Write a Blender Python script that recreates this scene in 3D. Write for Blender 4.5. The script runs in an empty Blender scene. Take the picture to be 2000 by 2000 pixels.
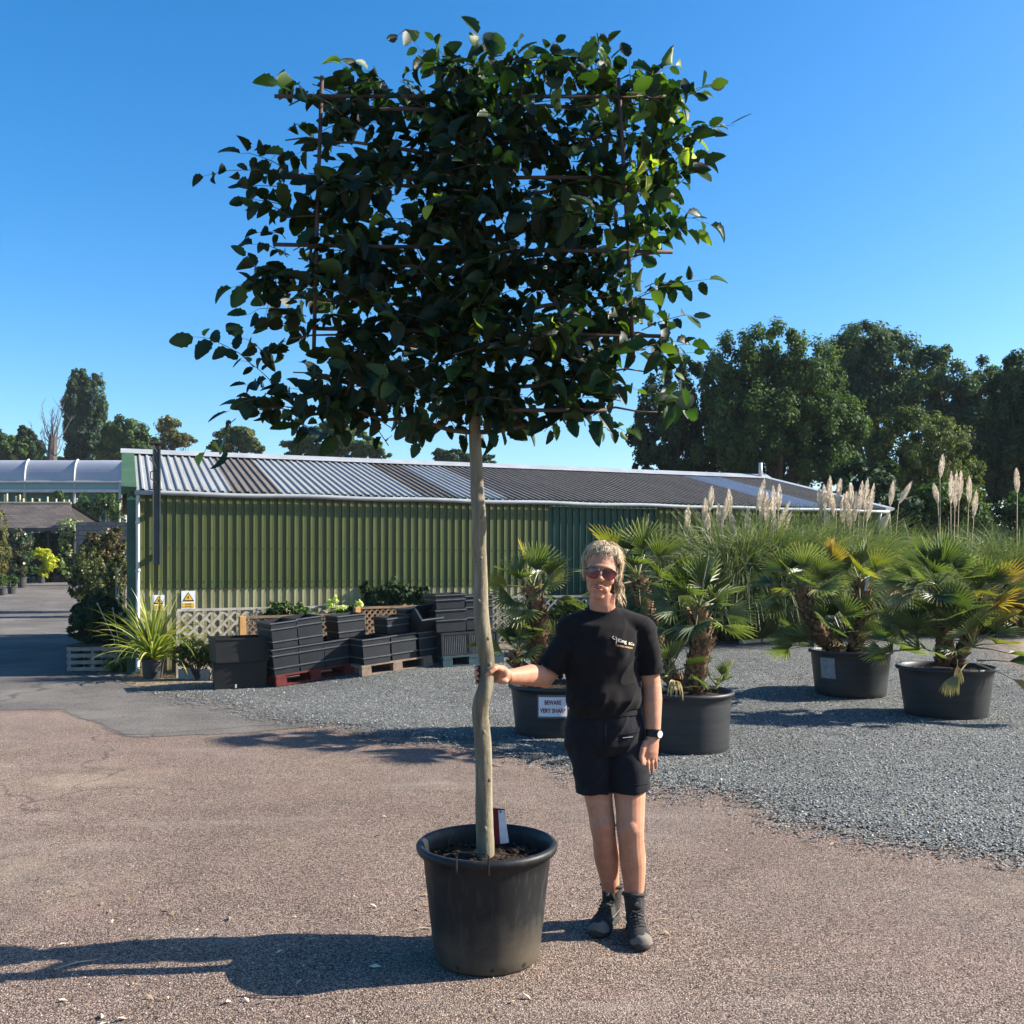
import bpy, bmesh, math, random
import numpy as np
from mathutils import Vector, Matrix, Euler, Quaternion, noise
from mathutils.bvhtree import BVHTree

sc = bpy.context.scene
COL = sc.collection
R = random.Random(7)
NR = np.random.default_rng(11)
PI = math.pi

# ------------------------------------------------------------------ camera
HY, F, HC = 1105.0, 1920.0, 1.59      # horizon row, focal length (px of 2000), eye height
cam = bpy.data.cameras.new("camera")
cam.sensor_width = 36.0
cam.lens = 36.0 * F / 2000.0
cam.shift_y = (HY - 1000.0) / 2000.0
cam.clip_start = 0.05
cam.clip_end = 1500.0
cam_ob = bpy.data.objects.new("camera", cam)
cam_ob.location = (0, 0, HC)
cam_ob.rotation_euler = (math.radians(90), 0, 0)
COL.objects.link(cam_ob)
sc.camera = cam_ob

# ------------------------------------------------------------------ world + sun
SUN_EL = math.radians(31.8)
SUN_AZ = math.atan2(0.11, 0.994)           # from +X towards +Y
SUN_V = Vector((math.cos(SUN_EL) * math.cos(SUN_AZ), math.cos(SUN_EL) * math.sin(SUN_AZ), math.sin(SUN_EL)))
w = bpy.data.worlds.new("World")
sc.world = w
w.use_nodes = True
nt = w.node_tree
nt.nodes.clear()
sky = nt.nodes.new("ShaderNodeTexSky")
sky.sky_type = 'NISHITA'
sky.sun_disc = False
sky.sun_elevation = SUN_EL
sky.sun_rotation = math.radians(90) - SUN_AZ
sky.altitude = 0
sky.air_density = 1.0
sky.dust_density = 0.9
sky.ozone_density = 3.5
bg = nt.nodes.new("ShaderNodeBackground")
bg.inputs["Strength"].default_value = 0.092
wo = nt.nodes.new("ShaderNodeOutputWorld")
hs = nt.nodes.new("ShaderNodeHueSaturation"); hs.inputs["Saturation"].default_value = 1.36
nt.links.new(sky.outputs[0], hs.inputs["Color"])
nt.links.new(hs.outputs[0], bg.inputs[0])
nt.links.new(bg.outputs[0], wo.inputs[0])

sun = bpy.data.lights.new("sun", 'SUN')
sun.energy = 5.0
sun.angle = math.radians(0.5)
sun.color = (1.0, 0.93, 0.82)
sun_ob = bpy.data.objects.new("sun", sun)
sun_ob.rotation_euler = SUN_V.to_track_quat('Z', 'Y').to_euler()
sun_ob.location = (20, 2, 20)
COL.objects.link(sun_ob)

sc.view_settings.view_transform = 'Standard'
sc.view_settings.look = 'None'
sc.view_settings.gamma = 1.0
sc.view_settings.exposure = 1.38
sc.cycles.max_bounces = 6
sc.cycles.diffuse_bounces = 2
sc.cycles.transparent_max_bounces = 12

# ------------------------------------------------------------------ helpers
def sstep(a, b, x):
    t = min(1.0, max(0.0, (x - a) / (b - a)))
    return t * t * (3 - 2 * t)

def gz(x, y):
    """height of the ground"""
    z = 0.32 * sstep(-3.5, -1.4, x) * sstep(10.6, 15.4, y)
    t = max(0.0, y - 29.0)
    z += 0.045 * (math.sqrt(t * t + 4.0) - 2.0) * (1 - sstep(58, 90, y)) + 0.045 * 34 * sstep(58, 90, y)
    return z

def P(px, py, Y):
    return Vector(((px - 1000.0) * Y / F, Y, HC + (HY - py) * Y / F))

def gp(px, py):
    lo, hi = 1.0, 400.0
    k = 1.0
    while k < 400 and HC + (HY - py) * k / F > gz((px - 1000.0) * k / F, k): k += 0.25
    lo, hi = k - 0.25, k
    for _ in range(24):
        Y = 0.5 * (lo + hi)
        if HC + (HY - py) * Y / F > gz((px - 1000.0) * Y / F, Y): lo = Y
        else: hi = Y
    x = (px - 1000.0) * Y / F
    return Vector((x, Y, gz(x, Y)))

def PG(px, Y):
    x = (px - 1000.0) * Y / F
    return Vector((x, Y, gz(x, Y)))

def tag(o, label=None, cat=None, group=None, kind=None):
    if label: o["label"] = label
    if cat: o["category"] = cat
    if group: o["group"] = group
    if kind: o["kind"] = kind
    return o

def thing(name, label, cat, loc=(0, 0, 0), rz=0.0, group=None):
    o = bpy.data.objects.new(name, None)
    o.empty_display_size = 0.1
    o.location = loc
    o.rotation_euler = (0, 0, rz)
    COL.objects.link(o)
    return tag(o, label, cat, group)

def copy_tree(o, parent=None):
    c = o.copy()
    COL.objects.link(c)
    c.parent = parent
    for ch in list(o.children):
        copy_tree(ch, c)
    return c

class MB:
    """collects faces, builds ONE mesh object"""
    def __init__(s):
        s.v = []; s.f = []; s.t = []
    def add(s, vs, fs, t=0.0):
        n = len(s.v)
        s.v.extend([tuple(a) for a in vs])
        if isinstance(t, (int, float)):
            s.t.extend([t] * len(vs))
        else:
            s.t.extend(t)
        s.f.extend([tuple(i + n for i in f) for f in fs])
    def box(s, c, d, rot=None, t=0.0, taper=None):
        hx, hy, hz = d[0] / 2, d[1] / 2, d[2] / 2
        vs = [Vector((x, y, z)) for z in (-hz, hz) for y in (-hy, hy) for x in (-hx, hx)]
        if taper:
            for v in vs:
                if v.z > 0: v.x *= taper; v.y *= taper
        if rot is not None:
            vs = [rot @ v for v in vs]
        c = Vector(c)
        s.add([v + c for v in vs], [(0, 2, 3, 1), (4, 5, 7, 6), (0, 1, 5, 4), (2, 6, 7, 3), (0, 4, 6, 2), (1, 3, 7, 5)], t)
    def tube(s, pts, rad, n=8, t=0.0, caps=True, ell=None, side=None):
        """pts centre line, rad radii, ell = list of depth radii (second axis)"""
        pts = [Vector(p) for p in pts]
        m = len(pts)
        if isinstance(rad, (int, float)): rad = [rad] * m
        vs = []; prev = None
        for i in range(m):
            d = (pts[min(i + 1, m - 1)] - pts[max(i - 1, 0)])
            if d.length < 1e-9: d = Vector((0, 0, 1))
            d.normalize()
            if side is not None:
                a = Vector(side); a = (a - d * a.dot(d)).normalized()
            elif prev is None:
                a = d.orthogonal().normalized()
            else:
                a = (prev - d * prev.dot(d))
                a = a.normalized() if a.length > 1e-6 else d.orthogonal().normalized()
            prev = a
            b = d.cross(a)
            ra = rad[i]; rb = ell[i] if ell else ra
            for k in range(n):
                an = 2 * PI * k / n
                vs.append(pts[i] + a * (ra * math.cos(an)) + b * (rb * math.sin(an)))
        fs = []
        for i in range(m - 1):
            for k in range(n):
                k2 = (k + 1) % n
                fs.append((i * n + k, i * n + k2, (i + 1) * n + k2, (i + 1) * n + k))
        if caps:
            fs.append(tuple(range(n - 1, -1, -1)))
            fs.append(tuple((m - 1) * n + k for k in range(n)))
        if not isinstance(t, (int, float)):
            t = [t[i] for i in range(m) for _ in range(n)]
        s.add(vs, fs, t)
    def lathe(s, prof, c=(0, 0, 0), n=48, t=0.0, close=False):
        c = Vector(c); vs = []; fs = []
        m = len(prof)
        for (r, z) in prof:
            for k in range(n):
                a = 2 * PI * k / n
                vs.append(c + Vector((r * math.cos(a), r * math.sin(a), z)))
        for i in range(m - 1):
            for k in range(n):
                k2 = (k + 1) % n
                fs.append((i * n + k, i * n + k2, (i + 1) * n + k2, (i + 1) * n + k))
        if close:
            fs.append(tuple(range(n - 1, -1, -1)))
            fs.append(tuple((m - 1) * n + k for k in range(n)))
        s.add(vs, fs, t)
    def ball(s, c, r, rot=None, nu=16, nv=10, t=0.0):
        if isinstance(r, (int, float)): r = (r, r, r)
        c = Vector(c); vs = []; fs = []
        for j in range(1, nv):
            th = PI * j / nv
            for k in range(nu):
                a = 2 * PI * k / nu
                v = Vector((r[0] * math.sin(th) * math.cos(a), r[1] * math.sin(th) * math.sin(a), r[2] * math.cos(th)))
                vs.append((rot @ v if rot is not None else v) + c)
        top = Vector((0, 0, r[2])); bot = Vector((0, 0, -r[2]))
        if rot is not None: top = rot @ top; bot = rot @ bot
        vs += [top + c, bot + c]
        T = len(vs) - 2; B = T + 1
        for k in range(nu):
            k2 = (k + 1) % nu
            fs.append((T, k, k2))
            for j in range(nv - 2):
                fs.append((j * nu + k, (j + 1) * nu + k, (j + 1) * nu + k2, j * nu + k2))
            fs.append((B, (nv - 2) * nu + k2, (nv - 2) * nu + k))
        s.add(vs, fs, t)
    def build(s, name, mat, parent=None, smooth=False, loc=None, bevel=0.0):
        me = bpy.data.meshes.new(name)
        me.from_pydata(s.v, [], s.f)
        at = me.attributes.new("t", 'FLOAT', 'POINT')
        at.data.foreach_set("value", s.t)
        if smooth:
            me.polygons.foreach_set("use_smooth", [True] * len(me.polygons))
        me.materials.append(mat)
        me.update()
        o = bpy.data.objects.new(name, me)
        COL.objects.link(o)
        if parent is not None: o.parent = parent
        if loc is not None: o.location = loc
        if bevel > 0:
            b = o.modifiers.new("bevel", 'BEVEL'); b.width = bevel; b.segments = 2; b.limit_method = 'ANGLE'
        return o

def npmesh(name, V, Fc, mat, parent=None, t=None, smooth=False):
    me = bpy.data.meshes.new(name)
    nv, nf, k = len(V), len(Fc), Fc.shape[1]
    me.vertices.add(nv); me.vertices.foreach_set("co", np.ascontiguousarray(V, dtype=np.float32).ravel())
    me.loops.add(nf * k); me.loops.foreach_set("vertex_index", np.ascontiguousarray(Fc, dtype=np.int32).ravel())
    me.polygons.add(nf)
    me.polygons.foreach_set("loop_start", np.arange(0, nf * k, k, dtype=np.int32))
    try: me.polygons.foreach_set("loop_total", np.full(nf, k, dtype=np.int32))
    except Exception: pass
    if smooth: me.polygons.foreach_set("use_smooth", np.ones(nf, dtype=bool))
    me.update(calc_edges=True)
    if t is not None:
        at = me.attributes.new("t", 'FLOAT', 'POINT'); at.data.foreach_set("value", np.asarray(t, dtype=np.float32))
    me.materials.append(mat)
    o = bpy.data.objects.new(name, me)
    COL.objects.link(o)
    if parent is not None: o.parent = parent
    return o

def bake(o, keep_mats=True):
    """apply modifiers, without bpy.ops"""
    dg = bpy.context.evaluated_depsgraph_get()
    dg.update()
    me = bpy.data.meshes.new_from_object(o.evaluated_get(dg))
    old = o.data
    mats = [m for m in old.materials]
    o.modifiers.clear()
    o.data = me
    me.materials.clear()
    for m in mats: me.materials.append(m)
    return o

# ------------------------------------------------------------------ materials
class MT:
    def __init__(s, name):
        s.m = bpy.data.materials.new(name); s.m.use_nodes = True
        s.nt = s.m.node_tree; s.nt.nodes.clear()
        s.out = s.N("ShaderNodeOutputMaterial")
        s.b = s.N("ShaderNodeBsdfPrincipled")
        s.L(s.b.outputs[0], s.out.inputs[0])
    def N(s, t, **k):
        n = s.nt.nodes.new(t)
        for a, b in k.items(): setattr(n, a, b)
        return n
    def L(s, a, b): s.nt.links.new(a, b)
    def co(s):
        return s.N("ShaderNodeTexCoord").outputs["Object"]
    def noise(s, scale, detail=4, rough=0.6, vec=None, stretch=None):
        n = s.N("ShaderNodeTexNoise"); n.inputs["Scale"].default_value = scale
        n.inputs["Detail"].default_value = detail; n.inputs["Roughness"].default_value = rough
        v = vec if vec is not None else s.co()
        if stretch:
            mp = s.N("ShaderNodeMapping"); mp.inputs["Scale"].default_value = stretch
            s.L(v, mp.inputs[0]); v = mp.outputs[0]
        s.L(v, n.inputs["Vector"])
        return n.outputs["Fac"]
    def ramp(s, fac, stops, interp='LINEAR'):
        r = s.N("ShaderNodeValToRGB"); r.color_ramp.interpolation = interp
        el = r.color_ramp.elements
        while len(el) > 1: el.remove(el[0])
        for i, (p, c) in enumerate(stops):
            e = el[0] if i == 0 else el.new(p)
            e.position = p
            if isinstance(c, (int, float)): c = (c, c, c)
            e.color = (*c, 1)
        s.L(fac, r.inputs[0])
        return r.outputs[0]
    def mix(s, fac, a, b, mode='MIX'):
        m = s.N("ShaderNodeMix", data_type='RGBA', blend_type=mode)
        for k, v in ((0, fac), (6, a), (7, b)):
            if isinstance(v, (int, float)): m.inputs[k].default_value = v
            elif isinstance(v, tuple): m.inputs[k].default_value = (*v, 1)
            else: s.L(v, m.inputs[k])
        return m.outputs[2]
    def math(s, op, a, b=None, c=None):
        m = s.N("ShaderNodeMath", operation=op)
        for k, v in ((0, a), (1, b), (2, c)):
            if v is None: continue
            if isinstance(v, (int, float)): m.inputs[k].default_value = v
            else: s.L(v, m.inputs[k])
        return m.outputs[0]
    def attr(s, name="t"):
        return s.N("ShaderNodeAttribute", attribute_name=name).outputs["Fac"]
    def bump(s, h, strength=0.3, dist=0.01):
        b = s.N("ShaderNodeBump"); b.inputs["Strength"].default_value = strength
        b.inputs["Distance"].default_value = dist
        s.L(h, b.inputs["Height"]); s.L(b.outputs[0], s.b.inputs["Normal"])
    def set(s, col=None, rough=None, spec=None, metal=None):
        for k, v in (("Base Color", col), ("Roughness", rough), ("Specular IOR Level", spec), ("Metallic", metal)):
            if v is None: continue
            if isinstance(v, (int, float)): s.b.inputs[k].default_value = v
            elif isinstance(v, tuple): s.b.inputs[k].default_value = (*v, 1)
            else: s.L(v, s.b.inputs[k])
        return s

def simple(name, a, b=None, scale=8.0, rough=0.6, spec=0.3, bump=0.0, bscale=None, metal=0.0, stretch=None, detail=5):
    m = MT(name)
    if b is None: b = tuple(x * 0.7 for x in a)
    f = m.noise(scale, detail, 0.65, stretch=stretch)
    c = m.ramp(f, [(0.32, b), (0.68, a)])
    m.set(c, rough, spec, metal)
    if bump:
        m.bump(m.noise(bscale or scale * 4, 5, 0.6, stretch=stretch), bump, 0.01)
    return m.m

def leafmat(name, cols, trans=0.25, rough=0.45, spec=0.35, tcol=None):
    """cols: stops over the per-vertex attribute t"""
    m = MT(name)
    k = len(cols)
    c = m.ramp(m.attr(), [(i / max(1, k - 1), cc) for i, cc in enumerate(cols)])
    m.set(c, rough, spec)
    if trans > 0:
        tr = m.N("ShaderNodeBsdfTranslucent")
        cc = m.mix(1.0, c, tcol or (1.6, 1.9, 0.6), 'MULTIPLY')
        m.L(cc, tr.inputs[0])
        mx = m.N("ShaderNodeMixShader"); mx.inputs[0].default_value = trans
        m.L(m.b.outputs[0], mx.inputs[1]); m.L(tr.outputs[0], mx.inputs[2])
        m.L(mx.outputs[0], m.out.inputs[0])
    return m.m

# ------------------------------------------------------------------ ground regions
def poly_sd(x, y, poly):
    """signed distance, + inside"""
    best = 1e9; ins = False
    n = len(poly)
    for i in range(n):
        x1, y1 = poly[i]; x2, y2 = poly[(i + 1) % n]
        dx, dy = x2 - x1, y2 - y1
        t = ((x - x1) * dx + (y - y1) * dy) / (dx * dx + dy * dy + 1e-12)
        t = min(1, max(0, t))
        d = math.hypot(x - x1 - t * dx, y - y1 - t * dy)
        if d < best: best = d
        if (y1 > y) != (y2 > y) and x < x1 + (y - y1) / (y2 - y1) * dx: ins = not ins
    return best if ins else -best

def gpoly(pts): return [(gp(a, b).x, gp(a, b).y) for a, b in pts]

POLY_GRAVEL = gpoly([(310, 1350), (383, 1368), (466, 1383), (621, 1415), (750, 1435), (802, 1446), (932, 1456), (1060, 1482),
                     (1180, 1515), (1290, 1544), (1430, 1562), (1518, 1590), (1621, 1622), (1725, 1637), (1880, 1663),
                     (2060, 1690), (2500, 1760)]) + [(14, 6), (14, 10), (7.0, 11.2), (6.8, 14), (8.2, 17.2), (5.5, 16.9), (4.2, 16.3), (2.0, 15.6),
                     (-0.2, 15.0), (-1.4, 14.6), (-2.4, 13.9), (-3.3, 13.0), (-4.1, 12.5)]
POLY_TAR = [(-14, 9.9), (-7.0, 10.6)] + gpoly([(120, 1386), (190, 1415), (245, 1440), (330, 1438), (480, 1432), (640, 1418), (466, 1380), (383, 1368), (310, 1350),
                     (265, 1345), (232, 1325)]) + [(-6.15, 14.6), (-7.4, 16.6), (-9.0, 20.0), (-14.3, 34), (-18, 44), (-20, 52), (-60, 52), (-60, 9)]
POLY_SAND = [(6.9, 11.2), (14, 9.8), (40, 8), (40, 40), (15, 40), (11.0, 22), (9.0, 17.6), (7.2, 14.2)]
POLY_BED = [(-6.1, 14.4)] + gpoly([(232, 1325), (275, 1346), (330, 1351), (400, 1345), (440, 1342)]) + [(-3.2, 13.1), (-2.2, 14.0), (-1.2, 14.7), (0.2, 15.1), (2.2, 15.7), (4.4, 16.4), (8.3, 17.3), (9.3, 20),
                     (11.0, 24), (15, 40), (9, 40), (6, 26), (-4, 18), (-5.5, 14.6)]

xs = sorted(set([round(v, 3) for v in list(np.arange(-12, 14.01, 0.25))] + [-400, -250, -150, -100, -70, -50, -40, -33, -27, -22, -18, -15, -13.5] + [15, 17, 20, 24, 30, 40, 55, 75, 110, 160, 250, 400]))
ys = sorted(set([round(v, 3) for v in list(np.arange(-1, 32.01, 0.25))] + [-40, -20, -10, -5, -2.5, 33, 34, 35.5, 37, 39, 41, 44, 48, 53, 58, 63, 68, 74, 80, 90, 110, 150, 220, 320, 500]))

def sheet(name, poly, off, mat, kind="structure", margin=0.45):
    vid = {}; V = []; E = []; Fc = []
    def vert(i, j):
        if (i, j) not in vid:
            x, y = xs[i], ys[j]
            vid[(i, j)] = len(V)
            V.append((x, y, gz(x, y) + off))
            E.append(poly_sd(x, y, poly) if poly else 1.0)
        return vid[(i, j)]
    for i in range(len(xs) - 1):
        for j in range(len(ys) - 1):
            if poly:
                cx, cy = (xs[i] + xs[i + 1]) / 2, (ys[j] + ys[j + 1]) / 2
                lim = -margin - 0.5 * max(xs[i + 1] - xs[i], ys[j + 1] - ys[j], 0.25)
                if poly_sd(cx, cy, poly) < lim: continue
            Fc.append((vert(i, j), vert(i + 1, j), vert(i + 1, j + 1), vert(i, j + 1)))
    o = npmesh(name, np.array(V), np.array(Fc), mat, t=E, smooth=True)
    return tag(o, kind=kind)

def ground_mat(name, stops, cell=95.0, edge=True, soft=0.10, wob=0.35, patch=None, bumpd=0.006, bstr=0.9, tint=None, big=0.35, fine=2.1, rough=0.9):
    """chippings: random colour per stone + relief; edge fades into single stones"""
    m = MT(name)
    g = m.N("ShaderNodeNewGeometry").outputs["Position"]
    v1 = m.N("ShaderNodeTexVoronoi"); v1.inputs["Scale"].default_value = cell
    m.L(g, v1.inputs["Vector"])
    sep = m.N("ShaderNodeSeparateColor"); m.L(v1.outputs["Color"], sep.inputs[0])
    rnd = sep.outputs[0]
    c = m.ramp(rnd, stops)
    # fine grit
    v2 = m.N("ShaderNodeTexVoronoi"); v2.inputs["Scale"].default_value = cell * fine; m.L(g, v2.inputs["Vector"])
    sep2 = m.N("ShaderNodeSeparateColor"); m.L(v2.outputs["Color"], sep2.inputs[0])
    c2 = m.ramp(sep2.outputs[0], stops)
    c = m.mix(0.4, c, c2)
    # dark gaps between stones
    gap = m.ramp(v1.outputs["Distance"], [(0.38, 1.0), (0.78, 0.12)])
    c = m.mix(0.85, c, gap, 'MULTIPLY')
    # broad tone
    n1 = m.noise(big, 5, 0.6, vec=g); n2 = m.noise(2.6, 4, 0.6, vec=g)
    tone = m.ramp(n1, [(0.3, 0.78), (0.7, 1.14)])
    c = m.mix(1.0, c, tone, 'MULTIPLY')
    tone2 = m.ramp(n2, [(0.3, 0.86), (0.7, 1.1)])
    c = m.mix(1.0, c, tone2, 'MULTIPLY')
    if tint:
        for (sc_, lo, hi, col, amt) in tint:
            f = m.ramp(m.noise(sc_, 5, 0.65, vec=g), [(lo, 0.0), (hi, amt)])
            c = m.mix(f, c, m.mix(0.55, c, col, 'MIX'))
    if patch: c = patch(m, g, c)
    m.set(c, rough, 0.2)
    h = m.math('SUBTRACT', 1.0, v1.outputs["Distance"])
    h = m.math('ADD', m.math('MULTIPLY', rnd, 0.8), h)
    h2 = m.math('MULTIPLY', m.math('SUBTRACT', 1.0, v2.outputs["Distance"]), 0.4)
    m.bump(m.math('ADD', h, h2), bstr, bumpd)
    if edge:
        sd = m.attr()
        nz = m.math('MULTIPLY', m.math('SUBTRACT', m.noise(1.1, 5, 0.65, vec=g), 0.5), wob * 2)
        st = m.math('MULTIPLY', m.math('SUBTRACT', rnd, 0.5), soft * 2)
        n3 = m.math('MULTIPLY', m.math('SUBTRACT', m.noise(9, 3, 0.6, vec=g), 0.5), soft * 3)
        e = m.math('ADD', m.math('ADD', sd, nz), m.math('ADD', st, n3))
        a = m.math('GREATER_THAN', e, 0.0)
        tr = m.N("ShaderNodeBsdfTransparent"); mx = m.N("ShaderNodeMixShader")
        m.L(a, mx.inputs[0]); m.L(tr.outputs[0], mx.inputs[1]); m.L(m.b.outputs[0], mx.inputs[2])
        m.L(mx.outputs[0], m.out.inputs[0])
    return m.m

def crack_patch(m, g, c):
    """old repair seams"""
    v = m.N("ShaderNodeTexVoronoi", feature='DISTANCE_TO_EDGE'); v.inputs["Scale"].default_value = 0.16
    mp = m.N("ShaderNodeMapping"); mp.inputs["Location"].default_value = (1.3, 0.4, 0)
    dn = m.N("ShaderNodeTexNoise"); dn.inputs["Scale"].default_value = 1.2; m.L(g, dn.inputs["Vector"])
    ad = m.N("ShaderNodeVectorMath", operation='MULTIPLY_ADD'); ad.inputs[1].default_value = (0.9, 0.9, 0.9)
    m.L(dn.outputs["Color"], ad.inputs[0]); m.L(g, ad.inputs[2]); m.L(ad.outputs[0], mp.inputs[0]); m.L(mp.outputs[0], v.inputs["Vector"])
    f = m.ramp(v.outputs["Distance"], [(0.0015, 0.75), (0.005, 0.0)])
    return m.mix(f, c, (0.035, 0.033, 0.032))

def fore_patch(m, g, c):
    """hairline cracks, darker repair shapes and pale scuffs"""
    v = m.N("ShaderNodeTexVoronoi", feature='DISTANCE_TO_EDGE'); v.inputs["Scale"].default_value = 0.22
    dn = m.N("ShaderNodeTexNoise"); dn.inputs["Scale"].default_value = 1.6; dn.inputs["Detail"].default_value = 6; m.L(g, dn.inputs["Vector"])
    ad = m.N("ShaderNodeVectorMath", operation='MULTIPLY_ADD'); ad.inputs[1].default_value = (0.8, 0.8, 0.8)
    m.L(dn.outputs["Color"], ad.inputs[0]); m.L(g, ad.inputs[2]); m.L(ad.outputs[0], v.inputs["Vector"])
    br_ = m.ramp(m.noise(0.35, 3, 0.5, vec=g), [(0.5, 0.0), (0.56, 1.0)])
    f = m.math('MULTIPLY', m.ramp(v.outputs["Distance"], [(0.0012, 0.7), (0.004, 0.0)]), br_)
    c = m.mix(f, c, (0.05, 0.042, 0.036))
    st = m.noise(1.0, 6, 0.7, vec=g, stretch=(0.5, 2.2, 1))
    c = m.mix(m.ramp(st, [(0.56, 0.0), (0.74, 0.35)]), c, (0.36, 0.31, 0.26))
    st2 = m.noise(1.9, 6, 0.75, vec=g)
    return m.mix(m.ramp(st2, [(0.60, 0.0), (0.70, 0.4)]), c, (0.10, 0.078, 0.065))
M_GROUND = ground_mat("red_chip_asphalt", [(0.0, (0.026, 0.018, 0.014)), (0.25, (0.135, 0.092, 0.070)), (0.6, (0.300, 0.212, 0.163)), (0.85, (0.415, 0.303, 0.237)), (1.0, (0.64, 0.52, 0.42))],
                      cell=135, edge=False, tint=[(0.8, 0.52, 0.75, (0.34, 0.19, 0.165), 0.4), (0.5, 0.56, 0.72, (0.46, 0.37, 0.24), 0.65), (1.7, 0.6, 0.75, (0.16, 0.13, 0.115), 0.5), (0.23, 0.5, 0.62, (0.2, 0.17, 0.15), 0.45)], bumpd=0.005, patch=fore_patch)
M_GRAVEL = ground_mat("grey_gravel", [(0.0, (0.022, 0.024, 0.024)), (0.3, (0.095, 0.102, 0.098)), (0.65, (0.215, 0.222, 0.208)), (0.9, (0.36, 0.36, 0.335)), (1.0, (0.56, 0.55, 0.50))],
                      cell=66, soft=0.35, wob=0.45, bumpd=0.014, bstr=1.0, tint=[(0.5, 0.55, 0.8, (0.30, 0.26, 0.2), 0.4)])
M_TAR = ground_mat("worn_tarmac", [(0.0, (0.04, 0.037, 0.034)), (0.5, (0.145, 0.130, 0.115)), (1.0, (0.27, 0.24, 0.215))],
                   cell=120, soft=0.04, wob=0.12, bumpd=0.003, bstr=0.6, patch=crack_patch, tint=[(0.7, 0.45, 0.7, (0.22, 0.2, 0.17), 0.7)])
M_SAND = ground_mat("sandy_hoggin", [(0.0, (0.22, 0.16, 0.11)), (0.5, (0.34, 0.26, 0.19)), (1.0, (0.46, 0.37, 0.28))],
                    cell=110, soft=0.12, wob=0.3, bumpd=0.003, bstr=0.5)
M_BED = ground_mat("bark_and_stone_bed", [(0.0, (0.08, 0.055, 0.035)), (0.4, (0.26, 0.19, 0.12)), (0.8, (0.46, 0.37, 0.25)), (1.0, (0.62, 0.54, 0.42))],
                   cell=34, soft=0.1, wob=0.15, bumpd=0.014, bstr=1.0)
sheet("ground", None, 0.0, M_GROUND)
sheet("path", POLY_TAR, 0.005, M_TAR)
sheet("sandy_path", POLY_SAND, 0.008, M_SAND)
sheet("planting_bed", POLY_BED, 0.012, M_BED)
sheet("gravel_yard", POLY_GRAVEL, 0.018, M_GRAVEL)

# loose stones: real relief on top of the sheets
OCT = np.array([(1, 0, 0), (0, 1, 0), (-1, 0, 0), (0, -1, 0), (0, 0, 1), (0, 0, -1)], float)
OCTF = np.array([(0, 1, 4), (1, 2, 4), (2, 3, 4), (3, 0, 4), (1, 0, 5), (2, 1, 5), (3, 2, 5), (0, 3, 5)])
def stones(name, n, xr, yr, size, mat, keep, off, ybias=1.0, label=None):
    Vs = []; Fs = []; ts = []; c = 0; tries = 0
    while c < n and tries < n * 6:
        tries += 1
        u = NR.random() ** ybias
        y = yr[0] + (yr[1] - yr[0]) * u
        x = (NR.random() * 2 - 1) * (0.56 * y + 0.3)
        if not (xr[0] < x < xr[1]): continue
        if not keep(x, y): continue
        s = size[0] + (size[1] - size[0]) * NR.random() ** 2
        A = OCT * (NR.random((6, 1)) * 0.5 + 0.75) * np.array([s, s * (0.6 + 0.4 * NR.random()), s * 0.55])
        a = NR.random() * 6.28; ca, sa = math.cos(a), math.sin(a)
        A = A @ np.array([[ca, sa, 0], [-sa, ca, 0], [0, 0, 1]])
        tl = NR.normal(0, 0.3)
        ct, st = math.cos(tl), math.sin(tl)
        A = A @ np.array([[1, 0, 0], [0, ct, st], [0, -st, ct]])
        Vs.append(A + np.array([x, y, gz(x, y) + off + s * 0.25])); Fs.append(OCTF + 6 * c)
        ts += [NR.random()] * 6
        c += 1
    o = npmesh(name, np.concatenate(Vs), np.concatenate(Fs), mat, t=ts)
    return tag(o, label, "gravel", kind="stuff")
def stonemat(name, stops):
    m = MT(name); m.set(m.ramp(m.attr(), stops), 0.85, 0.25); return m.m
M_ST1 = stonemat("loose_chips", [(0, (0.06, 0.045, 0.038)), (0.5, (0.27, 0.20, 0.16)), (0.85, (0.40, 0.31, 0.26)), (1, (0.66, 0.58, 0.50))])
M_ST2 = stonemat("loose_grey_stones", [(0, (0.04, 0.043, 0.042)), (0.5, (0.19, 0.195, 0.185)), (0.85, (0.32, 0.32, 0.30)), (1, (0.56, 0.55, 0.51))])
insg = lambda x, y: poly_sd(x, y, POLY_GRAVEL)
stones("loose_chippings", 16000, (-9, 9), (2.9, 7.5), (0.002, 0.0052), M_ST1, lambda x, y: insg(x, y) < 0.25, 0.0, 1.6, "pinkish loose chippings lying on the red asphalt in front")
stones("loose_gravel", 24000, (-6, 12), (4.6, 14), (0.006, 0.014), M_ST2, lambda x, y: insg(x, y) > NR.normal(0, 0.16), 0.018, 1.3, "loose grey gravel stones covering the yard around the palm pots")
# ------------------------------------------------------------------ shed
TH = math.radians(21.5)
SD = Vector((math.cos(TH), math.sin(TH), 0)); SG = Vector((-math.sin(TH), math.cos(TH), 0))   # along wall, back
SY = 14.3
SP = Vector(((248 - 1000) * SY / F, SY, 0))
ZE = HC + 142 * SY / F      # eaves
def s_at(px):
    k = (px - 1000) / F
    return (k * SP.y - SP.x) / (SD.x - k * SD.y)
SL = s_at(1730)
SW = 4.0                    # half depth
ZR = HC + 228 * (SY + SW * SG.y) / F - 0.15
def SH(s, d, z): return SP + SD * s + SG * d + Vector((0, 0, z))     # d<0 = towards camera

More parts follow.
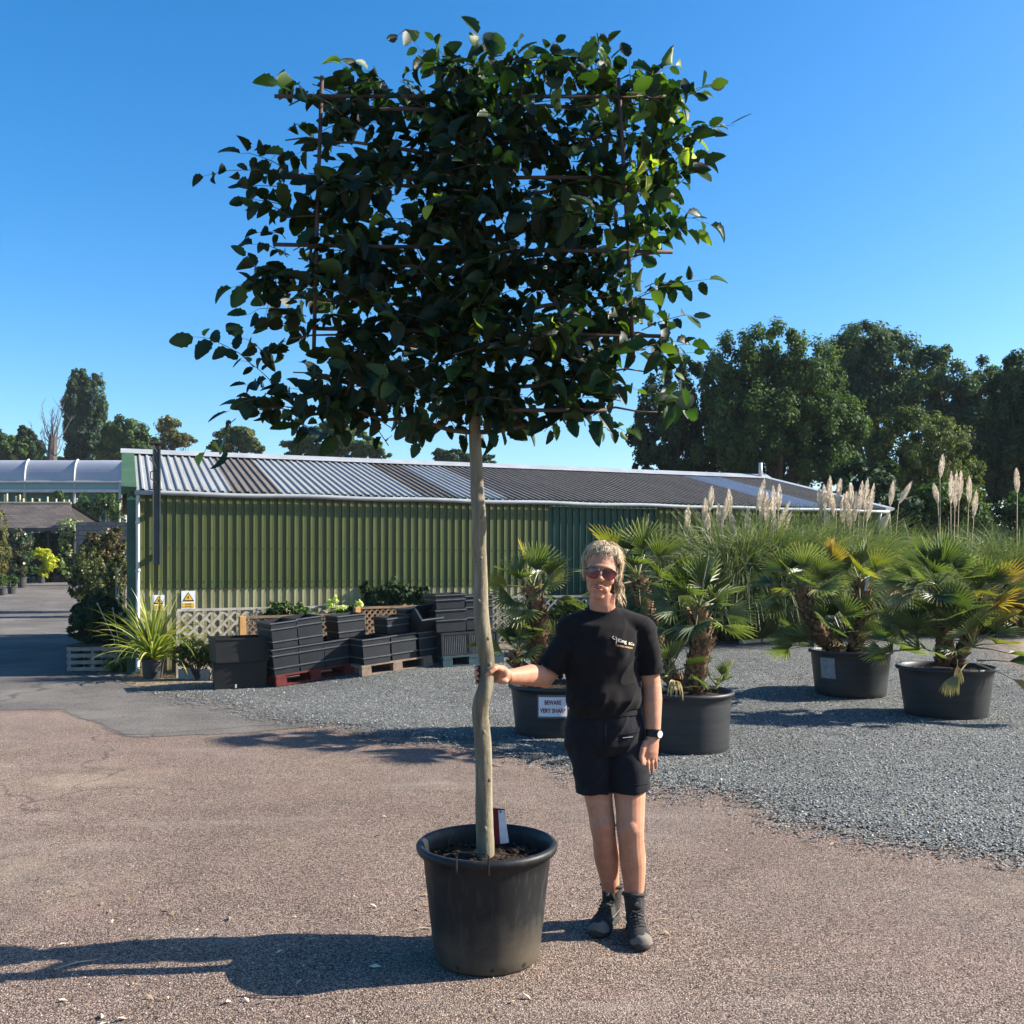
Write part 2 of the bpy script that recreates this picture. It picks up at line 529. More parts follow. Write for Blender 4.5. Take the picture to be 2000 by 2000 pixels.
def wallmat(name, c1, c2, streak):
    m = MT(name)
    mp = m.N("ShaderNodeMapping"); mp.inputs["Scale"].default_value = (6, 6, 0.35)
    m.L(m.co(), mp.inputs[0])
    f = m.noise(1.0, 5, 0.7, vec=mp.outputs[0])
    c = m.ramp(f, [(0.3, c1), (0.7, c2)])
    f2 = m.noise(1.3, 5, 0.6)
    c = m.mix(m.ramp(f2, [(0.5, 0.0), (0.8, 0.55)]), c, streak)
    zz = m.N("ShaderNodeSeparateXYZ"); m.L(m.co(), zz.inputs[0])
    gr = m.math('ADD', m.math('MULTIPLY', zz.outputs[2], -1.6), m.math('MULTIPLY', m.noise(3.5, 5, 0.7), 1.9))
    c = m.mix(m.ramp(gr, [(0.0, 0.0), (0.7, 0.7)]), c, (0.06, 0.06, 0.03))
    m.set(c, 0.45, 0.35)
    m.bump(m.noise(3.0, 3, 0.5), 0.12, 0.03)
    return m.m
M_WGREEN = wallmat("green_steel_cladding", (0.068, 0.082, 0.024), (0.106, 0.118, 0.036), (0.028, 0.065, 0.03))
M_WCREAM = wallmat("pale_lower_cladding", (0.24, 0.225, 0.115), (0.36, 0.33, 0.18), (0.13, 0.13, 0.055))
M_DGREEN = simple("dark_green_flashing", (0.02, 0.05, 0.035), (0.03, 0.09, 0.05), 3, 0.5, 0.4)
M_LGREEN = simple("green_verge_flashing", (0.055, 0.105, 0.03), (0.03, 0.065, 0.02), 4, 0.5, 0.4)
M_WHITE = simple("white_plastic", (0.55, 0.55, 0.52), (0.42, 0.43, 0.40), 3, 0.45, 0.4)
M_GREYP = simple("grey_plastic", (0.34, 0.35, 0.36), (0.25, 0.26, 0.27), 3, 0.45, 0.4)
def roofmat(name, a, b, dirt, amt, rough):
    m = MT(name)
    mp = m.N("ShaderNodeMapping"); mp.inputs["Rotation"].default_value = (0, 0, -TH); m.L(m.co(), mp.inputs[0])
    mp2 = m.N("ShaderNodeMapping"); mp2.inputs["Scale"].default_value = (5, 0.5, 0.5); m.L(mp.outputs[0], mp2.inputs[0])
    c = m.ramp(m.noise(1.2, 5, 0.7, vec=mp2.outputs[0]), [(0.3, b), (0.7, a)])
    f = m.ramp(m.noise(14, 5, 0.75), [(0.45, 0.0), (0.7, amt)])
    c = m.mix(f, c, dirt)
    zz = m.N("ShaderNodeSeparateXYZ"); m.L(m.co(), zz.inputs[0])
    al = m.math('ADD', m.math('MULTIPLY', m.math('SUBTRACT', ZE + 0.10, zz.outputs[2]), 4.0), m.math('MULTIPLY', m.math('SUBTRACT', m.noise(9, 5, 0.7), 0.45), 2.6))
    c = m.mix(m.ramp(al, [(0.15, 0.0), (0.5, 0.75)]), c, (0.055, 0.095, 0.025))
    m.set(c, rough, 0.35); m.bump(m.noise(30, 4, 0.6), 0.25, 0.01)
    return m.m
M_RBROWN = roofmat("weathered_fibre_cement", (0.16, 0.13, 0.105), (0.085, 0.07, 0.058), (0.26, 0.23, 0.18), 0.5, 0.85)
M_RWHITE = roofmat("pale_translucent_sheet", (0.34, 0.335, 0.325), (0.26, 0.255, 0.25), (0.15, 0.17, 0.12), 0.6, 0.6)
M_RBLUE = roofmat("bluish_sheet", (0.26, 0.30, 0.36), (0.17, 0.2, 0.25), (0.12, 0.14, 0.14), 0.4, 0.5)

shed = thing("shed", "long low green corrugated metal shed with striped grey and white ribbed roof behind the fences", "shed", SP)
def local(o):      # parts are built in world coordinates
    o.matrix_parent_inverse = Matrix.Translation(-o.parent.location) ; return o
def rot_parent(o, par):
    o.parent = par; o.matrix_parent_inverse = par.matrix_basis.inverted(); return o
def bw(mb, name, mat, par, **k):
    o = mb.build(name, mat, None, **k)
    if par is not None: rot_parent(o, par)
    return o

PITCH = SL / round(SL / 0.124)
def profile(s0, s1, z0, z1, crest, slope, depth, off, mb, base=0.0):
    pts = []
    s = s0
    while s < s1 - 1e-6:
        pan = PITCH - crest - 2 * slope
        for (ds, dd) in ((0, 0), (pan, 0), (pan + slope, -depth), (pan + slope + crest * 0.5, -depth + 0.002), (pan + slope + crest, -depth)):
            if s + ds <= s1: pts.append((s + ds, dd))
        s += PITCH
    pts.append((s1, 0))
    vs = []; fs = []
    for (a, d) in pts:
        vs.append(SH(a, off + d, z0)); vs.append(SH(a, off + d, z1))
    for i in range(len(pts) - 1):
        fs.append((2 * i, 2 * i + 2, 2 * i + 3, 2 * i + 1))
    mb.add(vs, fs)
ZC = HC - 45 * SY / F
segs = [(0.12, s_at(1075), 0), (s_at(1075), s_at(1285), 1), (s_at(1285), SL, 0)]
for (a, b, k) in segs:
    a = round(a / PITCH) * PITCH if a > 0.15 else a
    b = round(b / PITCH) * PITCH
    mb = MB(); ml = MB()
    if k == 0:
        profile(a, b, ZC, ZE + 0.02, 0.058, 0.007, 0.030, -0.02, mb)
        profile(a, b, 0.0, ZC + 0.03, 0.058, 0.007, 0.030, 0.0, ml)
        bw(mb, "upper_cladding", M_WGREEN, shed); bw(ml, "lower_cladding", M_WCREAM, shed)
    else:
        profile(a, b, 0.08, ZE + 0.02, 0.012, 0.006, 0.032, -0.0, mb)
        bw(mb, "sliding_door", M_DGREEN, shed)
        m3 = MB(); m3.box(SH((a + b) / 2, -0.04, ZE - 0.03), (b - a, 0.05, 0.05), Matrix.Rotation(TH, 3, 'Z')); bw(m3, "door_track", M_DGREEN, shed)
RZ = Matrix.Rotation(TH, 3, 'Z')
M_POSTD = simple("dark_screw_heads", (0.05, 0.06, 0.04), (0.03, 0.035, 0.03), 6, 0.5)
# end walls, back wall as one shell behind the cladding
mb = MB()
g = 0.05
o_ = [SH(0.03, g, 0), SH(SL - 0.03, g, 0), SH(SL - 0.03, 2 * SW, 0), SH(0.03, 2 * SW, 0)]
e_ = [SH(0.03, g, ZE - 0.05), SH(SL - 0.03, g, ZE - 0.05), SH(SL - 0.03, 2 * SW, ZE - 0.05), SH(0.03, 2 * SW, ZE - 0.05)]
r_ = [SH(0.03, SW, ZR - 0.12), SH(SL - 0.03, SW, ZR - 0.12)]
mb.add(o_ + e_ + r_, [(0, 1, 5, 4), (2, 3, 7, 6), (1, 2, 6, 9, 5), (3, 0, 4, 8, 7)])
bw(mb, "end_and_back_walls", M_DGREEN, shed)
mb = MB(); mb.box(SH(0.06, -0.02, ZE / 2), (0.125, 0.07, ZE), RZ); bw(mb, "corner_flashing", M_DGREEN, shed)
mb = MB(); mb.box(SH(SL - 0.06, -0.025, ZE / 2), (0.11, 0.07, ZE), RZ); bw(mb, "corner_flashing", M_DGREEN, shed)
# roof
OV = 0.10
slope = (ZR - ZE) / SW
def RP(s, d, h=0.0):     # point on roof plane, d distance back from the wall
    dd = d if d <= SW else 2 * SW - d
    return SH(s, d, ZE + 0.06 + slope * dd + h)
def roof_seg(a, b, mat):
    mb = MB()
    a = round(a / PITCH) * PITCH; b = round(b / PITCH) * PITCH
    pts = []; s = a
    while s < b - 1e-6:
        for (ds, h) in ((0, 0), (0.068, 0), (0.082, 0.026), (0.110, 0.026)): pts.append((s + ds, h))
        s += PITCH
    pts.append((b, 0))
    vs = []; fs = []
    for (q, h) in pts:
        for d in (-OV, SW, 2 * SW + OV): vs.append(RP(q, d, h))
    for i in range(len(pts) - 1):
        for k in range(2):
            fs.append((3 * i + k, 3 * i + 3 + k, 3 * i + 4 + k, 3 * i + 1 + k))
    mb.add(vs, fs)
    o = bw(mb, "roof_sheet", mat, shed)
    return o
cuts = [(0.12, M_RWHITE), (s_at(452), M_RBROWN), (s_at(556), M_RWHITE), (s_at(828), M_RBROWN), (s_at(893), M_RWHITE), (s_at(985), M_RBROWN), (SL - 2.3, M_RBLUE), (SL - 1.35, M_RBROWN), (SL - 0.12, None)]
for i in range(len(cuts) - 1): roof_seg(cuts[i][0], cuts[i + 1][0], cuts[i][1])
# verge flashings (left one green), ridge cap, gutter, downpipe
for (s0, mt) in ((0.0, M_LGREEN), (SL - 0.02, M_GREYP)):
    mb = MB()
    for (d0, d1) in ((-OV - 0.02, SW), (SW, 2 * SW + OV)):
        a, b = RP(s0 - 0.08, d0, 0.05), RP(s0 + 0.13, d0, 0.05)
        c, d = RP(s0 + 0.13, d1, 0.05), RP(s0 - 0.08, d1, 0.05)
        dn = Vector((0, 0, -0.12))
        mb.add([a, b, c, d, a + dn, d + dn, b + dn * 0.3, c + dn * 0.3], [(0, 1, 2, 3), (4, 0, 3, 5), (1, 6, 7, 2), (4, 6, 1, 0)])
    bw(mb, "verge_flashing", mt, shed)
mb = MB()
for (d0, h0, d1, h1) in ((SW - 0.22, 0.045, SW, 0.10), (SW, 0.10, SW + 0.22, 0.045)):
    mb.add([RP(-0.1, d0, h0), RP(SL + 0.1, d0, h0), RP(SL + 0.1, d1, h1), RP(-0.1, d1, h1)], [(0, 1, 2, 3)])
bw(mb, "ridge_cap", M_GREYP, shed)
mb = MB()
n = 40
pts = [SH(0.1 + (SL - 0.15) * i / n, -OV - 0.036, ZE - 0.0 - 0.0 * i + 0.008 * math.sin(i * 1.1)) for i in range(n + 1)]
mb.tube(pts, 0.036, 10)
bw(mb, "gutter", M_GREYP, shed, smooth=True)
mb = MB()
sp_ = s_at(269)
mb.tube([SH(sp_, -0.13, ZE - 0.03), SH(sp_, -0.10, ZE - 0.12), SH(sp_, -0.08, ZE - 0.2), SH(sp_, -0.08, 0.12), SH(sp_, -0.15, 0.05)], 0.029, 10)
for z in (0.6, 1.5, 2.2): mb.tube([SH(sp_, -0.08, z), SH(sp_, -0.08, z + 0.04)], 0.036, 10)
bw(mb, "downpipe", M_WHITE, shed, smooth=True)
mb = MB(); p = RP(SL - 0.15, SW - 0.1, 0); mb.tube([p, p + Vector((0, 0, 0.38))], 0.045, 10); bw(mb, "flue_pipe", M_WHITE, shed, smooth=True)
mb = MB(); sp2 = SL - 0.25
mb.tube([SH(sp2, -0.13, ZE - 0.03), SH(sp2, -0.08, ZE - 0.2), SH(sp2, -0.08, 0.1)], 0.032, 8); bw(mb, "downpipe", M_GREYP, shed, smooth=True)

mb = MB()
for i in range(int(SL / PITCH)):
    for z in (ZC + 0.10, (ZC + ZE) / 2 - 0.1, ZE - 0.2):
        p_ = SH((i + 0.72) * PITCH, -0.053, z); mb.box(p_, (0.014, 0.006, 0.014), RZ)
bw(mb, "wall_fixings", M_POSTD, shed); shed.children[-1]["kind"] = "stuff"
# steel post fixed to the wall
M_POST = simple("galvanised_dark_steel", (0.085, 0.10, 0.10), (0.05, 0.065, 0.065), 6, 0.5, 0.5, metal=0.3)
sp_ = s_at(305); postd = -0.24
post = thing("steel_post", "dark grey steel post rising past the roof edge at the shed's left end", "post", SH(sp_, postd, 1.6))
ztop = HC + 234 * 14.25 / F; zbot = HC + 2 * 14.25 / F
mb = MB()
for dx in (-0.046, 0.046): mb.box(SH(sp_ + dx, postd, (ztop + zbot) / 2), (0.016, 0.09, ztop - zbot), RZ)
mb.box(SH(sp_, postd + 0.02, (ztop + zbot) / 2 - 0.02), (0.076, 0.016, ztop - zbot - 0.04), RZ)
bw(mb, "post_section", M_POST, post)
for z in (1.75, 2.4): mb = MB(); mb.box(SH(sp_, postd / 2 - 0.01, z), (0.06, abs(postd) - 0.1, 0.06), RZ); bw(mb, "wall_bracket", M_POST, post)
mb = MB()
pts = [SH(sp_ - 0.05 + 0.05 * math.sin(i * 1.7), postd - 0.08, ztop - 0.02 - i * 0.065 + 0.02 * math.cos(i * 2.1)) for i in range(10)]
mb.tube(pts, 0.009, 6); mb.tube([SH(sp_ - 0.08, postd, ztop + 0.03), SH(sp_ + 0.06, postd, ztop + 0.03)], 0.03, 8)
bw(mb, "cable", simple("black_cable", (0.02, 0.02, 0.02), None, 5), post)

# ------------------------------------------------------------------ signs
M_SWHITE = simple("sign_white", (0.78, 0.78, 0.76), (0.72, 0.72, 0.70), 3, 0.4, 0.4)
M_SYEL = simple("sign_yellow", (0.80, 0.45, 0.03), (0.75, 0.42, 0.03), 3, 0.4, 0.4)
M_SBLK = simple("sign_black", (0.02, 0.02, 0.02), (0.025, 0.02, 0.02), 3, 0.5, 0.3)
def textmesh(txt, size, name, mat, bold=0.0, align='CENTER'):
    cu = bpy.data.curves.new(name, 'FONT'); cu.body = txt; cu.size = size; cu.align_x = align; cu.align_y = 'CENTER'
    cu.offset = bold; cu.resolution_u = 3
    ob = bpy.data.objects.new(name, cu); COL.objects.link(ob)
    dg = bpy.context.evaluated_depsgraph_get(); dg.update()
    me = bpy.data.meshes.new_from_object(ob.evaluated_get(dg))
    bpy.data.objects.remove(ob)
    me.materials.clear(); me.materials.append(mat)
    return me
def warn_sign(px0, px1, py0, py1, label, sym, lines):
    sc_ = s_at((px0 + px1) / 2); c0 = SH(sc_, -0.042, 0)
    Y = c0.y
    wd = (px1 - px0) * Y / F / math.cos(TH) * 0.97; hh = (py1 - py0) * Y / F; zc = HC + (HY - (py0 + py1) / 2) * Y / F
    t = thing("warning_sign", label, "sign", SH(sc_, -0.042, zc), TH, "warning signs on the shed wall")
    mb = MB(); mb.box((0, 0.0, 0), (wd, 0.006, hh)); mb.build("plate", M_SWHITE, t)
    def tri(r, y, mat, nm):
        c = Vector((0, y, hh * 0.17)); k = wd * 0.42 * r; h = hh * 0.25 * r
        mb = MB(); mb.add([c + Vector((-k, 0, -h)), c + Vector((k, 0, -h)), c + Vector((0, 0, h * 1.05))], [(0, 1, 2)]); return mb.build(nm, mat, t)
    tri(1.0, -0.0055, M_SBLK, "triangle_border"); tri(0.74, -0.0075, M_SYEL, "triangle")
    y = -0.0095; cz = hh * 0.13
    mb = MB()
    if sym == "bolt":
        mb.add([(0.006, y, cz + 0.035), (-0.014, y, cz + 0.0), (0.0, y, cz + 0.0), (-0.006, y, cz - 0.035), (0.014, y, cz + 0.006), (0.002, y, cz + 0.006)], [(0, 1, 2, 5), (2, 3, 4, 5)])
    else:
        mb.add([(-0.018, y, cz - 0.02), (0.03, y, cz - 0.02), (0.025, y, cz - 0.006), (-0.01, y, cz - 0.012)], [(0, 1, 2, 3)])
        mb.add([(-0.004, y, cz - 0.008), (0.010, y, cz - 0.006), (0.0, y, cz + 0.026), (-0.008, y, cz + 0.016)], [(0, 1, 2, 3)])
    mb.build("symbol", M_SBLK, t)
    mb = MB(); mb.box((0, -0.0045, -hh * 0.30), (wd * 0.84, 0.003, hh * 0.27)); mb.build("text_panel", M_SYEL, t)
    for i, l in enumerate(lines):
        me = textmesh(l, hh * 0.085, "lettering", M_SBLK, 0.0006)
        o = bpy.data.objects.new("lettering", me); COL.objects.link(o); o.parent = t
        o.location = (0, -0.0075, -hh * (0.24 + 0.115 * i)); o.rotation_euler = (PI / 2, 0, 0)
        mw = max(v.co.x for v in me.vertices) * 2; 
        if mw > wd * 0.78: o.scale = (wd * 0.78 / mw, 1, 1)
warn_sign(299, 320, 1162, 1192, "small yellow triangle warning sign with a hazard pictogram, nearer the white downpipe", "hz", ["Caution", "Keep clear"])
warn_sign(355, 380, 1154, 1189, "yellow triangle warning sign with lightning bolt on shed wall above the lattice fence", "bolt", ["DANGER", "Electricity"])

# ------------------------------------------------------------------ lattice fences
M_LAT_G = simple("weathered_grey_lattice", (0.34, 0.31, 0.27), (0.2, 0.18, 0.155), 9, 0.85, 0.2)
M_LAT_B = simple("brown_lattice", (0.20, 0.135, 0.085), (0.11, 0.07, 0.045), 9, 0.85, 0.2)
M_POSTW = simple("orange_timber_post", (0.50, 0.28, 0.11), (0.33, 0.17, 0.06), 7, 0.8, 0.2, stretch=(3, 3, 0.5))
def fence(a, b, ztop, zbot, cell, mat, label, posts, pmat, rail=True, sw=0.032):
    """lattice panels between ground points a,b"""
    a = Vector(a); b = Vector(b); L = (Vector((b.x, b.y, 0)) - Vector((a.x, a.y, 0))).length
    ang = math.atan2(b.y - a.y, b.x - a.x)
    t = thing("lattice_fence", label, "fence", (a.x, a.y, min(a.z, b.z)), ang, "lattice fences in front of the shed")
    zt = ztop - t.location.z; zb = zbot - t.location.z
    h = zt - zb
    mb = MB()
    st = cell * math.sqrt(2)
    for sgn, yy in ((1, -0.005), (-1, 0.006)):
        x = -h - st
        while x < L + h + st:
            # strip from (x,zb) going up at 45 deg in direction sgn
            x0, x1 = x, x + sgn * h
            z0, z1 = zb, zt
            # clip
            def clip(x0, z0, x1, z1):
                tt0, tt1 = 0.0, 1.0
                dx = x1 - x0
                for lim, s in ((0, 1), (L, -1)):
                    p = (x0 - lim) * s; q = dx * s
                    if q > 0: tt0 = max(tt0, -p / q)
                    elif q < 0: tt1 = min(tt1, -p / q)
                return tt0, tt1
            u0, u1 = clip(x0, z0, x1, z1)
            if u1 - u0 > 0.03:
                A = Vector((x0 + (x1 - x0) * u0, yy, z0 + h * u0)); B = Vector((x0 + (x1 - x0) * u1, yy, z0 + h * u1))
                c = (A + B) / 2; ln = (B - A).length
                rot = Matrix.Rotation(-math.atan2(B.z - A.z, B.x - A.x), 3, 'Y')
                mb.box(c, (ln, 0.009, sw), rot)
            x += st
    mb.build("lattice", mat, t)
    mb = MB()
    mb.box((L / 2, 0, zt + 0.012), (L, 0.045, 0.035)); mb.build("top_rail", mat, t)
    mb = MB(); mb.box((L / 2, 0, zb), (L, 0.035, 0.03)); mb.build("bottom_rail", mat, t)
    for (s, top, wd) in posts:
        mb = MB(); z1 = zt + top
        mb.box((s * L, -0.035, (z1 - 0.1) / 2), (wd, wd * 0.9, z1 + 0.1)); mb.build("post", pmat, t, bevel=0.004)
    return t
def fz(py, Y): return HC + (HY - py) * Y / F
# back grey fence along the bed
A = PG(345, 13.9); B = PG(700, 15.35)
fence(A, B, fz(1193, 14.0), 0.08, 0.12, M_LAT_G, "weathered grey lattice fence with wide diamonds beside the yucca and behind the black tubs", [(0, 0.0, 0.045), (0.5, 0.0, 0.04), (1, 0, 0.045)], M_LAT_G, sw=0.036)
# front brown fence with the orange post
A = PG(470, 13.6); B = PG(693, 14.5)
fence(A, B, fz(1207, 13.7), 0.05, 0.066, M_LAT_B, "short brown lattice fence panel starting at the orange timber post behind the crates", [(0.006, 0.03, 0.085)], M_POSTW, sw=0.022)
A = PG(695, 14.6); B = PG(868, 15.5)
fence(A, B, fz(1188, 14.8), 0.1, 0.066, M_LAT_B, "sunlit brown lattice fence panel behind the pallet with the tilted open crate", [(0.0, 0.03, 0.085)], M_POSTW, sw=0.024)
A = PG(872, 15.55); B = PG(1300, 16.9)
fence(A, B, fz(1168, 15.8), 0.15, 0.085, M_LAT_G, "taller grey lattice fence behind the left palm, running towards the pampas grass", [(0.0, 0.05, 0.06), (0.36, 0.02, 0.06), (0.68, 0.02, 0.06), (1, 0.02, 0.06)], M_LAT_G, sw=0.028)
# low sleeper edge of the bed
mb = MB(); a = PG(352, 13.75); b = PG(412, 13.6)
v = b - a; mb.box((a + b) / 2 + Vector((0, 0, 0.07)), (v.length, 0.1, 0.16), Matrix.Rotation(math.atan2(v.y, v.x), 3, 'Z'))
tag(mb.build("timber_edging", M_LAT_G, bevel=0.006), "dark timber sleeper edging the bed between yucca and black tubs", "edging")
mb = MB(); 
for (x0, x1, yy) in ((1448, 1482, 1259), (1486, 1520, 1256)):
    a = gp(x0, yy); b = gp(x1, yy - 3); v = b - a
    mb.box((a + b) / 2 + Vector((0, 0, 0.03)), (v.length, 0.08, 0.08), Matrix.Rotation(math.atan2(v.y, v.x), 3, 'Z'))
tag(mb.build("kerb_edging", simple("pale_timber", (0.5, 0.42, 0.3), (0.36, 0.3, 0.2), 6, 0.8)), "pale kerb edging at the foot of the pampas grass", "edging")

# ------------------------------------------------------------------ pallets, crates, tubs
def pallet(loc, ang, mat, label, L=1.2, D=0.8, tilt=0.0, group="pallets under the crates"):
    t = thing("pallet", label, "pallet", loc, ang, group); t.rotation_euler = (0, tilt, ang)
    for k in range(7):
        mb = MB(); mb.box((L / 2, 0.05 + k * (D - 0.1) / 6, 0.133), (L, 0.085, 0.02)); mb.build("top_board", mat, t)
    for y in (0.05, D / 2, D - 0.05):
        for x in (0.07, L / 2, L - 0.07):
            mb = MB(); mb.box((x, y, 0.06), (0.14, 0.09, 0.085)); mb.build("block", mat, t)
        mb = MB(); mb.box((L / 2, y, 0.009), (L, 0.09, 0.016)); mb.build("bottom_board", mat, t)
    mb = MB()
    for x in (0.07, L / 2, L - 0.07): mb.box((x, D / 2, 0.1125), (0.13, D, 0.019))
    mb.build("stringer", mat, t)
    return t
M_PRED = simple("red_painted_pallet", (0.17, 0.030, 0.026), (0.09, 0.025, 0.022), 8, 0.8, 0.2)
M_PWOOD = simple("raw_pallet_wood", (0.27, 0.20, 0.15), (0.15, 0.11, 0.08), 8, 0.85, 0.2)
M_PBLUE = simple("dark_blue_pallet", (0.03, 0.075, 0.09), (0.02, 0.04, 0.05), 8, 0.75, 0.3)
M_CR = simple("grey_black_crate_plastic", (0.020, 0.023, 0.028), (0.011, 0.013, 0.016), 3, 0.58, 0.3, bump=0.05, bscale=20)
M_CRE = simple("crate_edge_highlight", (0.10, 0.108, 0.115), (0.05, 0.056, 0.062), 16, 0.5, 0.4)  # paler than the shell, paints highlight lines along the ribs
M_BLK = simple("black_tub_plastic", (0.006, 0.0065, 0.007), (0.010, 0.010, 0.0105), 3, 0.5, 0.4)
def crate(par_m, x, y, z, w, d, h, label, tilt=0.0, rz=0.0, group="grey-black stacking crates on the pallets", mat=None, open_=True, ribs=(0.03, 0.26, 0.74)):
    """w along pallet front, d depth; local frame par_m (pallet matrix)"""
    M = par_m @ Matrix.Translation((x, y, z)) @ Matrix.Rotation(rz, 4, 'Z') @ Matrix.Rotation(tilt, 4, 'X')
    t = thing("crate", label, "crate", (0, 0, 0), 0, group); t.matrix_basis = M
    mat = mat or M_CR
    mb = MB()
    tp = 0.965
    # four slightly tapered walls + floor
    a, b = w / 2, d / 2
    o0 = [(-a * tp, -b * tp, 0.0), (a * tp, -b * tp, 0), (a * tp, b * tp, 0), (-a * tp, b * tp, 0)]
    o1 = [(-a, -b, h), (a, -b, h), (a, b, h), (-a, b, h)]
    th = 0.008
    i0 = [(-a * tp + th, -b * tp + th, 0.012), (a * tp - th, -b * tp + th, 0.012), (a * tp - th, b * tp - th, 0.012), (-a * tp + th, b * tp - th, 0.012)]
    i1 = [(-a + th, -b + th, h), (a - th, -b + th, h), (a - th, b - th, h), (-a + th, b - th, h)]
    vs = o0 + o1 + i0 + i1
    fs = [(3, 2, 1, 0), (8, 9, 10, 11)]
    for k in range(4):
        k2 = (k + 1) % 4
        fs += [(k, k2, 4 + k2, 4 + k), (8 + k, 12 + k, 12 + k2, 8 + k2), (4 + k, 4 + k2, 12 + k2, 12 + k)]
    mb.add(vs, fs)
    mb.build("shell", mat, t)
    for q in ribs:
        mb = MB(); z0 = h * (1 - q); e = 0.011
        k = tp + (1 - tp) * z0 / h
        A, Bq = a * k + e, b * k + e
        for (c, dd) in (((0, -Bq + e / 2 - 0.001, z0), (2 * A, e + 0.004, 0.014)), ((0, Bq - e / 2 + 0.001, z0), (2 * A, e + 0.004, 0.014)),
                        ((-A + e / 2 - 0.001, 0, z0), (e + 0.004, 2 * Bq - 0.03, 0.0138)), ((A - e / 2 + 0.001, 0, z0), (e + 0.004, 2 * Bq - 0.03, 0.0138))):
            mb.box(c, dd)
        mb.build("rib", M_CRE if mat is M_CR else mat, t)
    return t
def pallet_at(p0, p1, mat, label, D=0.8):
    a = gp(*p0); b = gp(*p1); v = b - a
    L = math.hypot(v.x, v.y); ang = math.atan2(v.y, v.x); tilt = -math.atan2(v.z, L)
    t = pallet(a + Vector((0, 0, 0.02)), ang, mat, label, L=L, D=D, tilt=tilt)
    return t, L
p1, L1 = pallet_at((541, 1345), (694, 1318), M_PRED, "red painted wooden pallet under three columns of crates")
Mx = p1.matrix_basis.copy()
cw = (L1 - 0.02) / 3
for (i, n, lab) in ((0, 2, "left column"), (1, 2, "middle column"), (2, 1, "right column")):
    for k in range(n):
        crate(Mx, cw * (i + 0.5) + R.uniform(-0.008, 0.008), 0.33 + (0.0 if k == 0 else R.uniform(-0.015, 0.03)), 0.145 + k * (0.342), cw * 0.97, 0.6, 0.335 + (0.012 if (i, k) == (1, 1) else 0),
              {(0, 0): "bottom crate of the left column on the red pallet", (0, 1): "top crate of the left column on the red pallet", (1, 0): "bottom crate of the middle column on the red pallet",
               (1, 1): "topmost crate of the middle column on the red pallet, the highest there", (2, 0): "single crate at the right end of the red pallet"}[(i, k)], rz=R.uniform(-0.03, 0.03))
p2, L2 = pallet_at((708, 1325), (846, 1303), M_PWOOD, "bare wooden pallet under crates, between the red and the blue pallet")
Mx = p2.matrix_basis.copy(); cw = 0.42
crate(Mx, 0.235, 0.25, 0.145, 0.40, 0.5, 0.34, "dusty lower crate at front left of the bare wooden pallet")
crate(Mx, 0.10, 0.66, 0.145, 0.38, 0.3, 0.33, "dark crate standing behind the front left one on the bare wooden pallet")
crate(Mx, 0.10, 0.62, 0.49, 0.40, 0.4, 0.30, "upper ribbed crate at the left rear of the bare wooden pallet")
crate(Mx, 0.665, 0.32, 0.145, 0.38, 0.56, 0.34, "middle lower crate in shade on the bare wooden pallet")
crate(Mx, 0.665, 0.38, 0.49, 0.32, 0.42, 0.22, "small shallow crate on the middle crate of the bare wooden pallet", ribs=(0.08, 0.5))
crate(Mx, 1.08, 0.32, 0.145, 0.37, 0.56, 0.33, "lower crate at the right end of the bare wooden pallet")
crate(Mx, 1.10, 0.52, 0.48, 0.37, 0.3, 0.30, "upright ribbed crate behind the tilted open crate")
crate(Mx, 1.04, 0.20, 0.50, 0.32, 0.26, 0.34, "tilted crate with its open top facing the camera", tilt=0.75, rz=0.0, ribs=(0.04,))
p3, L3 = pallet_at((866, 1307), (985, 1297), M_PBLUE, "dark blue-green pallet under the slatted crate, behind the tree trunk")
Mx = p3.matrix_basis.copy()
# slatted (grille) folding crate
t = thing("slatted_crate", "black crate with vertical slat grille on the dark blue pallet", "crate", (0, 0, 0)); t.matrix_basis = Mx @ Matrix.Translation((0.42, 0.36, 0.145))
gw, gd, gh = 0.80, 0.6, 0.30
for (c, dd, n) in (((0, -gd / 2, 0), (gw, 0.02), 30),):
    mb = MB()
    for k in range(n):
        if k in (14, 15): continue
        mb.box((-gw / 2 + gw * (k + 0.5) / n, -gd / 2, gh / 2), (0.011, 0.016, gh - 0.03))
    mb.build("grille", M_CRE, t)
mb = MB(); mb.box((0, -gd / 2, gh), (gw + 0.03, 0.035, 0.028)); mb.box((0, -gd / 2, 0.012), (gw + 0.03, 0.03, 0.026)); mb.box((0, -gd / 2 - 0.003, gh / 2), (0.05, 0.024, gh - 0.03))
for x in (-1, 1): mb.box((x * (gw / 2 + 0.004), -gd / 2, gh / 2), (0.03, 0.032, gh - 0.034))
mb.build("frame", M_CR, t)
mb = MB(); mb.box((0, 0.03, gh / 2), (gw - 0.03, gd - 0.03, gh - 0.03)); mb.build("inner_box", M_BLK, t)
mb = MB()
for x in (-1, 1): mb.box((x * (gw / 2 + 0.006), 0.02, gh / 2), (0.02, gd - 0.02, gh)); 
mb.box((0, gd / 2 + 0.0, gh / 2), (gw, 0.02, gh)); mb.build("side_panel", M_CR, t)
crate(Mx, 0.17, 0.34, 0.475, 0.44, 0.5, 0.31, "lower crate of the tall stack left of the tree trunk, on the slatted crate", ribs=(0.06, 0.5))
crate(Mx, 0.17, 0.34, 0.79, 0.42, 0.5, 0.20, "top crate of the tall stack left of the tree trunk", ribs=(0.08, 0.4))
crate(Mx, 0.62, 0.42, 0.475, 0.40, 0.5, 0.33, "lower crate of the stack directly behind the tree trunk", ribs=(0.06, 0.5))
